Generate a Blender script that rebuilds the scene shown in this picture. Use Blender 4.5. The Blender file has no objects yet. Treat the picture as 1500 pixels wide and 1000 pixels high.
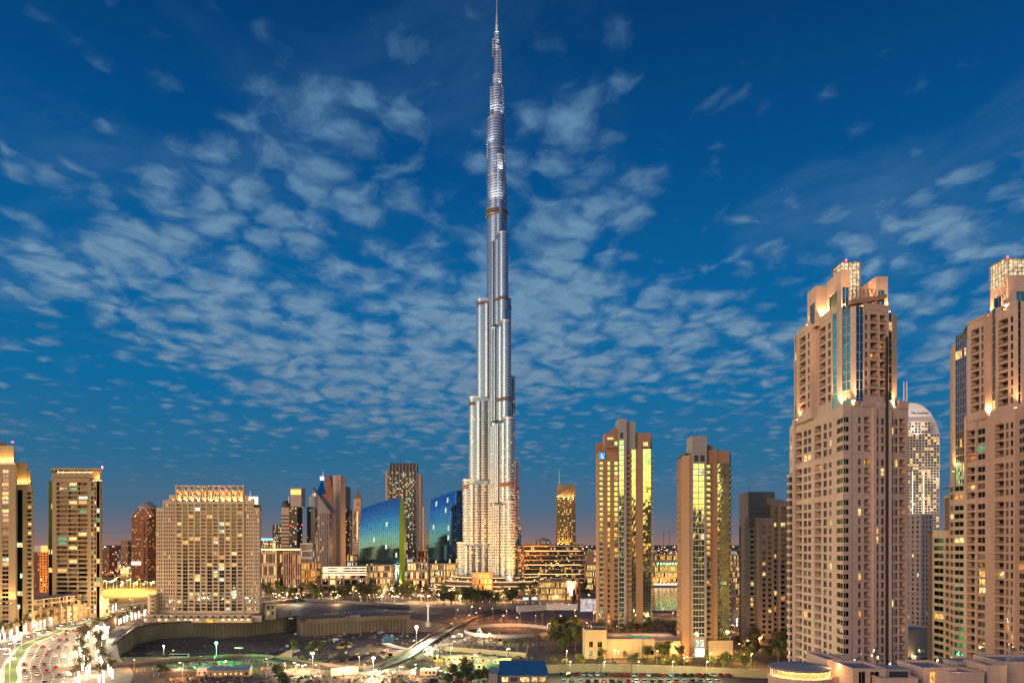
import bpy, math, random
from mathutils import Vector
random.seed(7)
R = math.radians
S = bpy.context.scene
COL = S.collection
# ---------------------------------------------------------------- camera, sky, sun, exposure
F, HC, HOR = 1050.0, 66.0, 797.0          # focal length in photo pixels, eye height, horizon row
cd = bpy.data.cameras.new('camera'); cam = bpy.data.objects.new('camera', cd); COL.objects.link(cam)
cam.location = (0, 0, HC); cam.rotation_euler = (R(90), 0, 0)
cd.sensor_width = 36; cd.lens = 36*F/1500; cd.shift_y = (HOR-500)/1500
cd.clip_start = 1; cd.clip_end = 60000
S.camera = cam
S.view_settings.view_transform = 'Standard'; S.view_settings.look = 'None'
S.view_settings.exposure = 0.0; S.view_settings.gamma = 1
S.cycles.use_denoising = True
S.cycles.sample_clamp_indirect = 2.5
S.cycles.sample_clamp_direct = 0
S.cycles.max_bounces = 4; S.cycles.diffuse_bounces = 2; S.cycles.glossy_bounces = 3
S.cycles.transmission_bounces = 2; S.cycles.volume_bounces = 0
S.cycles.caustics_reflective = False; S.cycles.caustics_refractive = False
S.cycles.use_light_tree = True

GLOW_AZ = (-0.68, -0.73)                     # where the sun has set: behind the camera, to its left
def make_world():
    w = bpy.data.worlds.new('World'); S.world = w; w.use_nodes = True
    N = w.node_tree.nodes; Lk = w.node_tree.links; N.clear()
    def n(t, **k):
        x = N.new(t)
        for a, v in k.items(): setattr(x, a, v)
        return x
    def math_(op, a, b=None, c=None, clamp=False):
        m = n('ShaderNodeMath', operation=op, use_clamp=clamp)
        for i, v in enumerate((a, b, c)):
            if v is None: continue
            if isinstance(v, (int, float)): m.inputs[i].default_value = v
            else: Lk.new(v, m.inputs[i])
        return m.outputs[0]
    def ramp(fac, stops, interp='LINEAR'):
        r = n('ShaderNodeValToRGB'); r.color_ramp.interpolation = interp
        e = r.color_ramp.elements
        while len(e) < len(stops): e.new(.5)
        for i, (p, c) in enumerate(stops):
            e[i].position = p; e[i].color = (c[0], c[1], c[2], 1) if isinstance(c, tuple) else (c, c, c, 1)
        Lk.new(fac, r.inputs[0]); return r.outputs[0]
    def mapr(v, a, b, c=0., d=1., smooth=True):
        m = n('ShaderNodeMapRange', interpolation_type='SMOOTHSTEP' if smooth else 'LINEAR')
        Lk.new(v, m.inputs[0])
        for i, q in enumerate((a, b, c, d)): m.inputs[i+1].default_value = q
        return m.outputs[0]
    def mix(f, a, b, t='MIX'):
        m = n('ShaderNodeMix', data_type='RGBA', blend_type=t)
        if isinstance(f, (int, float)): m.inputs[0].default_value = f
        else: Lk.new(f, m.inputs[0])
        for i, v in ((6, a), (7, b)):
            if isinstance(v, tuple): m.inputs[i].default_value = (*v, 1)
            else: Lk.new(v, m.inputs[i])
        return m.outputs[2]
    tc = n('ShaderNodeTexCoord').outputs['Generated']
    sep = n('ShaderNodeSeparateXYZ'); Lk.new(tc, sep.inputs[0])
    x, y, z = sep.outputs
    zc = math_('MAXIMUM', z, 0.0)
    # blue hour away from the set sun (east), by sine of elevation
    east = ramp(zc, [(0, (.230, .135, .115)), (.016, (.135, .122, .150)), (.05, (.058, .116, .185)), (.11, (.018, .115, .225)),
                     (.20, (.003, .110, .265)), (.33, (.001, .090, .255)), (.47, (.0005, .056, .190)), (.62, (.0003, .030, .115)), (1, (.0003, .018, .07))])
    west = ramp(zc, [(0, (1.0, .40, .13)), (.03, (1.0, .55, .18)), (.07, (1.0, .74, .26)), (.13, (.66, .72, .38)),
                     (.20, (.32, .52, .46)), (.32, (.08, .24, .40)), (.50, (.012, .08, .26)), (1, (.001, .02, .10))])
    hl = math_('SQRT', math_('ADD', math_('MULTIPLY', x, x), math_('MULTIPLY', y, y)))
    dot = math_('DIVIDE', math_('ADD', math_('MULTIPLY', x, GLOW_AZ[0]), math_('MULTIPLY', y, GLOW_AZ[1])), math_('MAXIMUM', hl, .02))
    wf = mapr(dot, -.15, .80)
    westb = mix(1.0, west, (GLOWS, GLOWS, GLOWS), 'MULTIPLY')
    sky = mix(wf, east, westb)
    # darker towards the left of the view, lighter patch at mid right
    # altocumulus: a flat layer seen in perspective
    den = math_('ADD', z, 0.11)
    cx = math_('DIVIDE', x, math_('MAXIMUM', den, .02)); cy = math_('DIVIDE', y, math_('MAXIMUM', den, .02))
    comb = n('ShaderNodeCombineXYZ'); Lk.new(cx, comb.inputs[0]); Lk.new(cy, comb.inputs[1])
    mp = n('ShaderNodeMapping'); Lk.new(comb.outputs[0], mp.inputs[0]); mp.inputs['Location'].default_value = CLOUD_OFF
    mp.inputs['Rotation'].default_value = (0, 0, R(12)); mp.inputs['Scale'].default_value = (1.0, .86, 1)
    def noise(sc, det, rough, dist=0., vec=None):
        q = n('ShaderNodeTexNoise', noise_dimensions='3D'); Lk.new(vec or mp.outputs[0], q.inputs['Vector'])
        q.inputs['Scale'].default_value = sc; q.inputs['Detail'].default_value = det
        q.inputs['Roughness'].default_value = rough; q.inputs['Distortion'].default_value = dist
        return q.outputs[0]
    warpn = n('ShaderNodeTexNoise'); Lk.new(mp.outputs[0], warpn.inputs['Vector']); warpn.inputs['Scale'].default_value = 6.0; warpn.inputs['Detail'].default_value = 3
    wv = n('ShaderNodeVectorMath', operation='SCALE'); Lk.new(warpn.outputs['Color'], wv.inputs[0]); wv.inputs['Scale'].default_value = .15
    wadd = n('ShaderNodeVectorMath', operation='ADD'); Lk.new(mp.outputs[0], wadd.inputs[0]); Lk.new(wv.outputs[0], wadd.inputs[1])
    vor = n('ShaderNodeTexVoronoi', feature='SMOOTH_F1'); Lk.new(wadd.outputs[0], vor.inputs['Vector']); vor.inputs['Scale'].default_value = 10.5; vor.inputs['Smoothness'].default_value = .35; vor.inputs['Randomness'].default_value = 1
    cell = math_('SUBTRACT', 1.0, math_('MULTIPLY', vor.outputs['Distance'], 1.25))
    puffs = noise(15.0, 5, .58, .1, wadd.outputs[0])
    wisps = noise(2.0, 6, .62, .5)
    cover = noise(0.75, 2, .5, .3)
    px = math_('DIVIDE', x, math_('MAXIMUM', y, .05))
    pz = math_('DIVIDE', z, math_('MAXIMUM', y, .05))
    def blob(cx_, cz_, sx, sz, amp):
        a = math_('DIVIDE', math_('SUBTRACT', px, cx_), sx); b = math_('DIVIDE', math_('SUBTRACT', pz, cz_), sz)
        r2 = math_('ADD', math_('MULTIPLY', a, a), math_('MULTIPLY', b, b))
        return math_('MULTIPLY', math_('EXPONENT', math_('MULTIPLY', r2, -1.0)), amp)
    fld = math_('ADD', blob(-.12, .31, .62, .22, .37), blob(-.58, .44, .22, .12, .12))
    fld = math_('ADD', fld, blob(.12, .52, .13, .15, .24))
    fld = math_('ADD', fld, blob(.50, .24, .42, .11, .21))
    fld = math_('ADD', fld, blob(.66, .42, .15, .14, .20))
    fld = math_('ADD', fld, blob(-.24, .60, .20, .12, .24))
    fld = math_('ADD', fld, math_('MULTIPLY', math_('SUBTRACT', cover, .5), .60))
    fld = math_('ADD', fld, math_('MULTIPLY', math_('SUBTRACT', wisps, .5), .42))
    d = math_('ADD', math_('ADD', math_('MULTIPLY', puffs, .55), math_('MULTIPLY', cell, .42)), fld)
    cl = mapr(d, .585, 1.0)
    cl = math_('MULTIPLY', cl, mapr(z, .045, .13))
    high = math_('MULTIPLY', mapr(math_('ADD', wisps, math_('MULTIPLY', cover, .5)), .72, 1.0), .22)
    cl = math_('MAXIMUM', cl, math_('MULTIPLY', high, mapr(z, .09, .22)), clamp=True)
    ccol = ramp(zc, [(0, (.26, .22, .26)), (.14, (.140, .190, .255)), (.30, (.150, .250, .345)), (.5, (.10, .205, .32)), (.65, (.03, .11, .22)), (1, (.03, .08, .2))])
    shade_ = math_('ADD', .62, math_('MULTIPLY', puffs, .85)); sv = n('ShaderNodeVectorMath', operation='SCALE'); Lk.new(ccol, sv.inputs[0]); Lk.new(shade_, sv.inputs['Scale'])
    skyc = mix(math_('MULTIPLY', cl, .76), sky, sv.outputs[0])
    # thin veil
    bg = n('ShaderNodeBackground'); Lk.new(skyc, bg.inputs[0]); bg.inputs[1].default_value = SKY_K
    st = n('ShaderNodeTexSky', sky_type='NISHITA', sun_disc=False)
    st.sun_elevation = R(4); st.sun_rotation = math.atan2(GLOW_AZ[0], GLOW_AZ[1]); st.air_density = 1.6; st.ozone_density = 4
    bg2 = n('ShaderNodeBackground'); Lk.new(st.outputs[0], bg2.inputs[0]); bg2.inputs[1].default_value = 0.004
    ad = n('ShaderNodeAddShader'); Lk.new(bg.outputs[0], ad.inputs[0]); Lk.new(bg2.outputs[0], ad.inputs[1])
    out = n('ShaderNodeOutputWorld'); Lk.new(ad.outputs[0], out.inputs[0])
GLOWS, SKY_K, CLOUD_OFF = 1.7, 1.25, (3.1, 1.7, 0)
make_world()
sd = bpy.data.lights.new('sun', 'SUN'); sun = bpy.data.objects.new('sun', sd); COL.objects.link(sun)
sd.energy = 1.35; sd.angle = R(25); sd.color = (1.0, .62, .42)
sun.rotation_euler = Vector((-GLOW_AZ[0], -GLOW_AZ[1], -math.tan(R(11)))).to_track_quat('-Z', 'Y').to_euler()

# ---------------------------------------------------------------- materials
MATS = {}
def mat(name, col=(.5, .5, .5), rough=.7, metal=0., emit=None, es=0., sample=False, spec=.5, build=None):
    if name in MATS: return MATS[name]
    m = bpy.data.materials.new(name); m.use_nodes = True; MATS[name] = m
    p = m.node_tree.nodes['Principled BSDF']
    p.inputs['Base Color'].default_value = (*col, 1); p.inputs['Roughness'].default_value = rough
    p.inputs['Metallic'].default_value = metal; p.inputs['Specular IOR Level'].default_value = spec
    if emit:
        p.inputs['Emission Color'].default_value = (*emit, 1); p.inputs['Emission Strength'].default_value = es
    if emit: m.cycles.emission_sampling = 'AUTO' if sample else 'NONE'
    if build: build(m.node_tree, p)
    return m
def nn(t, ty, **k):
    x = t.nodes.new(ty)
    for a, v in k.items():
        if a.startswith('i_'):
            x.inputs[a[2:].replace('_', ' ')].default_value = v
        else: setattr(x, a, v)
    return x
def mottled(name, col, var=.22, scale=.12, rough=.8, joints=None, streak=True, fine=1.6, bump=.0):
    """wall or ground colour with broad stains, fine grain and optional panel joints, in world metres"""
    def build(t, p):
        g = nn(t, 'ShaderNodeNewGeometry'); L = t.links.new
        mp = nn(t, 'ShaderNodeMapping'); L(g.outputs['Position'], mp.inputs[0])
        mp.inputs['Scale'].default_value = (1, 1, .35 if streak else 1)
        a = nn(t, 'ShaderNodeTexNoise', i_Scale=scale, i_Detail=5.0, i_Roughness=.6); L(mp.outputs[0], a.inputs['Vector'])
        b = nn(t, 'ShaderNodeTexNoise', i_Scale=fine, i_Detail=3.0, i_Roughness=.6); L(mp.outputs[0], b.inputs['Vector'])
        s = nn(t, 'ShaderNodeMath', operation='ADD'); L(a.outputs[0], s.inputs[0]); 
        s2 = nn(t, 'ShaderNodeMath', operation='MULTIPLY'); L(b.outputs[0], s2.inputs[0]); s2.inputs[1].default_value = .5
        L(s2.outputs[0], s.inputs[1])
        mr = nn(t, 'ShaderNodeMapRange'); L(s.outputs[0], mr.inputs[0])
        for i, v in enumerate((.45, 1.05, 1-var, 1+var)): mr.inputs[i+1].default_value = v
        fac = mr.outputs[0]
        if joints:
            sp = nn(t, 'ShaderNodeSeparateXYZ'); L(g.outputs['Position'], sp.inputs[0])
            for ax, per in ((2, joints), (0, joints*1.27), (1, joints*1.27)):
                d = nn(t, 'ShaderNodeMath', operation='FRACT'); q = nn(t, 'ShaderNodeMath', operation='DIVIDE')
                L(sp.outputs[ax], q.inputs[0]); q.inputs[1].default_value = per; L(q.outputs[0], d.inputs[0])
                c = nn(t, 'ShaderNodeMath', operation='LESS_THAN'); L(d.outputs[0], c.inputs[0]); c.inputs[1].default_value = .10/per
                e = nn(t, 'ShaderNodeMath', operation='MULTIPLY_ADD'); L(c.outputs[0], e.inputs[0]); e.inputs[1].default_value = -.30; e.inputs[2].default_value = 1
                f = nn(t, 'ShaderNodeMath', operation='MULTIPLY'); L(fac, f.inputs[0]); L(e.outputs[0], f.inputs[1]); fac = f.outputs[0]
        vm = nn(t, 'ShaderNodeVectorMath', operation='SCALE'); vm.inputs[0].default_value = col; L(fac, vm.inputs['Scale'])
        L(vm.outputs[0], p.inputs['Base Color'])
        if bump:
            bp = nn(t, 'ShaderNodeBump', i_Strength=bump, i_Distance=.6); L(a.outputs[0], bp.inputs['Height']); L(bp.outputs[0], p.inputs['Normal'])
    return mat(name, col, rough, build=build)
def glassmat(name, tint, rough=.05, metal=1.0, var=.25):
    def build(t, p):
        L = t.links.new
        g = nn(t, 'ShaderNodeNewGeometry')
        a = nn(t, 'ShaderNodeTexNoise', i_Scale=.28, i_Detail=2.0); L(g.outputs['Position'], a.inputs['Vector'])
        mr = nn(t, 'ShaderNodeMapRange'); L(a.outputs[0], mr.inputs[0])
        for i, v in enumerate((.3, .7, 1-var, 1+var)): mr.inputs[i+1].default_value = v
        vm = nn(t, 'ShaderNodeVectorMath', operation='SCALE'); vm.inputs[0].default_value = tint; L(mr.outputs[0], vm.inputs['Scale'])
        L(vm.outputs[0], p.inputs['Base Color'])
    return mat(name, tint, rough, metal, build=build)
def litmat(name, col, es, dark=(.1, .08, .05), scale=.9):
    """a lit room behind a pane: uneven light with curtains and furniture masking part of it"""
    def build(t, p):
        L = t.links.new
        g = nn(t, 'ShaderNodeNewGeometry')
        a = nn(t, 'ShaderNodeTexNoise', i_Scale=scale, i_Detail=2.0, i_Roughness=.6); L(g.outputs['Position'], a.inputs['Vector'])
        mr = nn(t, 'ShaderNodeMapRange'); L(a.outputs[0], mr.inputs[0])
        for i, v in enumerate((.36, .64, es*.25, es*1.4)): mr.inputs[i+1].default_value = v
        L(mr.outputs[0], p.inputs['Emission Strength'])
    return mat(name, dark, .25, 0, emit=col, es=es, build=build)

M_STONE = mottled('pinkish limestone', (.62, .425, .320), .24, .06, .82, joints=3.3)
M_STONEB = mottled('buff limestone', (.56, .385, .265), .20, .06, .82, joints=3.2)
M_TERRA = mottled('terracotta render', (.36, .195, .115), .16, .05, .8)
M_GREYP = mottled('grey metal panels', (.34, .29, .28), .10, .08, .5, joints=3.0)
M_CREAM = mottled('cream render', (.50, .36, .235), .14, .07, .8)
M_BUFF = mottled('yellow buff render', (.42, .285, .150), .14, .07, .8)
M_BRICK = mottled('red brown cladding', (.28, .12, .075), .2, .1, .8)
M_MID = mottled('greyish brown render', (.30, .21, .165), .16, .07, .8)
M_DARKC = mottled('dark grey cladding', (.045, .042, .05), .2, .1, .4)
M_WHITE = mottled('white render', (.66, .62, .58), .1, .07, .7)
M_CONC = mottled('bare concrete', (.19, .13, .095), .38, .05, .9, bump=.3)
M_CONCL = mottled('pale concrete', (.40, .35, .30), .2, .06, .85)
M_ROOF = mottled('flat roof felt', (.32, .29, .27), .25, .1, .9, streak=False)
M_SAND = mottled('compacted sand', (.120, .080, .058), .85, .028, .95, streak=False, fine=.28, bump=1.0)
M_CITY = mottled('dusky city ground', (.070, .048, .036), .6, .006, .95, streak=False, fine=.05)
M_ASPH = mottled('asphalt', (.085, .075, .070), .3, .05, .75, streak=False)
M_PAVE = mottled('pale paving', (.36, .30, .25), .25, .09, .8, streak=False)
M_GRASS = mottled('lawn', (.045, .095, .012), .4, .15, .95, streak=False)
M_DKMET = mat('dark metal', (.03, .03, .035), .4, .8)
M_GALV = mat('galvanised steel', (.45, .45, .46), .35, .9)
M_WPAINT = mat('white paint', (.75, .74, .72), .5)
M_RAIL = mat('balcony rail', (.33, .21, .15), .5)
M_BLUEROOF = mottled('blue sheet roofing', (.035, .15, .30), .25, .2, .45, streak=False)
M_TYRE = mat('tyre rubber', (.015, .015, .015), .9)
G_DARK = glassmat('dark window glass', (.055, .045, .042), .08)
G_TEAL = glassmat('teal glass', (.12, .27, .29), .06)
G_GREEN = glassmat('green tinted glass', (.012, .050, .040), .10)
G_GOLD = glassmat('bronze green mirror glass', (.64, .76, .42), .03, var=.30)
G_BLUE = glassmat('blue mirror glass', (.14, .30, .46), .05, var=.15)
G_BLACK = glassmat('black glass', (.05, .055, .07), .07)
LW = litmat('warm lit room', (1, .52, .14), 1.2)
LY = litmat('yellow lit room', (1, .68, .24), 1.45)
LC = litmat('cool lit room', (.75, .95, .80), 1.2)
LG = litmat('green lit room', (.10, .80, .40), .5)
LO = litmat('orange lit room', (1, .36, .07), .9)
LGOLD = litmat('golden lit hall', (1, .52, .10), .95, scale=.35)
E_WHITE = mat('white string lights', (.8, .8, .8), .5, emit=(1, .86, .66), es=4.5)
E_LAMP = mat('warm lamp glass', (.8, .8, .8), .5, emit=(1, .62, .28), es=12)
E_LAMPW = mat('white lamp glass', (.8, .8, .8), .5, emit=(1, .92, .78), es=30)
E_GREEN = mat('green lamp glass', (.2, .8, .4), .5, emit=(.10, 1, .38), es=30)
E_RED = mat('red beacon glass', (.8, .1, .1), .5, emit=(1, .06, .10), es=8)
E_PINK = mat('pink beacon glass', (.8, .1, .3), .5, emit=(1, .10, .38), es=12)
E_LINE = mat('warm strip light', (.8, .7, .5), .5, emit=(1, .62, .24), es=2.2)
E_LINEW = mat('white strip light', (.8, .7, .5), .5, emit=(1, .82, .55), es=1.6)
E_BLUE = mat('blue strip light', (.2, .5, .8), .5, emit=(.10, .55, 1), es=1.5)
E_HEAD = mat('headlight glass', (.8, .8, .8), .3, emit=(1, .90, .72), es=14)
E_TAIL = mat('tail light glass', (.5, .02, .02), .3, emit=(1, .06, .03), es=4)
M_CURT = mat('drawn curtain behind glass', (.12, .085, .065), .35)
G_MID = glassmat('half reflecting window glass', (.13, .12, .12), .08)
def win(pl=.08, base=None, kinds=None):
    """pick a pane material: mostly unlit glass, some rooms lit"""
    if random.random() < pl: return random.choice(kinds or (LW, LW, LY, LY, LC, LO))
    if base is None:
        r_ = random.random()
        if r_ < .16: return M_CURT
        if r_ < .32: return G_MID
    return base or G_DARK

# ---------------------------------------------------------------- mesh helpers
def PX(px, Y): return (px-750)*Y/F
def PZ(py, Y): return HC+(HOR-py)*Y/F
def P(px, Y): return (PX(px, Y), Y)
def G(px, py, z=0.):
    Y = F*(HC-z)/(py-HOR); return (PX(px, Y), Y)
class MB:
    def __init__(s): s.v = []; s.f = []; s.m = []
    def add(s, vs, fs, m):
        k = len(s.v); s.v += [tuple(q) for q in vs]
        for f in fs: s.f.append(tuple(i+k for i in f)); s.m.append(m)
    def quad(s, a, b, c, d, m): s.add((a, b, c, d), ((0, 1, 2, 3),), m)
    def box(s, x0, x1, y0, y1, z0, z1, m, bottom=True):
        vs = [(x0, y0, z0), (x1, y0, z0), (x1, y1, z0), (x0, y1, z0), (x0, y0, z1), (x1, y0, z1), (x1, y1, z1), (x0, y1, z1)]
        fs = [(4, 5, 6, 7), (0, 1, 5, 4), (1, 2, 6, 5), (2, 3, 7, 6), (3, 0, 4, 7)]
        if bottom: fs.append((3, 2, 1, 0))
        s.add(vs, fs, m)
    def wbox(s, A, B, t0, t1, z0, z1, m):
        """box on the line A->B (xy), from offset t0 to t1 along the outward normal (right of A->B)"""
        dx, dy = B[0]-A[0], B[1]-A[1]; L = math.hypot(dx, dy) or 1; nx, ny = dy/L, -dx/L
        q = [(A[0]+nx*t0, A[1]+ny*t0), (A[0]+nx*t1, A[1]+ny*t1), (B[0]+nx*t1, B[1]+ny*t1), (B[0]+nx*t0, B[1]+ny*t0)]
        s.prism(q, z0, z1, m, True)
    def prism(s, poly, z0, z1, m, bottom=False, top=True, mtop=None):
        n = len(poly)
        z0s = z0 if isinstance(z0, (list, tuple)) else [z0]*n
        z1s = z1 if isinstance(z1, (list, tuple)) else [z1]*n
        vs = [(p[0], p[1], a) for p, a in zip(poly, z0s)]+[(p[0], p[1], a) for p, a in zip(poly, z1s)]
        s.add(vs, [(i, (i+1) % n, (i+1) % n+n, i+n) for i in range(n)], m)
        if top: s.add(vs[n:], [tuple(range(n))], mtop or m)
        if bottom: s.add(vs[:n], [tuple(range(n))[::-1]], m)
    def lathe(s, c, prof, n, m):
        vs = []
        for r, z in prof:
            for i in range(n):
                a = 2*math.pi*i/n; vs.append((c[0]+r*math.cos(a), c[1]+r*math.sin(a), c[2]+z))
        fs = []
        for k in range(len(prof)-1):
            for i in range(n):
                j = (i+1) % n; fs.append((k*n+i, k*n+j, (k+1)*n+j, (k+1)*n+i))
        fs.append(tuple(range(n))[::-1]); fs.append(tuple(range((len(prof)-1)*n, len(prof)*n)))
        s.add(vs, fs, m)
    def tube(s, a, b, r0, r1, m, n=6):
        a, b = Vector(a), Vector(b); d = (b-a).normalized()
        u = d.orthogonal().normalized(); w = d.cross(u)
        vs = [a+(u*math.cos(2*math.pi*i/n)+w*math.sin(2*math.pi*i/n))*r0 for i in range(n)]
        vs += [b+(u*math.cos(2*math.pi*i/n)+w*math.sin(2*math.pi*i/n))*r1 for i in range(n)]
        s.add(vs, [(i, (i+1) % n, (i+1) % n+n, i+n) for i in range(n)]+[tuple(range(n))[::-1], tuple(range(n, 2*n))], m)
    def mesh(s, name, off=(0, 0, 0)):
        me = bpy.data.meshes.new(name)
        me.from_pydata([(v[0]-off[0], v[1]-off[1], v[2]-off[2]) for v in s.v], [], s.f)
        ms = []
        idx = []
        for m in s.m:
            if m not in ms: ms.append(m)
            idx.append(ms.index(m))
        for m in ms: me.materials.append(m)
        me.polygons.foreach_set('material_index', idx); me.update()
        return me
def link(name, me, parent=None, loc=None):
    o = bpy.data.objects.new(name, me); COL.objects.link(o)
    if parent: o.parent = parent
    if loc: o.location = loc
    return o
def props(o, label=None, cat=None, group=None, kind=None):
    if label: o['label'] = label
    if cat: o['category'] = cat
    if group: o['group'] = group
    if kind: o['kind'] = kind
    return o
def thing(name, label, cat, loc, group=None, rz=0):
    o = link(name, None, None, loc); o.rotation_euler = (0, 0, rz); return props(o, label, cat, group)
def single(name, mb, label, cat, group=None, off=None):
    off = off or mb.v[0]; return props(link(name, mb.mesh(name, off), None, off), label, cat, group)
def struct(name, mb): return props(link(name, mb.mesh(name)), kind='structure')
def stuff(name, mb, label, cat): return props(link(name, mb.mesh(name)), label, cat, kind='stuff')
def lamp(loc, e, col=(1, .6, .28), r=.5, parent=None, spot=None, ang=70, name='lamp_light', blend=.8):
    d = bpy.data.lights.new(name, 'SPOT' if spot else 'POINT'); d.energy = e; d.color = col; d.shadow_soft_size = r
    o = bpy.data.objects.new(name, d); COL.objects.link(o)
    if spot:
        d.spot_size = R(ang); d.spot_blend = blend
        o.rotation_euler = Vector(spot).to_track_quat('-Z', 'Y').to_euler()
    if parent:
        o.parent = parent; o.location = (loc[0]-parent.location.x, loc[1]-parent.location.y, loc[2]-parent.location.z)
    else: o.location = loc
    return o

def pbox(mb, pa, pb, Ya, Yb, z0, z1, m, lean=1.5):
    """box whose side walls run nearly along the line of sight"""
    mb.prism([P(pa, Ya), P(pb, Ya), P(pb+lean, Yb), P(pa+lean, Yb)], z0, z1, m)
class Bd:
    """one building: an empty, its wall mesh and its windows, balconies and fittings"""
    def __init__(s, name, label, cat, loc, group=None):
        s.root = thing(name, label, cat, (loc[0], loc[1], loc[2] if len(loc) > 2 else 0), group)
        s.off = tuple(s.root.location); s.wall = MB(); s.items = {}; s.wallname = 'wall'
    def item(s, kind, mb, size=None):
        if size is None:
            xs = [v[0] for v in mb.v]; ys = [v[1] for v in mb.v]; zs = [v[2] for v in mb.v]
            size = (max(zs)-min(zs))*math.hypot(max(xs)-min(xs), max(ys)-min(ys))/(sum(ys)/len(ys))**2
        s.items.setdefault(kind, []).append((size, mb))
    def finish(s, cap=100):
        if s.wall.v: link(s.wallname, s.wall.mesh(s.wallname, s.off), s.root)
        for k, l in s.items.items():
            l.sort(key=lambda q: -q[0])
            for _, mb in l[:cap]: link(k, mb.mesh(k, s.off), s.root)
            if len(l) > cap:
                r = MB()
                for _, mb in l[cap:]:
                    kk = len(r.v); r.v += mb.v; r.m += mb.m; r.f += [tuple(i+kk for i in f) for f in mb.f]
                o = link(k, r.mesh(k, s.off), s.root); o['kind'] = 'stuff'
        return s.root

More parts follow.
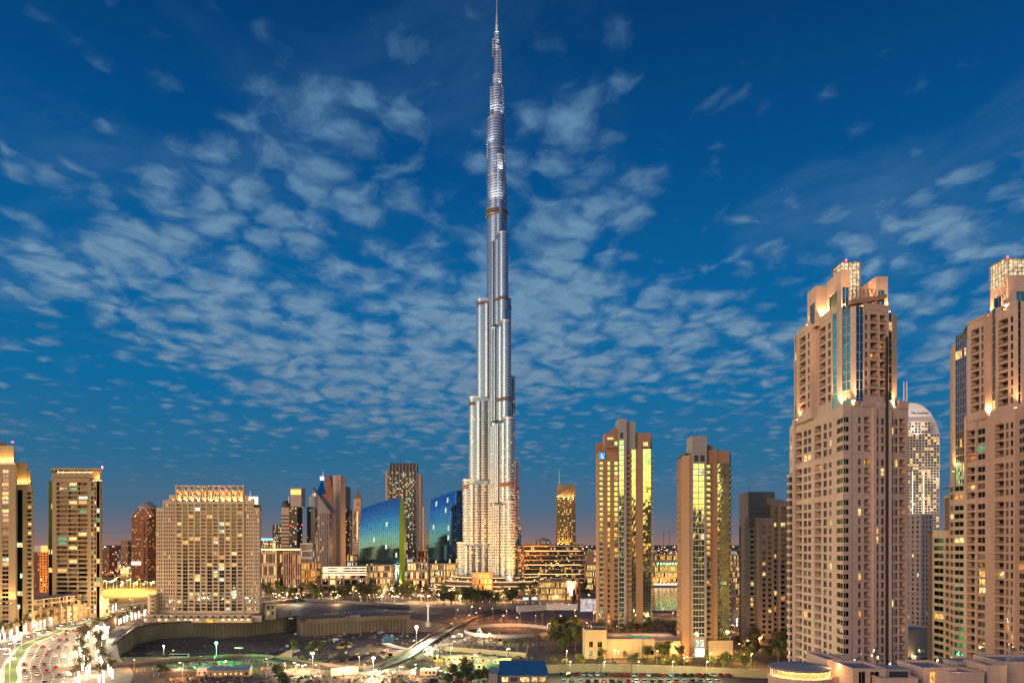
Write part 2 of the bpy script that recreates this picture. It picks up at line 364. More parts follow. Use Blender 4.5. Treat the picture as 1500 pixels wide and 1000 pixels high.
def facade(b, A, B, z0, z1, cols, rows, wm, hh=None, px=True, pl=.08, glass=None, gstrip=None, pitch=3.3, kinds=None, bal=M_RAIL, mull=None, dep=.35, jit=.012, bdep=2.1, yaw=0., gw=None):
    """a wall A->B seen from its right side, pierced by real openings. cols: (a, b, type) in photo pixels or metres"""
    hh = hh or {}
    dx, dy = B[0]-A[0], B[1]-A[1]; L = math.hypot(dx, dy); ux, uy = dx/L, dy/L; nx, ny = uy, -ux
    def conv(p):
        if not px: return p
        k = (p-750)/F; return (k*A[1]-A[0])/(dx-k*dy)*L
    cs = sorted([(max(0, min(conv(a), conv(c))), min(L, max(conv(a), conv(c))), t) for a, c, t in cols])
    def pt(u, z, d=0.): return (A[0]+ux*u-nx*d, A[1]+uy*u-ny*d, z)
    W = b.wall
    def wq(u0, u1, za, zb):
        if u1-u0 > 1e-3 and zb-za > 1e-3: W.quad(pt(u0, za), pt(u1, za), pt(u1, zb), pt(u0, zb), wm)
    cur = 0.
    for u0, u1, t in cs:
        if u0 < cur-1e-4: u0 = cur
        if u1-u0 < .12: continue
        wq(cur, u0, z0, z1); cur = u1
        if t in 'gG':
            gm = (gstrip or G_TEAL) if t == 'g' else (glass or G_DARK)
            d = .25
            for e0, e1 in ((u0, u0), (u1, u1)):
                W.quad(pt(e0, z0), pt(e0, z0, d), pt(e0, z1, d), pt(e0, z1), wm)
            nsub = max(1, round((u1-u0)/1.7)); su = (u1-u0)/nsub
            nz = max(1, round((z1-z0)/pitch)); sz = (z1-z0)/nz
            for k in range(nz):
                rowlit = random.random() < pl
                for j in range(nsub):
                    ja = [random.uniform(-jit, jit) for _ in range(4)]
                    q = MB(); a_, b_ = u0+j*su, u0+(j+1)*su
                    m_ = random.choice(kinds or (LW, LY, LC)) if (rowlit and random.random() < .7) else gm
                    q.quad(pt(a_, z0+k*sz, d+ja[0]+yaw*su/2), pt(b_, z0+k*sz, d+ja[1]-yaw*su/2), pt(b_, z0+(k+1)*sz, d+ja[2]-yaw*su/2), pt(a_, z0+(k+1)*sz, d+ja[3]+yaw*su/2), m_)
                    b.item('window', q)
                if mull:
                    W.wbox(pt(u0+.01, 0, d)[:2], pt(u1-.01, 0, d)[:2], .03, .12, z0+k*sz+.002, z0+k*sz+mull[1], mull[0])
            if mull:
                for j in range(1, nsub):
                    c_ = u0+j*su; W.wbox(pt(c_-.06, 0, d)[:2], pt(c_+.06, 0, d)[:2], .02, .15, z0, z1, mull[0])
            continue
        h = hh.get(t, {'o': 1.0, 'b': 1.33, 'v': 1.2, 'w': .9}.get(t, 1.0))
        zc = z0
        D = bdep if t == 'b' else dep
        for c in sorted(rows):
            za, zb = c-h, c+h
            if za < z0+.1 or zb > z1-.1: continue
            wq(u0, u1, zc, za); zc = zb
            W.quad(pt(u0, za), pt(u1, za), pt(u1, za, D), pt(u0, za, D), wm)
            W.quad(pt(u0, zb, D), pt(u1, zb, D), pt(u1, zb), pt(u0, zb), wm)
            W.quad(pt(u0, za), pt(u0, za, D), pt(u0, zb, D), pt(u0, zb), wm)
            W.quad(pt(u1, za, D), pt(u1, za), pt(u1, zb), pt(u1, zb, D), wm)
            ja = [random.uniform(-jit, jit) for _ in range(4)]
            gm = win(pl, ((gw or G_GREEN) if t == 'w' else glass), kinds)
            if t == 'b':
                um = u0+(u1-u0)*random.choice((.78, .86))
                q = MB(); q.quad(pt(u0, za, D+ja[0]), pt(um, za, D+ja[1]), pt(um, zb-.25, D+ja[2]), pt(u0, zb-.25, D+ja[3]), gm); b.item('window', q)
                W.quad(pt(um, za, D), pt(u1, za, D), pt(u1, zb, D), pt(um, zb, D), wm)
                W.quad(pt(u0, zb-.25, D), pt(um, zb-.25, D), pt(um, zb, D), pt(u0, zb, D), wm)
                q = MB(); q.wbox(pt(u0+.03, 0)[:2], pt(u1-.03, 0)[:2], -.16, -.06, za+.01, za+.28, bal)
                q.wbox(pt(u0+.03, 0)[:2], pt(u1-.03, 0)[:2], -.14, -.08, za+.42, za+.52, bal)
                q.wbox(pt(u0+.03, 0)[:2], pt(u1-.03, 0)[:2], -.16, -.06, za+.70, za+.95, bal)
                b.item('balcony', q)
            else:
                nsp = 2 if (u1-u0 > 1.3 and t != 'w') else (2 if t == 'w' and u1-u0 > 2 else 1)
                for j in range(nsp):
                    a_ = u0+(u1-u0)*j/nsp; b_ = u0+(u1-u0)*(j+1)/nsp-(.08 if j < nsp-1 else 0)
                    q = MB(); q.quad(pt(a_, za, D+ja[0]+yaw*(b_-a_)/2), pt(b_, za, D+ja[1]-yaw*(b_-a_)/2), pt(b_, zb, D+ja[2]-yaw*(b_-a_)/2), pt(a_, zb, D+ja[3]+yaw*(b_-a_)/2), gm); b.item('window', q)
                    if j < nsp-1: W.wbox(pt(b_, 0)[:2], pt(b_+.08, 0)[:2], -D, -D+.1, za, zb, wm)
        wq(u0, u1, zc, z1)
    wq(cur, L, z0, z1)
def rep(L, n, frac=.6, t='o', m0=.8, m1=None):
    """n equal openings along a wall of length L"""
    m1 = m0 if m1 is None else m1; s = (L-m0-m1)/n
    return [(m0+i*s+s*(1-frac)/2, m0+i*s+s*(1+frac)/2, t if isinstance(t, str) and len(t) == 1 else t[i % len(t)]) for i in range(n)]
def dist(A, B): return math.hypot(A[0]-B[0], A[1]-B[1])
def quadplan(pL, pR, depth):
    """footprint from its front edge (left and right corner) and depth"""
    dx, dy = pR[0]-pL[0], pR[1]-pL[1]; L = math.hypot(dx, dy); nx, ny = -dy/L, dx/L
    return [pL, pR, (pR[0]+nx*depth, pR[1]+ny*depth), (pL[0]+nx*depth, pL[1]+ny*depth)]
def block(b, pL, pR, depth, z0, z1, wm, n=(8, 5), pitch=3.4, frac=.6, h=1.0, t='o', pl=.08, glass=None, sides=True, top=0.8, bot=1.0, kinds=None, gstrip=None, mull=None, parapet=True, roof=None, back=False):
    q = quadplan(pL, pR, depth)
    zz = []; z = z1-top-pitch/2
    while z > z0+bot+h: zz.append(z); z -= pitch
    L = dist(pL, pR)
    kw = dict(px=False, pl=pl, glass=glass, kinds=kinds, gstrip=gstrip, mull=mull, pitch=pitch)
    facade(b, q[0], q[1], z0, z1, rep(L, n[0], frac, t) if n[0] else [], zz, wm, hh={'o': h, 'b': h, 'v': h}, **kw)
    for A, B in ((q[1], q[2]), (q[3], q[0])):
        facade(b, A, B, z0, z1, rep(depth, n[1], frac, t) if (sides and n[1]) else [], zz, wm, hh={'o': h, 'b': h, 'v': h}, **kw)
    b.wall.quad((*q[2], z0), (*q[3], z0), (*q[3], z1), (*q[2], z1), wm)
    if parapet:
        b.wall.add([(*p, z1-.9) for p in q], [(0, 1, 2, 3)], roof or M_ROOF)
        for i in range(4):
            A, B = q[i], q[(i+1) % 4]; b.wall.wbox(A, B, -.35, 0.03, z1-.9, z1+.003*i+.02, wm)
    else: b.wall.add([(*p, z1) for p in q], [(0, 1, 2, 3)], roof or wm)
    return q
def fixture(b, x, y, z, e, col=(1, .62, .30), spot=None, ang=80, m=None, s=.35, r=.3, kind='floodlight'):
    """a small floodlight: its housing shows lit, its lamp lights the wall"""
    q = MB(); q.box(x-s, x+s, y-s, y+s, z, z+s*.8, m or E_LAMP); b.item(kind, q)
    lamp((x, y, z+s*.8+.35), e, col, r, b.root, spot, ang)
# ================================================================ THE BIG BUILDINGS
def floors(z_hi, z_lo, pitch=3.3):
    r = []; z = z_hi
    while z > z_lo: r.append(z); z -= pitch
    return r
def lower_rows():
    return [110.4, 107.1, 103.8, 100.5, 95.5, 92.2, 88.9, 85.6]+floors(80.9, 6)

# ---------------------------------------------------------------- limestone twin towers, right
def lattice(b, x0, x1, y, z0, z1, n=4):
    for i in range(n+1):
        x = x0+(x1-x0)*i/n; q = MB(); q.tube((x, y, z0), (x, y, z1), .14, .14, M_RAIL); b.item('trellis_bar', q)
    for k in range(3):
        z = z0+(z1-z0)*k/2; q = MB(); q.tube((x0, y, z), (x1, y, z), .14, .14, M_RAIL); b.item('trellis_bar', q)
    for i in range(n):
        a = x0+(x1-x0)*i/n; c = x0+(x1-x0)*(i+1)/n
        for k in range(2):
            za = z0+(z1-z0)*k/2; zb = z0+(z1-z0)*(k+1)/2
            q = MB(); q.tube((a, y, za), (c, y, zb), .1, .1, M_RAIL); q.tube((c, y+.2, za), (a, y+.2, zb), .1, .1, M_RAIL); b.item('trellis_bar', q)
def lantern(b, cx, cy, w, z0, z1):
    """glazed lantern: a steel cage of small panes glowing from inside under a pyramid cap"""
    h = w/2; core = MB(); core.box(cx-h+.35, cx+h-.35, cy-h+.35, cy+h-.35, z0, z1-1.2, litmat('lantern glow', (1, .80, .48), 1.0, scale=.9)); b.item('lantern_glass', core)
    fr = MB(); n = 5; m = M_RAIL
    for i in range(n+1):
        t = -h+w*i/n
        for sx in (-1, 1):
            fr.box(cx+sx*h-.09, cx+sx*h+.09, cy+t-.09, cy+t+.09, z0, z1-1.1, m); fr.box(cx+t-.085, cx+t+.085, cy+sx*h-.085, cy+sx*h+.085, z0, z1-1.05, m)
    k = 0; z = z0
    while z < z1-1.2:
        for sx in (-1, 1):
            fr.box(cx-h, cx+h, cy+sx*h-.10, cy+sx*h+.10, z, z+.16, m); fr.box(cx+sx*h-.105, cx+sx*h+.105, cy-h, cy+h, z+.01, z+.15, m)
            for i in range(n):
                if (i+k) % 2 == 0: fr.tube((cx-h+w*i/n, cy+sx*h, z), (cx-h+w*(i+1)/n, cy+sx*h, z+1.5), .06, .06, m, 4)
        z += 1.5; k += 1
    b.item('lantern_frame', fr)
    cap = MB(); cap.add([(cx-h-.3, cy-h-.3, z1-1.1), (cx+h+.3, cy-h-.3, z1-1.1), (cx+h+.3, cy+h+.3, z1-1.1), (cx-h-.3, cy+h+.3, z1-1.1), (cx, cy, z1+.7)],
        [(3, 2, 1, 0), (0, 1, 4), (1, 2, 4), (2, 3, 4), (3, 0, 4)], M_RAIL); b.item('lantern_roof', cap)
    bc = MB(); bc.lathe((cx, cy, z1+.7), [(.3, 0), (.3, .6), (.1, .8)], 8, E_RED); b.item('beacon', bc)
def crown_block(b, x0, x1, y0, y1, z0, z1, wm, wins=()):
    """solid block with tall windows cut in its left or front face. wins: (side, a, b, z0, z1) in metres"""
    f = [(w[1]-x0, w[2]-x0, 'v') for w in wins if w[0] == 'f']; l = [(y1-w[2], y1-w[1], 'v') for w in wins if w[0] == 'l']
    def one(A, B, cols, side):
        ws = [w for w in wins if w[0] == side]
        if ws: facade(b, A, B, z0, z1, cols, [(ws[0][3]+ws[0][4])/2], wm, hh={'v': (ws[0][4]-ws[0][3])/2}, px=False, pl=0, glass=G_TEAL)
        else: b.wall.quad((*A, z0), (*B, z0), (*B, z1), (*A, z1), wm)
    one((x0, y0), (x1, y0), f, 'f'); one((x0, y1), (x0, y0), l, 'l')
    b.wall.quad((x1, y0, z0), (x1, y1, z0), (x1, y1, z1), (x1, y0, z1), wm); b.wall.quad((x1, y1, z0), (x0, y1, z0), (x0, y1, z1), (x1, y1, z1), wm)
    b.wall.quad((x0, y0, z1-.7), (x1, y0, z1-.7), (x1, y1, z1-.7), (x0, y1, z1-.7), M_ROOF)
    for A, B in (((x0, y0), (x1, y0)), ((x1, y0), (x1, y1)), ((x1, y1), (x0, y1)), ((x0, y1), (x0, y0))):
        b.wall.wbox(A, B, -.3, .06, z1-.7, z1+.02*(A[0]+B[0] > 2*x0+.1), wm)

def right_tower_one():
    W = M_STONE
    b = Bd('residential_tower', 'pinkish limestone tower with stepped crown and lattice lantern, fully in view', 'tower', (132, 275, 0), 'twin limestone towers')
    p0, p1, p2, p3, p4 = P(1160.5, 300), P(1224, 263), P(1235, 255), P(1245, 255.5), P(1330.5, 262)
    ZT = 116.; rows = lower_rows(); kw = dict(pl=.06, kinds=(LW, LY, LY, LO))
    facade(b, p0, p1, 0, ZT, [(1165, 1174.5, 'b'), (1177, 1182, 'v'), (1183.3, 1188, 'o'), (1193, 1202.5, 'b'), (1206, 1211, 'v'), (1214.3, 1218, 'o')], rows, W, **kw)
    facade(b, p1, p2, 0, ZT, [(1225.2, 1234.6, 'w')], rows, W, hh={'w': .95}, **kw)
    facade(b, p2, p3, 0, ZT, [(1235.4, 1243.8, 'w')], rows, W, hh={'w': .95}, **kw)
    facade(b, p3, p4, 0, ZT, [(1257, 1261.5, 'o'), (1266, 1275, 'b'), (1282.5, 1287, 'v'), (1290.5, 1295.5, 'v'), (1305, 1309, 'v'), (1310.5, 1315, 'v'), (1317.5, 1326, 'b')],
           rows, W, hh={'o': 1.1, 'v': 1.2}, **kw)
    q4, q0 = (p4[0], p4[1]+42), (p0[0]+2, p0[1]+8)
    facade(b, p4, q4, 0, ZT, rep(42, 7, .55, 'bov'), rows, W, px=False, **{k: v for k, v in kw.items()})
    b.wall.quad((*q4, 0), (*q0, 0), (*q0, ZT), (*q4, ZT), W)
    facade(b, q0, p0, 0, ZT, rep(dist(q0, p0), 1, .5, 'o'), rows, W, px=False)
    b.wall.add([(*p, ZT-1) for p in (p0, p1, p2, p3, p4, q4, q0)], [tuple(range(7))], M_ROOF)
    # raised parapet teeth along the shoulder
    for a, c in ((1161, 1175), (1191, 1205)): b.wall.wbox(P(a, 300-(a-1161)*.58), P(c, 300-(c-1161)*.58), -.6, .12, ZT-.7, ZT+2.1, W)
    for a, c in ((1247, 1257), (1262, 1279), (1287, 1297), (1301, 1309), (1316, 1330)): b.wall.wbox(P(a, 255.5+(a-1245)*.076), P(c, 255.5+(c-1245)*.076), -.6, .3, ZT-.7, ZT+random.choice((1.2, 2.2)), W)
    # projecting string courses at the blind bands
    for z in (97.6, 82.9):
        for A, B in ((p0, p1), (p1, p2), (p2, p3), (p3, p4)): b.wall.wbox(A, B, -.02, .16, z+.75, z+1.05, W)
    # piers that stand proud of the right-hand front
    for a, c in ((1277.5, 1281.5), (1301, 1304)): b.wall.wbox(P(a, 255.5+(a-1245)*.076), P(c, 255.5+(c-1245)*.076), -.02, .9, 0, ZT-.9, W)
    q = MB(); A = P(1297, 259.3); B = P(1299.5, 259.5); q.wbox(A, B, -.02, .5, 8, 141, M_DARKC); b.item('drainpipe', q)
    # slab ends along the far left edge
    for z in floors(94, 8):
        q = MB(); q.box(p0[0]-1.3, p0[0]-.01, p0[1]-.2, p0[1]+2.5, z+.1, z+1.3, W); b.item('balcony', q)
    b.wall.box(p0[0]-.9, p0[0]-.02, p0[1]+.1, p0[1]+2.3, 6, 95, M_DARKC)
    # ------------- upper body
    Z0, Z1 = ZT-1, 151.5; ur = floors(147.6, 118, 3.35)
    a0, a1, a2 = (116.3, 292), (116.2, 279), (118.8, 279)
    b1 = (118.8, 266.5); c1 = P(1226, 265.0); c2 = P(1233.5, 261.0); c3 = P(1246, 257.8); c4 = P(1254, 256.8); c5 = P(1265, 257.6); c6 = P(1301.5, 260.4); c7 = P(1314, 263.5)
    k2 = dict(pl=.05, kinds=(LW, LY), mull=(W, .12), pitch=3.35)
    facade(b, a0, a1, Z0, 151.8, [(1171, 1180, 'b'), (1183, 1186.2, 'v')], ur, W, **k2)
    b.wall.quad((*a1, Z0), (*a2, Z0), (*a2, 151.8), (*a1, 151.8), W)
    facade(b, a2, b1, Z0, 153.5, [(1200, 1209.3, 'b'), (1212.5, 1216.8, 'v')], ur, W, **k2)
    facade(b, b1, c1, Z0, Z1, [(1219.6, 1225.8, 'g')], ur, W, **k2)
    facade(b, c1, c2, Z0, Z1+1.5, [], ur, W, **k2)
    facade(b, c2, c3, Z0, Z1, [(1233.6, 1245.6, 'g')], ur, W, **k2)
    facade(b, c3, c4, Z0, Z1, [], ur, W, **k2)
    facade(b, c4, c5, Z0, Z1, [(1254.2, 1264.8, 'g')], ur, W, gstrip=G_TEAL, **k2)
    facade(b, c5, c6, Z0, Z1, [(1267.3, 1270.8, 'o'), (1275, 1286, 'b'), (1289, 1298, 'b')], ur, W, **k2)
    facade(b, c6, c7, Z0, 150.2, [(1302.2, 1307.2, 'g')], ur, W, **k2)
    e7, e0 = (c7[0], c7[1]+32), (a0[0]+1, a0[1]+6)
    facade(b, c7, e7, Z0, 150.2, rep(32, 5, .5, 'bo'), ur, W, px=False)
    b.wall.quad((*e7, Z0), (*e0, Z0), (*e0, 150.2), (*e7, 150.2), W); facade(b, e0, a0, Z0, 151.8, [(1.5, 3.8, 'g')], ur, W, px=False, pitch=3.35)
    b.wall.add([(*p, 150.1) for p in (a0, a1, a2, b1, c1, c2, c3, c4, c5, c6, c7, e7, e0)], [tuple(range(13))], M_ROOF)
    # ledge slabs over the balcony bays
    for A, B in ((a0, a1), (a2, b1), (c5, c6)): b.wall.wbox(A, B, -.3, .25, Z1-1.0, Z1+1.2, W)
    # ------------- crown
    crown_block(b, 116.9, 121.1, 275.7, 283.7, 150, 165.3, W, [('l', 277, 281.5, 151.5, 159.5)])
    crown_block(b, 121.05, 124.4, 263.6, 275.6, 150, 166.6, W, [('l', 266.8, 273.5, 151.5, 160.2), ('f', 121.5, 124.0, 151.5, 160.6)])
    crown_block(b, 133.0, 137.4, 262, 273.5, 150, 163.8, W, [('f', 133.8, 136.2, 152, 159)])
    lantern(b, 127.0, 272.5, 7.4, 155, 172.8)
    b.wall.box(124.5, 133.0, 266.5, 277, 150, 156.5, W)
    lattice(b, PX(1249, 259), PX(1280, 261), 259.5, 151, 158.2, 6)
    q = MB(); q.tube((PX(1243, 257), 256.6, 152.5), (PX(1297, 258), 257.5, 155.2), .75, .75, M_RAIL, 8); q.tube((PX(1243, 257), 258.8, 151.8), (PX(1297, 258), 259.8, 154.4), .5, .5, M_RAIL, 8); b.item('canopy_tube', q)
    for px_ in (1250, 1258, 1266, 1274, 1282, 1290):
        q = MB(); t = (px_-1243)/54; q.tube((PX(px_, 257), 256.8, 152.4+2.7*t), (PX(px_, 259), 260.5, 158+t), .1, .1, M_RAIL, 5); b.item('canopy_strut', q)
    up = (0, 0.05, 1)
    for (px_, Y, z, e) in ((1167.3, 289, 116, 6000), (1229.5, 260.6, 115.6, 22000), (1250, 255.2, 115.6, 22000), (1310.5, 259.8, 115.6, 20000), (1236, 256.6, 151.6, 13000),
                           (1206, 274.6, 151.9, 14000), (1268, 265.5, 151.4, 14000), (1280, 259.9, 151.4, 5000), (1302.6, 260.6, 150.4, 6000), (1238, 262.6, 151.6, 6000)):
        fixture(b, PX(px_, Y), Y, z, e, (1, .60, .27), up, 105, E_LINE)
    fixture(b, 116.0, 281.5, 152, 2600, (1, .60, .27), up, 100, E_LINE)
    b.finish()
right_tower_one()

def right_tower_two():
    W = M_STONE
    b = Bd('residential_tower', 'pinkish limestone tower with stepped crown cut off by the right edge of the picture', 'tower', (195, 275, 0), 'twin limestone towers')
    kw = dict(pl=.07, kinds=(LW, LY, LY, LO, LG)); rows = lower_rows(); ZT = 116.
    # main left-hand face seen at an angle, front corner just outside the picture
    m0, m1 = P(1412.5, 291), P(1487, 266); m2 = P(1502, 258); m3 = (m2[0]+26, 262)
    facade(b, m0, m1, 0, ZT, [(1416, 1428, 'b'), (1432, 1443, 'o'), (1457, 1470.5, 'b'), (1473, 1477.3, 'v'), (1480, 1484, 'o')], rows, W, hh={'o': 1.1}, **kw)
    facade(b, m1, m2, 0, ZT, [(1492, 1501, 'w')], rows, W, hh={'w': .95}, **kw)
    facade(b, m2, m3, 0, ZT, rep(dist(m2, m3), 6, .6, 'ob'), rows, W, px=False)
    # left wing, lower, with bowed green windows
    l0, l1, l2 = P(1391, 303), P(1397, 296), m0
    rl = [z for z in rows if z < 89]
    facade(b, l1, l2, 0, 90.5, [(1398, 1411.5, 'w')], rl, W, hh={'w': .95}, **kw)
    facade(b, l0, l1, 0, 90.5, [(1391.6, 1396.6, 'o')], rl, W, **kw)
    k0, k1 = P(1366, 318), P(1383.5, 309)
    facade(b, k0, k1, 0, 72, [(1368, 1382, 'w')], [z for z in rows if z < 70], W, hh={'w': 1.0}, **kw)
    facade(b, k1, l0, 0, 72, [(1385, 1390, 'o')], [z for z in rows if z < 70], W, **kw)
    kg = P(1383, 312); facade(b, kg, l0, 72, 86, [(1383.5, 1390.5, 'g')], [], W, glass=G_GREEN, gstrip=G_TEAL, mull=(W, .1), px=True)
    b.wall.wbox(kg, l0, -4, .1, 86, 87, W)
    bk = (m3[0], m3[1]+50); b.wall.quad((*m3, 0), (*bk, 0), (*bk, ZT), (*m3, ZT), W)
    b.wall.quad((*bk, 0), (k0[0], k0[1]+4, 0), (k0[0], k0[1]+4, 72), (*bk, 72), W)
    b.wall.add([(*p, 71.5) for p in (k0, k1, l0, (bk[0], bk[1]), (k0[0], k0[1]+4))], [(0, 1, 2, 3, 4)], M_ROOF)
    b.wall.add([(*p, 90.2) for p in (l0, l1, l2, (m0[0]+14, m0[1]+14), (l0[0]+2, l0[1]+12))], [(0, 1, 2, 3, 4)], M_ROOF)
    b.wall.add([(*p, 115) for p in (m0, m1, m2, m3, bk, (m0[0]+6, m0[1]+16))], [tuple(range(6))], M_ROOF)
    for z in (97.6, 82.9):
        for A, B in ((m0, m1), (m1, m2)): b.wall.wbox(A, B, -.02, .16, z+.75, z+1.05, W)
    for a, c in ((1413, 1430), (1451, 1462), (1486, 1499)): b.wall.wbox(P(a, 291-(a-1412.5)*.335), P(c, 291-(c-1412.5)*.335), -.6, .15, ZT-.8, ZT+1.8, W)
    # glazed strip tower at the left shoulder
    g0, g1, g2 = P(1395, 300), P(1399, 297.6), P(1415.5, 289.5)
    facade(b, g0, g1, 86, 149.5, [], [], W); facade(b, g1, g2, 86, 152.2, [(1399.2, 1415, 'g')], [], W, gstrip=G_TEAL, mull=(W, .12), pl=.16, kinds=(LW, LY))
    b.wall.add([(*g0, 149.4), (*g1, 149.4), (*g2, 151.9), (g2[0]+8, g2[1]+10, 151.9), (g0[0]+4, g0[1]+8, 149.4)], [(0, 1, 2, 3, 4)], M_ROOF)
    b.wall.quad((g0[0]+4, g0[1]+8, 86), (*g0, 86), (*g0, 149.4), (g0[0]+4, g0[1]+8, 149.4), W)
    # upper body sections
    ur = floors(150, 118, 3.35); k2 = dict(pl=.07, kinds=(LW, LY), mull=(W, .12), pitch=3.35)
    u0, u1 = P(1417, 289), P(1443, 279); u2 = (u1[0]+2.3, u1[1]+.3); u3 = P(1459, 275.5); u4 = P(1490, 265.5); u5 = P(1495.5, 263.5); u6 = (u5[0]+22, 265)
    facade(b, u0, u1, 115, 154.5, [(1422, 1434.5, 'b'), (1437, 1440.6, 'v')], ur, W, **k2)
    b.wall.quad((*u1, 115), (*u2, 115), (*u2, 156), (*u1, 156), W)
    facade(b, u2, u3, 115, 157, [(1453, 1458, 'g')], ur, W, **k2)
    facade(b, u3, u4, 115, 155.8, [(1462, 1476.5, 'b'), (1480, 1484, 'v')], ur, W, **k2)
    facade(b, u4, u5, 115, 155.5, [(1490.6, 1495, 'G')], ur, W, glass=G_GREEN, **k2)
    facade(b, u5, u6, 115, 155.5, rep(22, 4, .6, 'b'), ur, W, px=False)
    b.wall.add([(*p, 154.3) for p in (u0, u1, u2, u3, u4, u5, u6, (u6[0], u6[1]+35), (u0[0]+6, u0[1]+14))], [tuple(range(9))], M_ROOF)
    b.wall.wbox(u0, u1, -.3, .5, 154.2, 155.2, W); b.wall.wbox(u3, u4, -.3, .2, 155, 156.6, W)
    # crown
    x0 = PX(1448, 282)
    crown_block(b, x0, x0+9.5, 271, 281, 153, 167.5, W, [('l', 274, 279, 154.5, 161.5), ('f', x0+3.2, x0+6.6, 154.5, 161.5)])
    crown_block(b, x0+7, x0+26, 282, 290, 153, 166.0, W)
    lantern(b, PX(1488, 272), 276.5, 8.4, 165.0, 175.6)
    crown_block(b, PX(1477, 272), PX(1477, 272)+12, 273.0, 281.8, 153, 165.2, W)
    lattice(b, PX(1477, 268), PX(1477, 268)+9, 271.8, 155, 163, 4)
    for (px_, Y, z, e) in ((1397.3, 297.0, 90.5, 0), (1450, 278.6, 116, 13000), (1487.5, 263.3, 116, 13000), (1396.5, 296.4, 96, 12000), (1452, 269.8, 154.4, 10000), (1472, 270.2, 154.4, 10000), (1446, 279.5, 155, 7000)):
        if e: fixture(b, PX(px_, Y), Y, z, e, (1, .60, .27), (0, .05, 1), 105, E_LINE)
    b.finish()
right_tower_two()

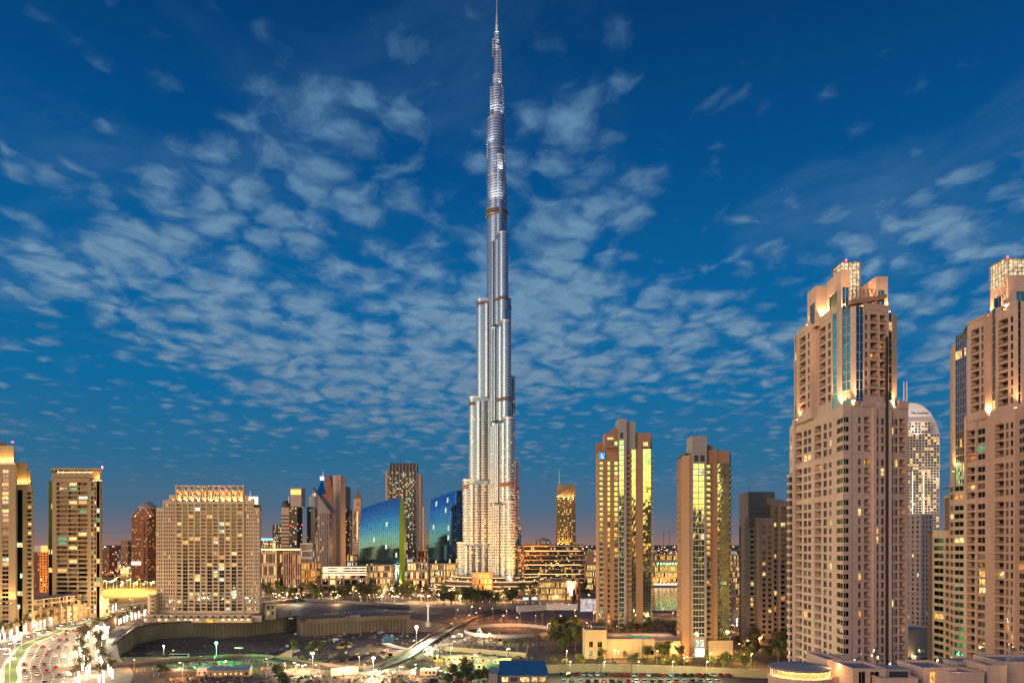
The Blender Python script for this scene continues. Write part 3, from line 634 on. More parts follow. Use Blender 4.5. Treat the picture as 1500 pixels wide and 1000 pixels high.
# ---------------------------------------------------------------- mirror-glazed terracotta pair
def gold_tower_left():
    T, Gp = M_TERRA, M_GREYP
    b = Bd('residential_tower', 'terracotta tower with stepped top, grey stair shaft and small blue sign', 'tower', (*P(917, 500), 0), 'mirror glazed terracotta towers')
    Y0 = 480.; a, c, d, e, f_ = P(877, Y0+1), P(911.5, Y0), P(925.5, Y0-.6), P(941, Y0), P(953.5, Y0)
    pit = 3.42; Z = lambda py: PZ(py, Y0); rows = floors(Z(678), 8, pit)
    wk = dict(pl=.045, glass=G_GOLD, yaw=.16, kinds=(LO, LW, LC, LG))
    facade(b, a, P(905, Y0+.4), 0, Z(661), [(878.3, 884.3, 'b'), (890, 893.5, 'o'), (900, 904.6, 'o')], rows, T, hh={'o': 1.15, 'b': 1.25}, bal=M_WHITE, bdep=1.2, **wk)
    # shaft with its glazed strip
    s0, s1 = (PX(905.5, Y0), Y0-1.6), (PX(917.5, Y0), Y0-1.6)
    facade(b, s0, s1, 0, Z(645), [(907.3, 913.7, 'G')], [], Gp, pl=.03, glass=G_GOLD, yaw=.16, mull=(M_WHITE, .45), pitch=pit, kinds=(LC, LG))
    b.wall.prism([s0, s1, (s1[0], Y0+14), (s0[0], Y0+14)], Z(645), Z(613), Gp)
    for s_, t_ in ((s0, (s0[0], Y0+3)), (s1, (s1[0], Y0+3))):
        if s_ is s0: b.wall.quad((*t_, 0), (*s_, 0), (*s_, Z(645)), (*t_, Z(645)), Gp)
        else: b.wall.quad((*s_, 0), (*t_, 0), (*t_, Z(645)), (*s_, Z(645)), Gp)
    b.wall.box(s1[0], s1[0]+6.3, Y0+1, Y0+16, Z(662), Z(617), Gp)
    q = MB(); q.box(PX(908, Y0), PX(912, Y0), Y0-1.72, Y0-1.6, Z(642), Z(634), M_DARKC); b.item('louvre', q)
    # bay with projecting balconies and glass
    facade(b, (s1[0], Y0+.5), (PX(932, Y0), Y0+.5), 0, Z(658), [(925, 931.2, 'G')], [], T, pl=.04, glass=G_GOLD, yaw=.16, pitch=pit, kinds=(LC, LG), mull=(M_GREYP, .12))
    for z in floors(Z(668), 8, pit):
        q = MB(); q.box(s1[0]+.05, s1[0]+3.6, Y0-1.0, Y0+.4, z-.25, z, M_CREAM); q.box(s1[0]+.05, s1[0]+3.6, Y0-1.0, Y0-.88, z+.002, z+.95, M_RAIL); b.item('balcony', q)
    # terracotta pier and gold curtain wall
    b.wall.prism([(PX(932, Y0), Y0-1.4), (PX(941.5, Y0), Y0-1.4), (PX(941.5, Y0), Y0+3), (PX(932, Y0), Y0+3)], 0, Z(656), T)
    facade(b, (PX(941.5, Y0), Y0), f_, 0, Z(657), [(941.8, 953.3, 'G')], [], T, pl=.035, glass=G_GOLD, yaw=.16, pitch=pit/2, kinds=(LW, LO, LG), mull=(M_GREYP, .10))
    # right return with slab ends
    g = (f_[0]+.6, f_[1]+.1); h = (g[0]+4.5, g[1]+25)
    b.wall.quad((*f_, 0), (*g, 0), (*g, Z(657)), (*f_, Z(657)), T)
    facade(b, g, h, 0, Z(640), rep(25, 5, .6, 'o'), floors(Z(666), 8, pit), T, px=False, glass=G_BLACK)
    for z in floors(Z(668), 8, pit):
        q = MB(); q.wbox(g, (g[0]+1.6, g[1]+9), .01, 1.0, z-.2, z+.6, M_CREAM); b.item('balcony', q)
    bl = (a[0]+1, a[1]+25); b.wall.quad((*bl, 0), (*a, 0), (*a, Z(661)), (*bl, Z(661)), T); b.wall.quad((*h, 0), (*bl, 0), (*bl, Z(640)), (*h, Z(640)), T)
    b.wall.add([(*p, Z(661)) for p in (a, P(905, Y0), h, bl)], [(0, 1, 2, 3)], M_ROOF)
    # stepped top
    b.wall.box(PX(886.5, Y0), s0[0], Y0+1.2, Y0+14, Z(661)+.01, Z(634), T); b.wall.box(PX(898, Y0), s0[0]-.02, Y0+2.5, Y0+13, Z(634), Z(626), T)
    b.wall.wbox(P(885, Y0), P(906, Y0), -.2, 1.2, Z(656), Z(652), T)
    q = MB(); q.box(PX(890, Y0), PX(899, Y0), Y0+1.05, Y0+1.2, Z(643), Z(640), LY); b.item('window', q)
    q = MB(); q.box(PX(900.5, Y0), PX(904.8, Y0), Y0+1.02, Y0+1.2, Z(652), Z(646), G_GOLD); b.item('window', q)
    b.wall.box(s1[0]+.01, PX(933, Y0), Y0+3, Y0+18, Z(658), Z(641), T)
    b.wall.box(PX(933, Y0), PX(954, Y0)+.3, Y0+2.6, Y0+18, Z(657), Z(633), T); b.wall.prism([(PX(954, Y0)+.3, Y0+2.6), (PX(957, Y0), Y0+7), (PX(957, Y0), Y0+18), (PX(954, Y0)+.3, Y0+18)], Z(657), Z(635), T)
    for A, B in (((920, 931), (658, 655)), ((920, 931), (650, 646)), ((943.5, 950), (652, 646.5))):
        q = MB(); q.box(PX(A[0], Y0), PX(A[1], Y0), Y0+2.35, Y0+2.6-.02, Z(B[0]), Z(B[1]), G_GOLD if A[0] < 930 else LY); b.item('window', q)
    for k in (0, 1, 2): b.wall.box(PX(936+k*6, Y0), PX(936+k*6, Y0)+1.6, Y0+.2, Y0+2.6, Z(655), Z(655)+1.1, M_CREAM)
    q = MB(); q.box(PX(878, Y0), PX(885.8, Y0), Y0-.35, Y0-.1, Z(672), Z(663), mat('blue lit sign', (.05, .3, .6), .4, emit=(.03, .32, .75), es=.9)); b.item('sign', q)
    q = MB(); x_ = PX(881, Y0); q.box(x_, x_+.4, Y0-.43, Y0-.35, Z(670), Z(665), E_LINEW); q.box(x_, x_+1.4, Y0-.44, Y0-.36, Z(670.6), Z(669.8), E_LINEW); b.item('sign_letter', q)
    for px_ in (909, 915): q = MB(); q.tube((PX(px_, Y0), Y0+4, Z(613)), (PX(px_, Y0), Y0+4, Z(609)), .12, .08, M_DKMET); b.item('antenna', q)
    b.finish()
gold_tower_left()
def gold_tower_right():
    T, Gp = M_TERRA, M_GREYP
    b = Bd('residential_tower', 'terracotta tower with tall grey panel shaft and two rooftop masts, nearer of the pair', 'tower', (*P(1040, 440), 0), 'mirror glazed terracotta towers')
    Y0 = 420.; Z = lambda py: PZ(py, Y0); pit = 3.4
    x = lambda p: PX(p, Y0)
    lb = (x(1002), Y0+6); la = (x(1009.5), Y0)
    facade(b, lb, la, 0, Z(666), [], [], T)
    # left return: window slots all the way down
    bl = (x(1002)+2.2, Y0+28); facade(b, bl, lb, 0, Z(668), rep(22, 5, .5, 'o'), floors(Z(672), 8, pit), T, px=False, glass=G_GOLD, yaw=.16)
    facade(b, la, (x(1013), Y0), 0, Z(664), [], [], T)
    # grey shaft with gold windows
    s0, s1 = (x(1013), Y0-1.3), (x(1034.5), Y0-1.3)
    facade(b, s0, s1, 0, Z(679), [(1015.6, 1023.0, 'G'), (1024.0, 1031.6, 'G')], [], Gp, glass=G_GOLD, yaw=.16, pl=.05, pitch=pit, kinds=(LW, LO, LC), mull=(M_WHITE, .5))
    b.wall.prism([s0, s1, (s1[0], Y0+12), (s0[0], Y0+12)], Z(679), Z(638.5), Gp)
    q = MB(); q.box(x(1016), x(1022), Y0-1.42, Y0-1.31, Z(676), Z(667), M_DARKC); b.item('louvre', q)
    q = MB(); q.box(x(1025), x(1031), Y0-1.42, Y0-1.31, Z(676), Z(667), M_DARKC); b.item('louvre', q)
    b.wall.quad((s0[0], Y0, 0), (*s0, 0), (*s0, Z(679)), (s0[0], Y0, Z(679)), Gp); b.wall.quad((*s1, 0), (s1[0], Y0+1, 0), (s1[0], Y0+1, Z(679)), (*s1, Z(679)), Gp)
    # balcony bay
    facade(b, (s1[0], Y0+.5), (x(1045), Y0+.5), 0, Z(660), [(1035.4, 1042.5, 'b')], floors(Z(683), 8, pit), T, glass=G_GOLD, yaw=.16, pl=.12, hh={'b': 1.35}, bal=M_CREAM, bdep=1.0, kinds=(LO, LW, LC))
    for z in floors(Z(686.4), 8, pit):
        q = MB(); q.box(x(1035), x(1042.8), Y0-.9, Y0+.3, z-.2, z+.05, M_CREAM); b.item('balcony', q)
    # pier then gold curtain wall
    b.wall.prism([(x(1045), Y0-.9), (x(1050.5), Y0-.9), (x(1050.5), Y0+2), (x(1045), Y0+2)], 0, Z(660), T)
    c0, c1 = (x(1050.5), Y0), (x(1068.5), Y0)
    facade(b, c0, c1, 0, Z(660), [(1050.8, 1068.3, 'G')], [], T, glass=G_GOLD, yaw=.16, pl=.03, pitch=pit/2, kinds=(LO, LW, LY, LG), mull=(M_GREYP, .1))
    b.wall.wbox(c0, c1, -.2, .35, Z(678.5), Z(660)-.01, T)
    d0 = (x(1073.5)+.1, Y0+4.5); d1 = (d0[0]+3.5, Y0+28)
    facade(b, c1, d0, 0, Z(662), [(.7, 2.4, 'o')], floors(Z(684), 8, pit), M_BRICK, px=False, glass=G_BLACK)
    facade(b, d0, d1, 0, Z(662), rep(dist(d0, d1), 5, .55), floors(Z(684), 8, pit), M_BRICK, px=False, glass=G_BLACK)
    for z in floors(Z(686), 8, pit):
        q = MB(); q.wbox(c1, d0, .01, .8, z-.2, z+.5, M_CREAM); b.item('balcony', q)
    b.wall.quad((*d1, 0), (*bl, 0), (*bl, Z(668)), (*d1, Z(668)), T)
    b.wall.add([(*p, Z(663)) for p in (lb, la, c0, c1, d0, d1, bl)], [tuple(range(7))], M_ROOF)
    b.wall.prism([(x(1047), Y0+3), (x(1045), Y0+9), (x(1035), Y0+9), (x(1035), Y0+3)], Z(663), Z(651), T)
    b.wall.wbox((x(1035), Y0+.45), c0, -.5, .02, Z(664), Z(659), T)
    for p0_, p1_ in ((1015, 1015), (1023, 1023)):
        q = MB(); q.tube((x(p0_), Y0+3, Z(638.5)), (x(p0_), Y0+3, Z(631)), .12, .12, M_DKMET); q.tube((x(p0_), Y0+3, Z(631)), (x(p0_)+1.0, Y0+3, Z(631)), .1, .1, M_DKMET); b.item('mast', q)
    q = MB(); q.tube((x(1056), Y0+4, Z(660)), (x(1054.5), Y0+4, Z(654)), .22, .1, M_DKMET); b.item('antenna', q)
    # lit lobby and the glowing base block
    q = MB(); q.box(x(1015), x(1032), Y0-2.2, Y0-1.35, 1, 12.5, M_GREYP); b.item('porch', q)
    q = MB(); q.box(x(1017), x(1030), Y0-2.35, Y0-2.22, 1, 5.5, mat('bright lobby glass', (.8, .8, .7), .3, emit=(1, .85, .60), es=3)); b.item('door', q)
    for k in (0, 1): q = MB(); q.box(x(1018+k*6.5), x(1022.5+k*6.5), Y0-2.34, Y0-2.21, 6.5, 10.5, LC); b.item('window', q)
    b.wall.box(x(1036), x(1071), Y0-3.6, Y0-.95, 0, 10, M_CREAM)
    b.wall.wbox((x(1036), Y0-3.6), (x(1071), Y0-3.6), -.2, .3, 9.4, 10.3, M_CREAM)
    for k in range(6): fixture(b, x(1039+k*6), Y0-4.6, .3, 500, (1, .62, .22), (0, .25, 1), 100, E_LINE, s=.3)
    for k in range(3): fixture(b, x(1004+k*3), Y0-4, .3, 900, (1, .50, .16), (0, .2, 1), 70, E_LINE, s=.25)
    b.finish()
gold_tower_right()

# ---------------------------------------------------------------- grey tower beside the limestone one
M_GREYD = mottled('dull grey panels', (.19, .165, .17), .12, .08, .6, joints=3.0)
def grey_tower():
    b = Bd('residential_tower', 'grey and buff tower with blank sloping top half hidden by the big limestone tower', 'tower', (*P(1130, 490), 0))
    Y0 = 470.; x = lambda p: PX(p, Y0); Z = lambda p: PZ(p, Y0); pit = 3.45
    rr = floors(Z(771), 6, pit); kk = dict(pl=.07, kinds=(LO, LW, LY))
    facade(b, (x(1098), Y0+9), (x(1112), Y0+6), 0, Z(757), [(1099, 1104, 'b'), (1105.5, 1110.5, 'b')], rr, M_GREYD, bal=M_CREAM, **kk)
    facade(b, (x(1112), Y0), (x(1133), Y0), 0, Z(759), [(1117, 1121.5, 'o'), (1125.5, 1130, 'o')], rr, M_MID, hh={'o': 1.0}, **kk)
    facade(b, (x(1133), Y0-.8), (x(1165), Y0-.8), 0, Z(738), [(1134, 1140, 'b'), (1144, 1153, 'b'), (1156, 1163, 'b')], floors(Z(745), 6, pit), M_MID, hh={'b': 1.45}, bal=M_GREYD, glass=G_BLACK, **kk)
    for p_, z_ in ((1112, 759), (1133, 738)): b.wall.quad((x(p_), Y0+8, 0), (x(p_), Y0-.8*(p_ == 1133), 0), (x(p_), Y0-.8*(p_ == 1133), Z(z_)), (x(p_), Y0+8, Z(z_)), M_MID)
    b.wall.box(x(1112)+.02, x(1133), Y0+.02, Y0+26, Z(759)-.02, Z(758)-.02, M_ROOF); b.wall.box(x(1133)+.02, x(1165), Y0-.75, Y0+26, Z(738)-.1, Z(738)-.02, M_ROOF)
    b.wall.box(x(1101), x(1140), Y0+6.3, Y0+26, Z(771), Z(719), M_GREYD)
    b.wall.box(x(1104), x(1127), Y0+6.1, Y0+6.35, Z(752), Z(750.5), M_DARKC); b.wall.box(x(1104), x(1127), Y0+6.1, Y0+6.35, Z(745), Z(743.5), M_DARKC)
    b.wall.prism([(x(1128), Y0+4), (x(1165), Y0+4), (x(1165), Y0+20), (x(1128), Y0+20)], Z(739), [Z(727), Z(735), Z(735), Z(727)], M_MID)
    sl = (x(1098)+3, Y0+28); b.wall.quad((*sl, 0), (x(1098), Y0+9, 0), (x(1098), Y0+9, Z(757)), (*sl, Z(757)), M_GREYD)
    for z in floors(Z(768), 6, pit): q = MB(); q.box(x(1096.6), x(1098), Y0+9.2, Y0+16, z-.2, z+.7, M_GREYD); b.item('balcony', q)
    b.wall.quad((x(1165), Y0-.8, 0), (x(1165), Y0+26, 0), (x(1165), Y0+26, Z(738)), (x(1165), Y0-.8, Z(738)), M_CREAM)
    b.wall.quad((x(1165), Y0+26, 0), (x(1101), Y0+26, 0), (x(1101), Y0+26, Z(771)), (x(1165), Y0+26, Z(771)), M_GREYD)
    b.wall.add([(x(1098), Y0+9, Z(757)), (x(1112), Y0+6, Z(757)), (x(1112), Y0+26, Z(757)), (sl[0], sl[1], Z(757))], [(0, 1, 2, 3)], M_ROOF)
    q = MB(); q.tube((x(1103), Y0+9, Z(719)), (x(1103), Y0+9, Z(713)), .12, .1, M_DKMET); q.tube((x(1103), Y0+9, Z(713)), (x(1106), Y0+9, Z(713)), .1, .1, M_DKMET); b.item('mast', q)
    b.finish()
grey_tower()

# ---------------------------------------------------------------- hotel with a quarter-round white sail, behind
def sail_hotel():
    Y0 = 1015.; x = lambda p: PX(p, Y0); Z = lambda p: PZ(p, Y0)
    b = Bd('hotel_tower', 'white floodlit hotel with a quarter round sail top and twin masts between the limestone towers', 'hotel', (*P(1355, Y0), 0))
    Wt = M_WHITE
    pts = [(x(1329), 0), (x(1388), 0), (x(1388), Z(645))]
    for i in range(1, 13):
        a = R(90*i/12); pts.append((x(1345)+(x(1388)-x(1345))*math.cos(a), Z(645)+(Z(586)-Z(645))*math.sin(a)))
    pts.append((x(1329), Z(589)))
    vs = [(p[0], Y0+18, p[1]) for p in pts]+[(p[0], Y0+30, p[1]) for p in pts]; n = len(pts)
    m = MB(); m.add(vs, [tuple(range(n)), tuple(range(n, 2*n))[::-1]]+[(i, i+n, (i+1) % n+n, (i+1) % n) for i in range(n)], Wt); b.item('sail_wall', m)
    wl = dict(pl=.22, kinds=(LY, LW, LY, LW), px=False)
    def tier(pa, pb, y_, z0, z1, n_, pit=3.9):
        A, B = (x(pa), y_), (x(pb), y_)
        facade(b, A, B, z0, z1, rep(dist(A, B), n_, .76, 'o', .3), floors(z1-2.4, z0+1.6, pit), Wt, hh={'o': 1.3}, **wl)
        b.wall.quad((x(pa), Y0+18.1, z0), (*A, z0), (*A, z1), (x(pa), Y0+18.1, z1), Wt); b.wall.quad((*B, z0), (x(pb), Y0+18.1, z0), (x(pb), Y0+18.1, z1), (*B, z1), Wt)
        b.wall.quad((*A, z1), (*B, z1), (x(pb), Y0+18.1, z1), (x(pa), Y0+18.1, z1), Wt)
        for z in floors(z1-4.4, z0+3, pit):
            for k in range(2):
                u = x(pa)+(x(pb)-x(pa))*(.08+.5*k); q = MB(); q.box(u, u+(x(pb)-x(pa))*.40, y_-1.5, y_-.01, z-.3, z+.35, Wt); b.item('balcony', q)
    tier(1326, 1370, Y0+10, 150, Z(616), 9); tier(1326, 1379, Y0+4, 90, Z(634), 12); tier(1324, 1376, Y0, 0, Z(683), 12)
    q = MB(); q.box(x(1326)-1, x(1380), Y0+2.5, Y0+4, Z(684), Z(681.5), M_CREAM); q.box(x(1326), x(1370)+1, Y0+8, Y0+10.1, Z(617), Z(615), M_CREAM); b.item('cornice', q)
    for p_ in (1337.6, 1342): q = MB(); q.tube((x(p_), Y0+24, Z(588)), (x(p_), Y0+24, Z(553)), 1.1, .8, Wt, 8); b.item('mast', q)
    # sign: two lines of script, too distant to read in full
    cu = bpy.data.curves.new('sign_text', 'FONT'); cu.body = 'The Address'; cu.size = 5.0; cu.shear = .35; cu.extrude = .2
    t = bpy.data.objects.new('sign_text', cu); COL.objects.link(t); dg = bpy.context.evaluated_depsgraph_get()
    me = bpy.data.meshes.new_from_object(t.evaluated_get(dg)); bpy.data.objects.remove(t)
    me.materials.clear(); me.materials.append(M_DARKC)
    o = link('sign', me, b.root, (PX(1333.5, Y0+17.6)-b.off[0], Y0+17.6-b.off[1], Z(603))); o.rotation_euler = (R(90), 0, 0)
    lamp((x(1345), Y0-22, Z(640)), 90000, (.98, .86, .80), 2, b.root, (0, 1, .9), 80)
    for k in range(4): lamp((x(1326+k*15), Y0-26, 20+45*k), 26000, (1, .82, .62), 2, b.root, (0, 1, .8), 110)
    q = MB(); q.box(x(1336), x(1337.2), Y0-.4, Y0-.1, 20, Z(690), E_LINEW); b.item('light_strip', q)
    q = MB(); q.box(x(1352), x(1353.2), Y0-.4, Y0-.1, 20, Z(690), E_LINEW); b.item('light_strip', q)
    # raked glowing ribs at the foot
    for k in range(4):
        q = MB(); q.tube((x(1331+k*5), Y0-2, Z(796)), (x(1327+k*4), Y0-22, Z(826)), .8, .5, E_LINEW, 5); b.item('rib', q)
    b.finish()
sail_hotel()
def back_right():
    b = Bd('apartment_building', 'dark slim apartment block in the gap beside the floodlit sail hotel', 'building', (*P(1357, 520), 0))
    block(b, P(1349, 520), P(1367, 522), 16, 0, PZ(752, 520), M_GREYP, (3, 3), 3.5, .4, pl=.05); b.finish()
    b = Bd('low_building', 'cream two storey building with a lit blank wall in the gap between the limestone towers', 'building', (*P(1345, 420), 0))
    block(b, P(1322, 400), P(1366, 425), 30, 0, PZ(925, 400), M_CREAM, (0, 0), pl=.1); 
    for k in range(4): fixture(b, PX(1332+k*8, 400), 400+k*5-3, 1, 1500, (1, .7, .35), (0, .4, 1), 120, E_LINE)
    b.finish()
    b = Bd('low_building', 'low old town style house with arched openings behind the lit blank wall', 'building', (*P(1345, 640), 0))
    block(b, P(1322, 640), P(1352, 645), 25, 0, PZ(848, 640), M_CREAM, (7, 3), 4, .5, pl=.5); b.finish()
back_right()

# ---------------------------------------------------------------- left edge
def left_towers():
    b = Bd('residential_tower', 'buff tower with bright floodlit crown cut off by the left edge of the picture', 'tower', (*P(0, 540), 0), 'buff towers on the left')
    Y0 = 540.; x = lambda p: PX(p, Y0); Z = lambda p: PZ(p, Y0); pit = 3.32; W = M_BUFF
    rr = floors(Z(690), 6, pit); kk = dict(pl=.14, kinds=(LW, LY, LY, LC))
    facade(b, (x(-70), Y0), (x(23), Y0), 0, Z(681), [(-62, -52, 'o'), (-44, -34, 'o'), (-26, -16, 'o'), (3, 12.5, 'o')], rr, W, hh={'o': 1.15}, **kk)
    pbox(b.wall, -50, 20, Y0+2, Y0+24, Z(681), Z(652), W); b.wall.wbox((x(-70), Y0), (x(23), Y0), -.3, .3, Z(681), Z(679), W)
    e_ = P(24.5, Y0+7); b.wall.quad((x(23), Y0, 0), (*e_, 0), (*e_, Z(681)), (x(23), Y0, Z(681)), W)
    pbox(b.wall, -70, 22.8, Y0+.1, Y0+24, Z(681)-.6, Z(681)-.1, M_ROOF, 0)
    facade(b, P(24.5, Y0+7), P(46.5, Y0+7), 0, Z(716), [(25, 33, 'G'), (38.5, 46.2, 'b')], floors(Z(722), 6, pit), W, glass=G_GREEN, pitch=pit, pl=.12, kinds=(LW, LY, LC), hh={'b': 1.3}, bal=M_CREAM)
    facade(b, P(46.5, Y0+7), P(49.5, Y0+26), 0, Z(716), rep(19, 4, .5), floors(Z(722), 6, pit), W, px=False)
    pbox(b.wall, 22, 40, Y0+9, Y0+25, Z(716), Z(675), W); pbox(b.wall, 40.1, 44.5, Y0+9.5, Y0+24, Z(716), Z(688), W)
    b.wall.wbox(P(24.5, Y0+7), P(45.5, Y0+7), -2, .2, Z(716), Z(708), W)
    pbox(b.wall, -20, 8, Y0+8, Y0+20, Z(652), Z(645), M_BRICK)
    q = MB(); q.box(x(4), x(7), Y0+9, Y0+10, Z(645), Z(644), E_RED); b.item('beacon', q)
    for p_ in (-8, -2, 3, 9, 15, 20): fixture(b, x(p_), Y0+.8, Z(679)+.2, 5200, (1, .58, .18), (0, .25, 1), 120, E_LINE)
    for p_ in (26, 32, 38, 43): fixture(b, PX(p_, Y0+7.9), Y0+7.9, Z(708)+.1, 3600, (1, .60, .20), (0, .25, 1), 120, E_LINE)
    for p_ in (5, 14, 20): fixture(b, x(p_), Y0-3, 22, 9000, (1, .58, .20), (0, .3, 1), 90, E_LINE)
    q = MB(); q.box(x(-10), x(20), Y0+1.6, Y0+1.9, Z(681)+1.1, Z(681)+1.5, E_LINE); b.item('light_strip', q)
    q = MB(); q.box(PX(24, Y0+8.7), PX(40, Y0+8.7), Y0+8.7, Y0+8.95, Z(708)+.3, Z(708)+.6, E_LINE); b.item('light_strip', q)
    b.finish()
    # second tower
    b = Bd('residential_tower', 'wide buff tower banded by dark balconies with a lit flat crown and pink beacon', 'tower', (*P(108, 640), 0), 'buff towers on the left')
    Y0 = 640.; x = lambda p: PX(p, Y0); Z = lambda p: PZ(p, Y0); pit = 4.05; W = M_BUFF
    rr = floors(Z(709), 6, pit); kk = dict(pl=.17, kinds=(LW, LY, LY, LC, LG))
    facade(b, (x(67.5), Y0+3), (x(80), Y0), 0, Z(704), [(71, 76.5, 'G')], rr, W, glass=G_GREEN, pitch=pit, **{k: v for k, v in kk.items()})
    facade(b, (x(80), Y0), (x(131), Y0), 0, Z(700), [(82.5, 99, 'b'), (99.4, 113, 'b'), (113.4, 128, 'b')], rr, W, hh={'b': 1.7}, bal=M_CREAM, **kk)
    facade(b, (x(131), Y0-.6), (x(146.5), Y0), 0, Z(704), [(133.5, 136.5, 'v'), (138, 140.5, 'v'), (141.5, 145.8, 'G')], rr, W, hh={'v': 1.3}, pitch=pit, **kk)
    facade(b, (x(146.5), Y0), P(150, Y0+28), 0, Z(704), rep(28, 6, .5), rr, W, px=False)
    b.wall.quad((x(67.5)+1, Y0+30, 0), (x(67.5), Y0+3, 0), (x(67.5), Y0+3, Z(704)), (x(67.5)+1, Y0+30, Z(704)), W)
    b.wall.add([(*p, Z(704)) for p in ((x(67.5), Y0+3), (x(80), Y0), (x(146.5), Y0), P(150, Y0+28), (x(67.5)+1, Y0+30))], [(0, 1, 2, 3, 4)], M_ROOF)
    pbox(b.wall, 76, 133, Y0+2.5, Y0+26, Z(704), Z(692), W, 0); b.wall.box(x(82), x(131), Y0+1.4, Y0+2.5, Z(699), Z(692), W)
    pbox(b.wall, 75.5, 147, Y0+1.0, Y0+25, Z(688), Z(685), W)
    for p_ in (76, 100, 124, 144.5): b.wall.box(x(p_), x(p_+1.6), Y0+2.2, Y0+3.4, Z(704), Z(688), W)
    pbox(b.wall, 134, 146, Y0+5, Y0+24, Z(704), Z(688), W)
    q = MB(); q.box(x(82), x(134), Y0+2.2, Y0+2.45, Z(691.5), Z(690.3), E_LINE); b.item('light_strip', q)
    q = MB(); q.box(x(134), x(148), Y0+1.2, Y0+1.4, Z(703.6), Z(702.8), E_LINE); b.item('light_strip', q)
    for p_ in (82, 90, 98, 106, 114, 122, 130): fixture(b, x(p_), Y0+2.0, Z(692)+.1, 700, (1, .62, .24), (0, .3, 1), 140, E_LINE)
    for p_ in (136, 140, 144): fixture(b, x(p_), Y0+2.5, Z(704)+.1, 2600, (1, .60, .20), (0, .3, 1), 120, E_LINE)
    q = MB(); q.lathe((x(147), Y0+3, Z(685)), [(.5, 0), (.5, 1.6), (.2, 2)], 8, E_PINK); b.item('beacon', q)
    lamp((x(148), Y0+2, Z(683)), 2500, (1, .1, .4), .5, b.root)
    b.finish()
    # podium houses along the boulevard
    b = Bd('podium_building', 'long buff three storey podium with framed bays lit from below along the boulevard', 'building', (*P(90, 600), 0))
    A, B = P(24, 545), P(141, 650); L = dist(A, B); n = 12
    facade(b, A, B, 0, 14, rep(L, n*2, .74, 'b', .5), [3.6, 8.2, 12.0], M_BUFF, px=False, hh={'b': 1.5}, pl=.2, kinds=(LO, LW), bdep=1.4, bal=M_CREAM)
    A2, B2 = (A[0]-4, A[1]+12), (B[0]-5, B[1]+12)
    facade(b, A2, B2, 13, 22, rep(L, 9, .75, 'b', 6), [15.5, 19.4], M_BUFF, px=False, hh={'b': 1.5}, pl=.15, kinds=(LO, LW), bal=M_CREAM)
    C2, D2 = (B2[0]-18, B2[1]+34), (A2[0]-18, A2[1]+34)
    b.wall.prism([A2, B2, C2, D2], 21.9, 22.0, M_ROOF); b.wall.quad((*B2, 13), (*C2, 13), (*C2, 22), (*B2, 22), M_BUFF); b.wall.quad((*D2, 13), (*A2, 13), (*A2, 22), (*D2, 22), M_BUFF)
    b.wall.quad((*A, 13.9), (*B, 13.9), (B2[0], B2[1], 13.9), (A2[0], A2[1], 13.9), M_PAVE); b.wall.quad((*B, 0), (*B2, 0), (*B2, 13.9), (*B, 13.9), M_BUFF)
    ux, uy = (B[0]-A[0])/L, (B[1]-A[1])/L
    for i in range(n+1):
        u = .5+(L-1)*i/n; c = (A[0]+ux*u, A[1]+uy*u); hgt = 14.6 if i % 3 else 17
        b.wall.wbox((c[0]-ux*.7, c[1]-uy*.7), (c[0]+ux*.7, c[1]+uy*.7), .02, 1.3, 0, hgt, M_BUFF)
        fixture(b, c[0]+uy*2.4, c[1]-ux*2.4, 4.6, 260, (1, .62, .24), (-uy, ux, 2.5), 90, E_LINE, s=.3)
    b.finish()
    b = Bd('podium_building', 'small buff three storey end block standing just right of the wide banded tower', 'building', (*P(152, 660), 0))
    block(b, P(148, 655), P(160, 665), 14, 0, 17, M_BUFF, (2, 2), 4.6, .6, h=1.7, pl=.2)
    fixture(b, PX(149, 652), 652, 1, 900, (1, .6, .24), (0, .2, 1), 80, E_LINE); fixture(b, PX(159, 660), 660, 1, 900, (1, .6, .24), (0, .2, 1), 80, E_LINE)
    b.finish()
left_towers()

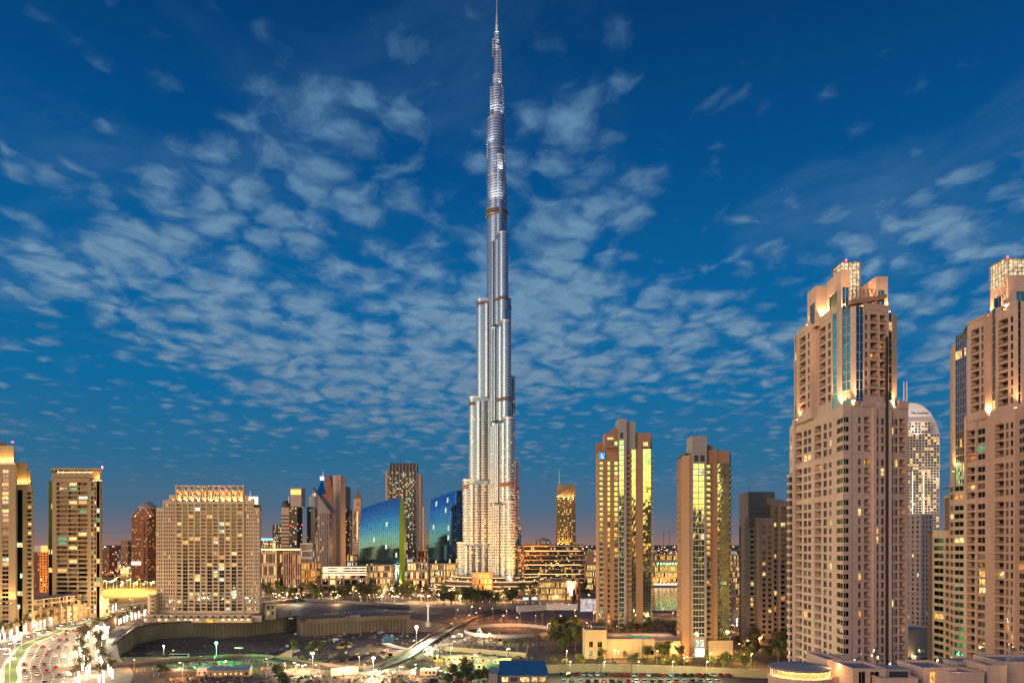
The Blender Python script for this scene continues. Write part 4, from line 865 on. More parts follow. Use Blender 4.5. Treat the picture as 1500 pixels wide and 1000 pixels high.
# ---------------------------------------------------------------- gridded apartment hotel
def grid_hotel():
    Y0 = 620.; x = lambda p: PX(p, Y0); Z = lambda p: PZ(p, Y0); pit = 3.2; W = M_STONEB
    b = Bd('apartment_building', 'broad stepped apartment block with gridded front and floodlit colonnade crown above the retaining wall', 'building', (*P(305, 640), 0))
    kk = dict(pl=.055, px=True, kinds=(LW, LY, LY, LO, LC), glass=G_BLACK)
    zb = Z(898)
    def small(pa, pb, y_, zt, n):
        A, B = (x(pa), y_), (x(pb), y_); facade(b, A, B, zb, zt, rep(dist(A, B), n, .50, 'v', .6), floors(zt-3.2, zb+2, pit), W, px=False, hh={'v': .95}, pl=.04, kinds=(LW, LY), glass=G_BLACK)
    small(228, 238, Y0+1, Z(745), 3); small(238, 257, Y0+.6, Z(734), 5)
    # central gridded part: alternating balconies and full glass bays
    cols = []; n = 11; s = (356-258)/n
    for i in range(n): cols.append((258+i*s+.9, 258+(i+1)*s-.9, 'b' if i % 2 == 0 else 'w'))
    facade(b, (x(257), Y0), (x(357), Y0), zb, Z(736), cols, floors(Z(740), zb+2, pit), W, hh={'b': 1.28, 'w': 1.36}, pl=.14, kinds=(LW, LY, LY, LO, LW, LC), bal=M_CREAM, bdep=.9, gw=glassmat('slate glass', (.10, .12, .12), .08))
    small(357, 371, Y0+.6, Z(734), 4); small(371, 379.5, Y0+1, Z(745), 3)
    for p_, zt in ((257, 736), (357, 736)): b.wall.box(x(p_)-.5, x(p_)+.5, Y0-.3, Y0+2, zb, Z(zt), W)
    # returns and roofs
    bk = Y0+24
    for pa, pb, zt, ya in ((228, 238, 745, 1), (238, 257, 734, .6), (257, 357, 736, 0), (357, 371, 734, .6), (371, 379.5, 745, 1)):
        b.wall.quad((x(pa), Y0+ya, Z(zt)), (x(pb), Y0+ya, Z(zt)), (PX(pb+1, bk), bk, Z(zt)), (x(pa), bk, Z(zt)), M_ROOF)
        b.wall.wbox((x(pa), Y0+ya), (x(pb), Y0+ya), -.4, .08, Z(zt), Z(zt)+1, W)
    b.wall.quad((x(238), bk, Z(745)), (x(238), Y0+.6, Z(745)), (x(238), Y0+.6, Z(734)), (x(238), bk, Z(734)), W)
    b.wall.quad((x(371), Y0+.6, Z(745)), (PX(372, bk), bk, Z(745)), (PX(372, bk), bk, Z(734)), (x(371), Y0+.6, Z(734)), W)
    RB = P(382.5, bk); facade(b, (x(379.5), Y0+1), RB, zb, Z(745), rep(24, 4, .5, 'o'), floors(Z(748), zb+2, pit), W, px=False)
    b.wall.quad((x(228)-1, bk, zb), (x(228), Y0+1, zb), (x(228), Y0+1, Z(745)), (x(228)-1, bk, Z(745)), W)
    b.wall.quad((*RB, zb), (x(228)-1, bk, zb), (x(228)-1, bk, Z(736)), (*RB, Z(736)), W)
    # crown: set back floors behind fins
    pbox(b.wall, 248, 364, Y0+4, bk-3, Z(736), Z(724), W, .5); pbox(b.wall, 258, 355, Y0+5, bk-4, Z(736), Z(716), W, .5)
    for i in range(12):
        p_ = 257+i*9; q = MB(); q.box(x(p_)-.45, x(p_)+.45, Y0+.4, Y0+3.2, Z(735.5), Z(712), W); b.item('fin', q)
        if i < 11:
            q = MB(); q.box(x(p_+1.2), x(p_+7.8), Y0+4.6, Y0+4.95, Z(733), Z(727), LW); b.item('window', q)
            q = MB(); q.box(x(p_+1.2), x(p_+7.8), Y0+4.6, Y0+4.95, Z(724), Z(718), LW if i % 2 else LO); b.item('window', q)
            fixture(b, x(p_+4.5), Y0+2.2, Z(735.4), 4200, (1, .66, .30), (0, .35, 1), 120, E_LINE, s=.4)
            fixture(b, x(p_+4.5), Y0+3.2, Z(725.5), 1600, (1, .66, .30), (0, .3, 1), 130, E_LINE, s=.28)
    q = MB(); q.box(x(255.5), x(357.5), Y0+.2, Y0+6, Z(712), Z(710.4), W); b.item('crown_beam', q)
    q = MB(); q.box(x(256), x(357), Y0+3.6, Y0+6, Z(725.6), Z(724.8), W); b.item('crown_beam', q)
    for p_ in (243, 251, 362, 368): fixture(b, x(p_), Y0+3, Z(734)+.1, 500, (1, .62, .26), (0, .3, 1), 120, E_LINE, s=.3)
    # plinth terraces with wall lights
    b.wall.box(x(222), x(372), Y0-9, Y0+.02, 0, zb, W); pbox(b.wall, 219, 383, Y0-9.02, bk, 0, Z(900), W)
    for i in range(14):
        p_ = 232+i*10.6; q = MB(); q.box(x(p_), x(p_+4), Y0-9.25, Y0-9.05, 3.2, 5.0, G_BLACK); b.item('window', q)
    facade(b, (x(219), Y0-3), (x(233), Y0-9.3), 0, Z(870), [(220, 226, 'b'), (227, 232, 'o')], floors(Z(874), 2, pit), W, **{k: v for k, v in kk.items() if k != 'px'})
    b.wall.prism([(x(219), Y0-3), (x(233), Y0-9.3), (x(233), Y0), (x(219), Y0)], Z(871), Z(870)-.1, M_ROOF)
    b.wall.quad((x(233), Y0-9.3, 0), (x(233), Y0+1, 0), (x(233), Y0+1, Z(870)), (x(233), Y0-9.3, Z(870)), W)
    q = MB(); q.box(x(224), x(378), Y0-15, Y0-9.03, 0, 3.6, W); q.box(x(223.5), x(378.5), Y0-15.4, Y0-9.05, 3.6, 3.9, M_CONCL); b.item('plinth', q)
    for p_ in (226, 246, 256, 273, 284, 292, 300, 337, 346, 355, 364, 373): fixture(b, x(p_), Y0-16, 2.6, 420, (1, .72, .36), (0, .6, -1), 140, E_LAMP, s=.28, kind='wall_lamp')
    q = MB(); q.box(x(311), x(331), Y0-15.2, Y0-15.02, .2, 3.3, LGOLD); b.item('window', q)
    b.finish()
    b = Bd('gate_house', 'small buff gatehouse at the right end of the broad gridded block', 'building', (*P(393, 632), 0))
    block(b, P(388, 628), P(404, 632), 12, 0, 14, W, (2, 2), 5, .5, h=1.6, pl=.1); b.finish()
grid_hotel()
# ================================================================ THE SUPERTALL SPIRE
def burj():
    D = 998.; cx = PX(727.5, D); k = D/F
    def hz(py): return HC+(HOR-py)*k
    def bandmat(name, metal, gl, warm=0.):
        def build(t, p):
            L = t.links.new; g = nn(t, 'ShaderNodeNewGeometry'); sp = nn(t, 'ShaderNodeSeparateXYZ'); L(g.outputs['Position'], sp.inputs[0])
            def M(op, a, b_=None, c=None):
                m = nn(t, 'ShaderNodeMath', operation=op)
                for i, v in enumerate((a, b_, c)):
                    if v is None: continue
                    if isinstance(v, (int, float)): m.inputs[i].default_value = v
                    else: L(v, m.inputs[i])
                return m.outputs[0]
            fz = M('FRACT', M('DIVIDE', sp.outputs[2], 3.75))
            sl = M('LESS_THAN', fz, .34)
            # mullion fins every 1.4 m round the tower
            ang = M('ARCTAN2', M('SUBTRACT', sp.outputs[1], D), M('SUBTRACT', sp.outputs[0], cx))
            fin = M('LESS_THAN', M('FRACT', M('MULTIPLY', M('ADD', sp.outputs[0], M('MULTIPLY', sp.outputs[1], .37)), .55)), .30)
            nz = nn(t, 'ShaderNodeTexNoise', i_Scale=.35, i_Detail=2.0); mp = nn(t, 'ShaderNodeMapping'); mp.inputs['Scale'].default_value = (1, 1, 1.6)
            L(g.outputs['Position'], mp.inputs[0]); L(mp.outputs[0], nz.inputs['Vector'])
            f = M('MAXIMUM', sl, M('MULTIPLY', fin, .10))
            mx = nn(t, 'ShaderNodeMix', data_type='RGBA'); L(f, mx.inputs[0]); mx.inputs[6].default_value = (*gl, 1); mx.inputs[7].default_value = (*metal, 1)
            sc = nn(t, 'ShaderNodeVectorMath', operation='SCALE'); L(mx.outputs[2], sc.inputs[0]); L(M('ADD', .72, M('MULTIPLY', nz.outputs[0], .55)), sc.inputs['Scale'])
            L(sc.outputs[0], p.inputs['Base Color'])
            L(M('ADD', .27, M('MULTIPLY', f, .16)), p.inputs['Roughness']); L(M('SUBTRACT', .85, M('MULTIPLY', f, .45)), p.inputs['Metallic'])
            # rooms lit behind the glass, more of them low down
            wn = nn(t, 'ShaderNodeTexWhiteNoise', noise_dimensions='3D')
            cb = nn(t, 'ShaderNodeCombineXYZ'); L(M('FLOOR', M('MULTIPLY', ang, 36)), cb.inputs[0]); L(M('FLOOR', M('DIVIDE', sp.outputs[2], 3.75)), cb.inputs[1]); L(cb.outputs[0], wn.inputs['Vector'])
            thr = nn(t, 'ShaderNodeMapRange'); L(sp.outputs[2], thr.inputs[0])
            for i, v in enumerate((40, 300, .86, 1.0)): thr.inputs[i+1].default_value = v
            lit = M('MULTIPLY', M('GREATER_THAN', wn.outputs['Value'], thr.outputs[0]), M('SUBTRACT', 1.0, f))
            p.inputs['Emission Color'].default_value = (1, .62, .22, 1); L(M('MULTIPLY', lit, .6), p.inputs['Emission Strength'])
        m = mat(name, metal, .3, .6, build=build); m.cycles.emission_sampling = 'NONE'; return m
    SK = bandmat('ribbed steel and glass', (.44, .43, .42), (.20, .33, .46))
    ML = mottled('mechanical floor louvres', (.13, .085, .065), .15, .1, .55, streak=False)
    LEDGE = mat('steel ledge', (.6, .55, .5), .35, .6)
    b = Bd('skyscraper', 'supertall silver spire with spiralling setbacks, floodlit gold at its base', 'skyscraper', (cx, D, 0))
    def wing_plan(ang, s0, Rc, hw, bays, bulge):
        """one wing as a plan: scalloped sides and a round nose, pointing along ang"""
        ca, sa = math.cos(R(ang)), math.sin(R(ang)); pts = []
        nb = max(1, round((Rc-s0)/bays)); seg = 5
        for i in range(nb*seg+1):
            t = i/(nb*seg); s = s0+(Rc-s0)*t; w = -(hw+bulge*abs(math.sin(math.pi*t*nb))); pts.append((s, w))
        for i in range(1, 14):
            a = -math.pi/2+math.pi*i/14; pts.append((Rc+hw*math.cos(a), hw*math.sin(a)))
        for i in range(nb*seg, -1, -1):
            t = i/(nb*seg); s = s0+(Rc-s0)*t; w = (hw+bulge*abs(math.sin(math.pi*t*nb))); pts.append((s, w))
        return [(cx+s*ca-w*sa, D+s*sa+w*ca) for s, w in pts]
    wings = {174: [(46.5, 67.6), (38.5, 155), (29.5, 270), (18.5, 405), (6.0, 655)],
             294: [(44, 122.5), (40.5, 234), (30, 366), (20.5, 488), (8, 600)],
             54: [(45, 91), (39, 184), (29.5, 304), (20, 412), (13.2, 572), (3, 655)]}
    up = (0, 0, 1)
    joint = MB()  # proud dark tubes along the bay creases, shade put in as colour
    for ang, tiers in wings.items():
        m = MB(); ca, sa = math.cos(R(ang)), math.sin(R(ang)); z = 0.
        for i, (Rc, h) in enumerate(tiers):
            hwc = 7.0 if i < 4 else 5.6; hws = 10.6 if i < 3 else (9.6 if i < 4 else 8.2)
            zc = z
            m.prism(wing_plan(ang, 2, Rc+(9.6-hwc if i < 4 else 2), hwc, 60, 0), zc, h, SK, mtop=LEDGE)
            if Rc > 9:
                m.prism(wing_plan(ang, 3, max(5, Rc-8), hws, 8.0, 2.6), zc, h-6 if i else h-4, SK, mtop=LEDGE)
                nb_ = max(1, round((max(5, Rc-8)-3)/8.0)); top_ = h-6 if i else h-4
                for j_ in range(nb_+1):
                    s_ = 3+(max(5, Rc-8)-3)*j_/nb_
                    for sg_ in (-1, 1):
                        x_, y_ = cx+s_*ca-sg_*(hws+.3)*sa, D+s_*sa+sg_*(hws+.3)*ca; joint.tube((x_, y_, zc), (x_, y_, top_-.4), 1.15, 1.15, M_DARKC, 6)
            # crown rim of the setback and its floodlights
            for w_, rr, zz in ((hwc, Rc+(9.6-hwc if i < 4 else 2), h),):
                pl_ = wing_plan(ang, max(3, rr-12), rr+.25, w_+.25, 60, 0); q = MB(); q.prism(pl_, zz-.8, zz+1.6, LEDGE); b.item('setback_rim', q)
            if i+1 < len(tiers):
                nR = tiers[i+1][0]+9.6+2.2
                for off in (-5.5, 0, 5.5):
                    lx, ly = cx+nR*ca-off*sa, D+nR*sa+off*ca; pw = 110000 if off == 0 else 55000
                    if ang == 54: pw *= .4
                    fixture(b, lx, ly, h+.6, pw, (1, .88, .74) if h > 300 else ((1, .74, .48) if h > 160 else (1, .48, .16)), (-ca*.22, -sa*.22, 1), 75, E_LINEW, s=.22, r=.8)
            z = h
        b.item('wing', m)
    b.item('shade_tubes', joint)
    core = MB()
    def ring(r, n=18, ph=0., lob=.0):
        return [(cx+(r+lob*abs(math.cos(3*(2*math.pi*i/n+ph))))*math.cos(2*math.pi*i/n+ph), D+(r+lob*abs(math.cos(3*(2*math.pi*i/n+ph))))*math.sin(2*math.pi*i/n+ph)) for i in range(n)]
    def off(poly, dx): return [(p[0]+dx, p[1]) for p in poly]
    tiers = [(13.6, 0, 0, 520), (13.4, 0, 520, 575), (13.0, -1.0, 575, 612), (12.6, -1.4, 612, 655), (9.4, 1.6, 655, 672), (9.0, .9, 672, 697), (7.6, 1.6, 697, 716), (6.2, 2.3, 716, 742), (4.8, 1.9, 742, 756), (4.2, 0.4, 756, 776)]
    for r, dx, z0, z1 in tiers:
        core.prism(off(ring(r*.97, 36), dx), z0, z1, SK, mtop=LEDGE); q = MB(); q.prism(off(ring(r+.1, 36), dx), z1-.7, z1+1.0, LEDGE); b.item('setback_rim', q)
    b.item('core', core)
    # small turrets that stand on the upper setbacks
    for dx, dy, r, z0, z1 in ((-11.5, -3, 2.6, 600, 628), (9.8, -3, 3.2, 572, 618), (-7.0, -4, 2.4, 655, 700), (8.2, -3, 2.6, 672, 702), (6.0, -3.5, 2.2, 716, 753), (-4.5, -2.5, 1.8, 742, 768)):
        q = MB(); q.lathe((cx+dx, D+dy, z0), [(r, 0), (r, z1-z0-1), (r*.7, z1-z0)], 14, SK); b.item('turret', q)
    # mechanical floors: brown louvred bands a hand's breadth proud
    for z0, z1 in ((521, 528),):
        q = MB(); q.prism(ring(15.2, 40), z0, z1, ML); q.prism(ring(15.5, 40), z0-1, z0, LEDGE); q.prism(ring(15.5, 40), z1, z1+1, LEDGE); b.item('mechanical_band', q)
    for z0, z1 in ((143, 149), (259, 264), (398, 402)):
        for ang, tr in wings.items():
            for i, (Rc, h) in enumerate(tr):
                lo = 0 if i == 0 else tr[i-1][1]
                if lo <= z0 and z1 <= h:
                    hwc = 7.0 if i < 4 else 5.6; hws = 10.6 if i < 3 else 9.6
                    q = MB(); q.prism(wing_plan(ang, 2, Rc+(9.6-hwc)+.05, hwc+.3, 60, 0), z0, z1, ML)
                    if z1 < h-8: q.prism(wing_plan(ang, 3, max(5, Rc-8)+.05, hws+.3, 9.0, 1.3), z0+.3, z1-.3, ML)
                    b.item('mechanical_band', q)
    # spire
    sp = MB(); x0 = cx+.2
    sp.lathe((x0, D, 770), [(3.2, 0), (3.0, 9), (2.1, 9.2), (1.9, 20), (1.45, 20.3), (1.2, 34), (.8, 34.4), (.6, 47), (.25, 58)], 12, LEDGE); b.item('spire', sp)
    # crown floodlights
    for dx, dy, z, e in ((-9, -12, 656, 42000), (6, -14, 575, 60000), (-10, -12, 613, 36000), (9, -9, 655, 20000), (-2, -11, 657, 22000), (5, -8, 698, 16000), (-6, -8, 698, 14000), (-1, -8, 743, 16000), (3, -6, 757, 12000), (-3, -17, 532, 60000), (9, -16, 532, 30000), (-10, -14, 532, 30000), (0, -6, 770, 14000)):
        fixture(b, cx+dx*1.25, D+dy*1.4, z, e*1.5, (1, .90, .78), (-dx*.02, .22, 1), 80, E_LINEW, s=.16, r=.8)
    # terraces round the foot, each edged by a line of light
    def arc(rx, ry, y0, a0, a1, n=26): return [(cx+rx*math.cos(R(a0+(a1-a0)*i/n)), D+y0+ry*math.sin(R(a0+(a1-a0)*i/n))) for i in range(n+1)]
    for j, (rx, ry, z0, z1) in enumerate(((98, 80, 0, 7.5), (84, 68, 7.5, 12), (70, 58, 12, 17.5), (58, 50, 17.5, 22.5))):
        q = MB(); pl_ = arc(rx, ry, 5, 0, 360, 48)[:-1]; q.prism(pl_, z0, z1-.6, M_DARKC if j % 2 else M_CONC, mtop=M_PAVE); b.item('terrace', q)
        q = MB(); q.prism(arc(rx+.5, ry+.5, 5, 0, 360, 48)[:-1], z1-.6, z1-.02*(j), M_CREAM); b.item('terrace_edge', q)
        q = MB(); pts = arc(rx+.6, ry+.6, 5, 175, 365, 40)
        for A, B in zip(pts, pts[1:]): q.wbox(A, B, 0.02, .3, z1-1.25, z1-.8, E_LINE)
        b.item('light_strip', q)
    for ang, pw in ((200, 300000), (232, 340000), (258, 300000), (282, 340000), (305, 300000), (335, 260000)):
        px_, py_ = cx+88*math.cos(R(ang)), D+78*math.sin(R(ang))
        fixture(b, px_, py_, 9, pw*2.0, (1, .32, .07), (-math.cos(R(ang)), -math.sin(R(ang)), 1.9), 60, E_LAMP, s=.8, r=2)
    for ang in range(180, 361, 18):
        px_, py_ = cx+64*math.cos(R(ang)), D+54*math.sin(R(ang)); fixture(b, px_, py_, 18.2, 20000, (1, .70, .36), (-math.cos(R(ang))*.5, -math.sin(R(ang))*.5, 1), 100, E_LAMP, s=.5, r=1)
    # unseen spots added far out to brighten and gild the shaft
    for dx, dy, e, d in ((-170, -120, 1.5e6, (150, 150, 260)), (150, -130, 1.3e6, (-120, 160, 300)), (-60, -190, 1.5e6, (30, 180, 420)), (90, -190, 1.6e6, (-60, 180, 520))):
        lamp((cx+dx, D+dy, 8), e, (1, .70, .44), 3, b.root, d, 40)
    for dx, dy, e, d in ((-150, -110, 4.2e6, (150, 110, 95)), (125, -125, 4.2e6, (-125, 125, 95)), (-10, -190, 3.0e6, (10, 190, 90))):
        lamp((cx+dx, D+dy, 8), e*.62, (1, .31, .06), 3, b.root, d, 52, blend=1.0)
    b.finish()
burj()
# ================================================================ BUILDINGS FURTHER BACK
def tower_block(label, pL, pR, ytop, Y, depth, wm, n=(6, 3), pitch=3.6, frac=.6, h=1.15, pl=.1, glass=None, name='office_tower', cat='tower', kinds=None, t='o', z1=None, more=None, skew=0, cap=100, group=None, z0=0, **kw):
    b = Bd(name, label, cat, (*P((pL+pR)/2, Y), 0), group)
    z1 = z1 if z1 is not None else PZ(ytop, Y)
    k_ = (Y+depth)/Y                      # keep the visible side wall inside the given width
    if pR < 750: pR = max(750+(pR-750)*k_, pL+.72*(pR-pL))
    elif pL > 750: pL = min(750+(pL-750)*k_, pR-.72*(pR-pL))
    block(b, P(pL, Y+skew), P(pR, Y), depth, z0, z1, wm, n, pitch, frac, h, t, pl, glass, kinds=kinds, **kw)
    if more: more(b, lambda p: PX(p, Y), lambda p: PZ(p, Y), Y)
    b.finish(cap); return b

def curved_glass(label, pL, pR, yTL, yTR, Y, right_fin, shade):
    """glass block whose front leans back in a convex curve under a slanting roof"""
    b = Bd('glass_office', label, 'office', (*P((pL+pR)/2, Y), 0), 'curved blue glass offices')
    xL, xR = PX(pL, Y), PX(pR, Y); zL, zR = PZ(yTL, Y), PZ(yTR, Y); n, nz = 20, 20; dep = 26
    def ztop(u): return zL+(zR-zL)*(1-(1-u)**1.5)
    def prof(t): return 8.0*max(0., (t-.30)/.70)**2.4
    def pt(u, t):
        x = xL+(xR-xL)*u + (1-u)*4.0*(t**2.2); return (x, Y+prof(t)+u*10, ztop(u)*t)
    for i in range(n):
        for j in range(nz):
            a, c = i/n, (i+1)/n; s, e = j/nz, (j+1)/nz
            m_ = shade
            if j < 6 and random.random() < .16: m_ = random.choice((LY, LC, LW))
            elif random.random() < .02: m_ = LC
            q = MB(); q.quad(pt(a, s), pt(c, s), pt(c, e), pt(a, e), m_); b.item('window', q)
    for i in range(n+1):
        q = MB(); u = i/n
        for j in range(nz):
            A, B = pt(u, j/nz), pt(u, (j+1)/nz); w = .16
            q.add([(A[0]-w, A[1]-.7, A[2]), (A[0]+w, A[1]-.7, A[2]), (B[0]+w, B[1]-.7, B[2]), (B[0]-w, B[1]-.7, B[2]), (A[0]-w, A[1]+.1, A[2]), (A[0]+w, A[1]+.1, A[2]), (B[0]+w, B[1]+.1, B[2]), (B[0]-w, B[1]+.1, B[2])],
                  [(0, 1, 2, 3), (1, 5, 6, 2), (4, 0, 3, 7)], M_DARKC)
        b.item('mullion', q)
    W = b.wall
    for u, s in ((0, 1), (1, -1)):
        col = [pt(u, j/nz) for j in range(nz+1)]; bk = Y+dep
        for A, B in zip(col, col[1:]):
            f = [A, B, (B[0], bk, B[2]), (A[0], bk, A[2])]
            W.add(f if s > 0 else f[::-1], [(0, 1, 2, 3)], G_BLACK)
    top = [pt(i/n, 1) for i in range(n+1)]
    for A, B in zip(top, top[1:]): W.quad(A, B, (B[0], Y+dep, B[2]), (A[0], Y+dep, A[2]), M_DARKC); W.quad((B[0], Y+dep, 0), (A[0], Y+dep, 0), (A[0], Y+dep, A[2]), (B[0], Y+dep, B[2]), M_DARKC)
    if right_fin:
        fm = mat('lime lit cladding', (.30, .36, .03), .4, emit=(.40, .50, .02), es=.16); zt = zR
        for j in range(16):
            s, e = j/16, (j+1)/16
            wd = lambda t: 1.2+5.2*math.sin(math.pi*min(1, .12+t*.86))*.9
            q = MB(); A0, B0 = pt(1, s), pt(1, e); x0, x1 = xR+.4, xR+.4
            q.add([(A0[0]+.3, A0[1]-1, zt*s), (A0[0]+.3+wd(s), A0[1]+3, zt*s), (B0[0]+.3+wd(e), B0[1]+3, zt*e), (B0[0]+.3, B0[1]-1, zt*e),
                   (A0[0]+.3, A0[1]+22, zt*s), (A0[0]+.3+wd(s), A0[1]+22, zt*s), (B0[0]+.3+wd(e), B0[1]+22, zt*e), (B0[0]+.3, B0[1]+22, zt*e)],
                  [(0, 1, 2, 3), (1, 5, 6, 2), (5, 4, 7, 6), (4, 0, 3, 7)]+([(3, 2, 6, 7)] if j == 15 else []), fm); b.item('side_fin', q)
    q = MB(); T = pt(1, 1); q.tube((T[0], T[1]+3, T[2]), (T[0], T[1]+3, T[2]+5), .3, .2, M_DKMET); b.item('mast', q)
    q = MB(); q.lathe((T[0], T[1]+3, T[2]+5), [(.6, 0), (.6, 1.2), (.2, 1.5)], 8, E_RED); b.item('beacon', q)
    b.finish()
curved_glass('blue curved glass office with slanting roof and lime green right edge', 524, 583.5, 745, 728, 1050, True, G_BLUE)
curved_glass('darker blue curved glass office standing against the left foot of the silver spire', 627, 677, 731, 716, 1080, False, glassmat('deep blue mirror glass', (.10, .28, .50), .05))

def tall_dark(b, x, Z, Y):
    b.wall.box(x(570), x(610), Y+1, Y+30, Z(690), Z(678), M_DARKC)
    for i in range(9): q = MB(); p_ = 570+i*4.9; q.box(x(p_), x(p_+.9), Y-1.2, Y+1.05, Z(800), Z(679+(i % 2)*2), M_GREYP); b.item('pier', q)
    b.wall.box(x(564), x(568), Y+4, Y+34, 0, Z(690), M_STONEB); b.wall.box(x(611), x(616), Y+4, Y+34, 0, Z(694), M_STONEB)
tower_block('tall dark office tower with paler side piers behind the blue curved glass office', 568, 611, 690, 1500, 40, M_DARKC, (16, 5), 4.2, .55, 1.4, .28, G_BLACK, kinds=(LY, LW, LC), more=tall_dark)
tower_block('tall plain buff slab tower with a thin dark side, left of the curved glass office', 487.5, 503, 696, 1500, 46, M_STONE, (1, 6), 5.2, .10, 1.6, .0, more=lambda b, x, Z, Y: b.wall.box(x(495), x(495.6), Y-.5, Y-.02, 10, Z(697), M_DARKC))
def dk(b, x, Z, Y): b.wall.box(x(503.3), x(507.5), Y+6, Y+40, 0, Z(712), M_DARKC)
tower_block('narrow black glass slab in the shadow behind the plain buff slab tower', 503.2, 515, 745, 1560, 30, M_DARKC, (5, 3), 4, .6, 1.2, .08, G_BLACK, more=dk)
def peak(b, x, Z, Y):
    # slanting blade roof and glazed pointed top
    b.wall.prism([(x(463), Y-2), (x(487), Y-2), (x(487), Y+28), (x(463), Y+28)], Z(752), [Z(717), Z(748), Z(748), Z(717)], M_GREYP)
    q = MB(); q.tube((x(459.5), Y-4, Z(714)), (x(488), Y-4, Z(752)), 2.4, 2.0, M_DARKC, 4); b.item('roof_blade', q)
    q = MB(); q.add([(x(463), Y+4, Z(722)), (x(476), Y+4, Z(722)), (x(476), Y+20, Z(722)), (x(463), Y+20, Z(722)), (x(470), Y+12, Z(699))], [(0, 1, 4), (1, 2, 4), (2, 3, 4), (3, 0, 4)], G_TEAL); b.item('glass_peak', q)
    q = MB(); q.box(x(467), x(472), Y+9, Y+14, Z(702), Z(697), E_LINEW); b.item('roof_lantern', q)
    q = MB(); q.tube((x(471), Y+12, Z(698)), (x(471), Y+12, Z(690)), .7, .3, M_GALV); b.item('mast', q)
    for p_ in (460.4, 461.6): q = MB(); q.box(x(p_), x(p_+.5), Y-2.3, Y-2, Z(760), Z(722), E_LINE); b.item('light_strip', q)
tower_block('pinkish office tower with a steep slanting roof blade and glazed peak', 461, 487, 750, 1450, 30, M_GREYP, (6, 3), 4, .45, 1.3, .06, kinds=(LW,), more=peak)
def spiky(b, x, Z, Y):
    for k, (a, c, zb, zt) in enumerate(((474, 486.5, 752, 712), (476, 485, 712, 703), (478, 483, 703, 696))): b.wall.box(x(a), x(c), Y+k, Y+26-k, Z(zb), Z(zt), M_BRICK)
    q = MB(); q.tube((x(480.5), Y+12, Z(696)), (x(480.5), Y+12, Z(688)), 1.6, .2, M_BRICK); b.item('spire', q)
tower_block('dark brown tower with a stepped pointed top rising behind the slanting roof blade', 474, 487, 752, 1750, 26, M_BRICK, (5, 3), 4, .5, 1.2, .05, more=spiky)
def twinlow(b, x, Z, Y):
    b.wall.box(x(452), x(461), Y+2, Y+22, Z(743), Z(726), M_WHITE); q = MB(); q.tube((x(456), Y+8, Z(726)), (x(456), Y+8, Z(721)), .6, .3, M_GALV); b.item('mast', q)
    q = MB(); q.box(x(455.5), x(461.8), Y-1, Y-.04, 5, Z(744), M_STONE); b.item('pier', q)
tower_block('narrow dark tower with pale lift shaft and white penthouse, left in the cluster', 449.5, 462, 742, 1350, 30, M_DARKC, (5, 3), 3.9, .5, 1.2, .10, G_BLACK, more=twinlow)
def goldtop(b, x, Z, Y):
    b.wall.box(x(425), x(441), Y+2, Y+26, Z(742), Z(716), M_GREYP)
    q = MB(); q.box(x(425.5), x(440.5), Y+1.4, Y+1.95, Z(724), Z(716.5), mat('gold lit crown', (.6, .45, .2), .5, emit=(1, .62, .12), es=1.1)); b.item('crown_panel', q)
    q = MB(); q.box(x(424.4), x(441.6), Y+.8, Y+26.5, Z(716), Z(714.6), M_CREAM); b.item('crown_rim', q)
    q = MB(); q.lathe((x(417.5), Y+8, Z(742)), [(9, 0), (8, 6), (5, 10), (0.5, 12)], 14, M_DARKC); b.item('dome', q)
    for p_, z_ in ((426, 770), (429.5, 772), (442, 769)): q = MB(); q.box(x(p_), x(p_)+1.2, Y-2.4, Y-1.4, Z(z_), Z(z_)+1.2, E_RED); b.item('beacon', q)
    q = MB(); q.box(x(412.5), x(424), Y-1.3, Y-.05, 4, Z(743), M_GREYP); b.item('office_wing', q)
    for k in range(18): q = MB(); q.box(x(413), x(423.6), Y-1.5, Y-1.32, 8+k*6.4, 10.4+k*6.4, G_DARK); b.item('window', q)
    q = MB(); q.tube((x(422), Y+4, Z(742)), (x(422), Y+4, Z(726)), .5, .3, M_GALV); b.item('mast', q)
tower_block('dark glass tower with a gold lit crown and a lower grey wing', 412, 443, 742, 1300, 34, M_DARKC, (9, 4), 4, .7, 1.4, .10, G_BLACK, more=goldtop, kinds=(LY, LW, LC))
def framed(b, x, Z, Y):
    q = MB(); q.box(x(363), x(366), Y, Y+6, Z(745), Z(727), E_LINEW); q.box(x(373), x(376.5), Y, Y+6, Z(745), Z(727), E_LINEW); q.box(x(366), x(373), Y, Y+6, Z(730), Z(727), E_LINEW); b.item('lit_frame', q)
    q = MB(); q.tube((x(366), Y+2, Z(727)), (x(366), Y+2, Z(718)), .6, .3, M_GALV); b.item('mast', q)
tower_block('pale tower topped by a white lit square frame peeping over the gridded apartment block', 361, 378, 745, 1400, 24, M_WHITE, (5, 3), 4, .5, 1.2, .1, more=framed)
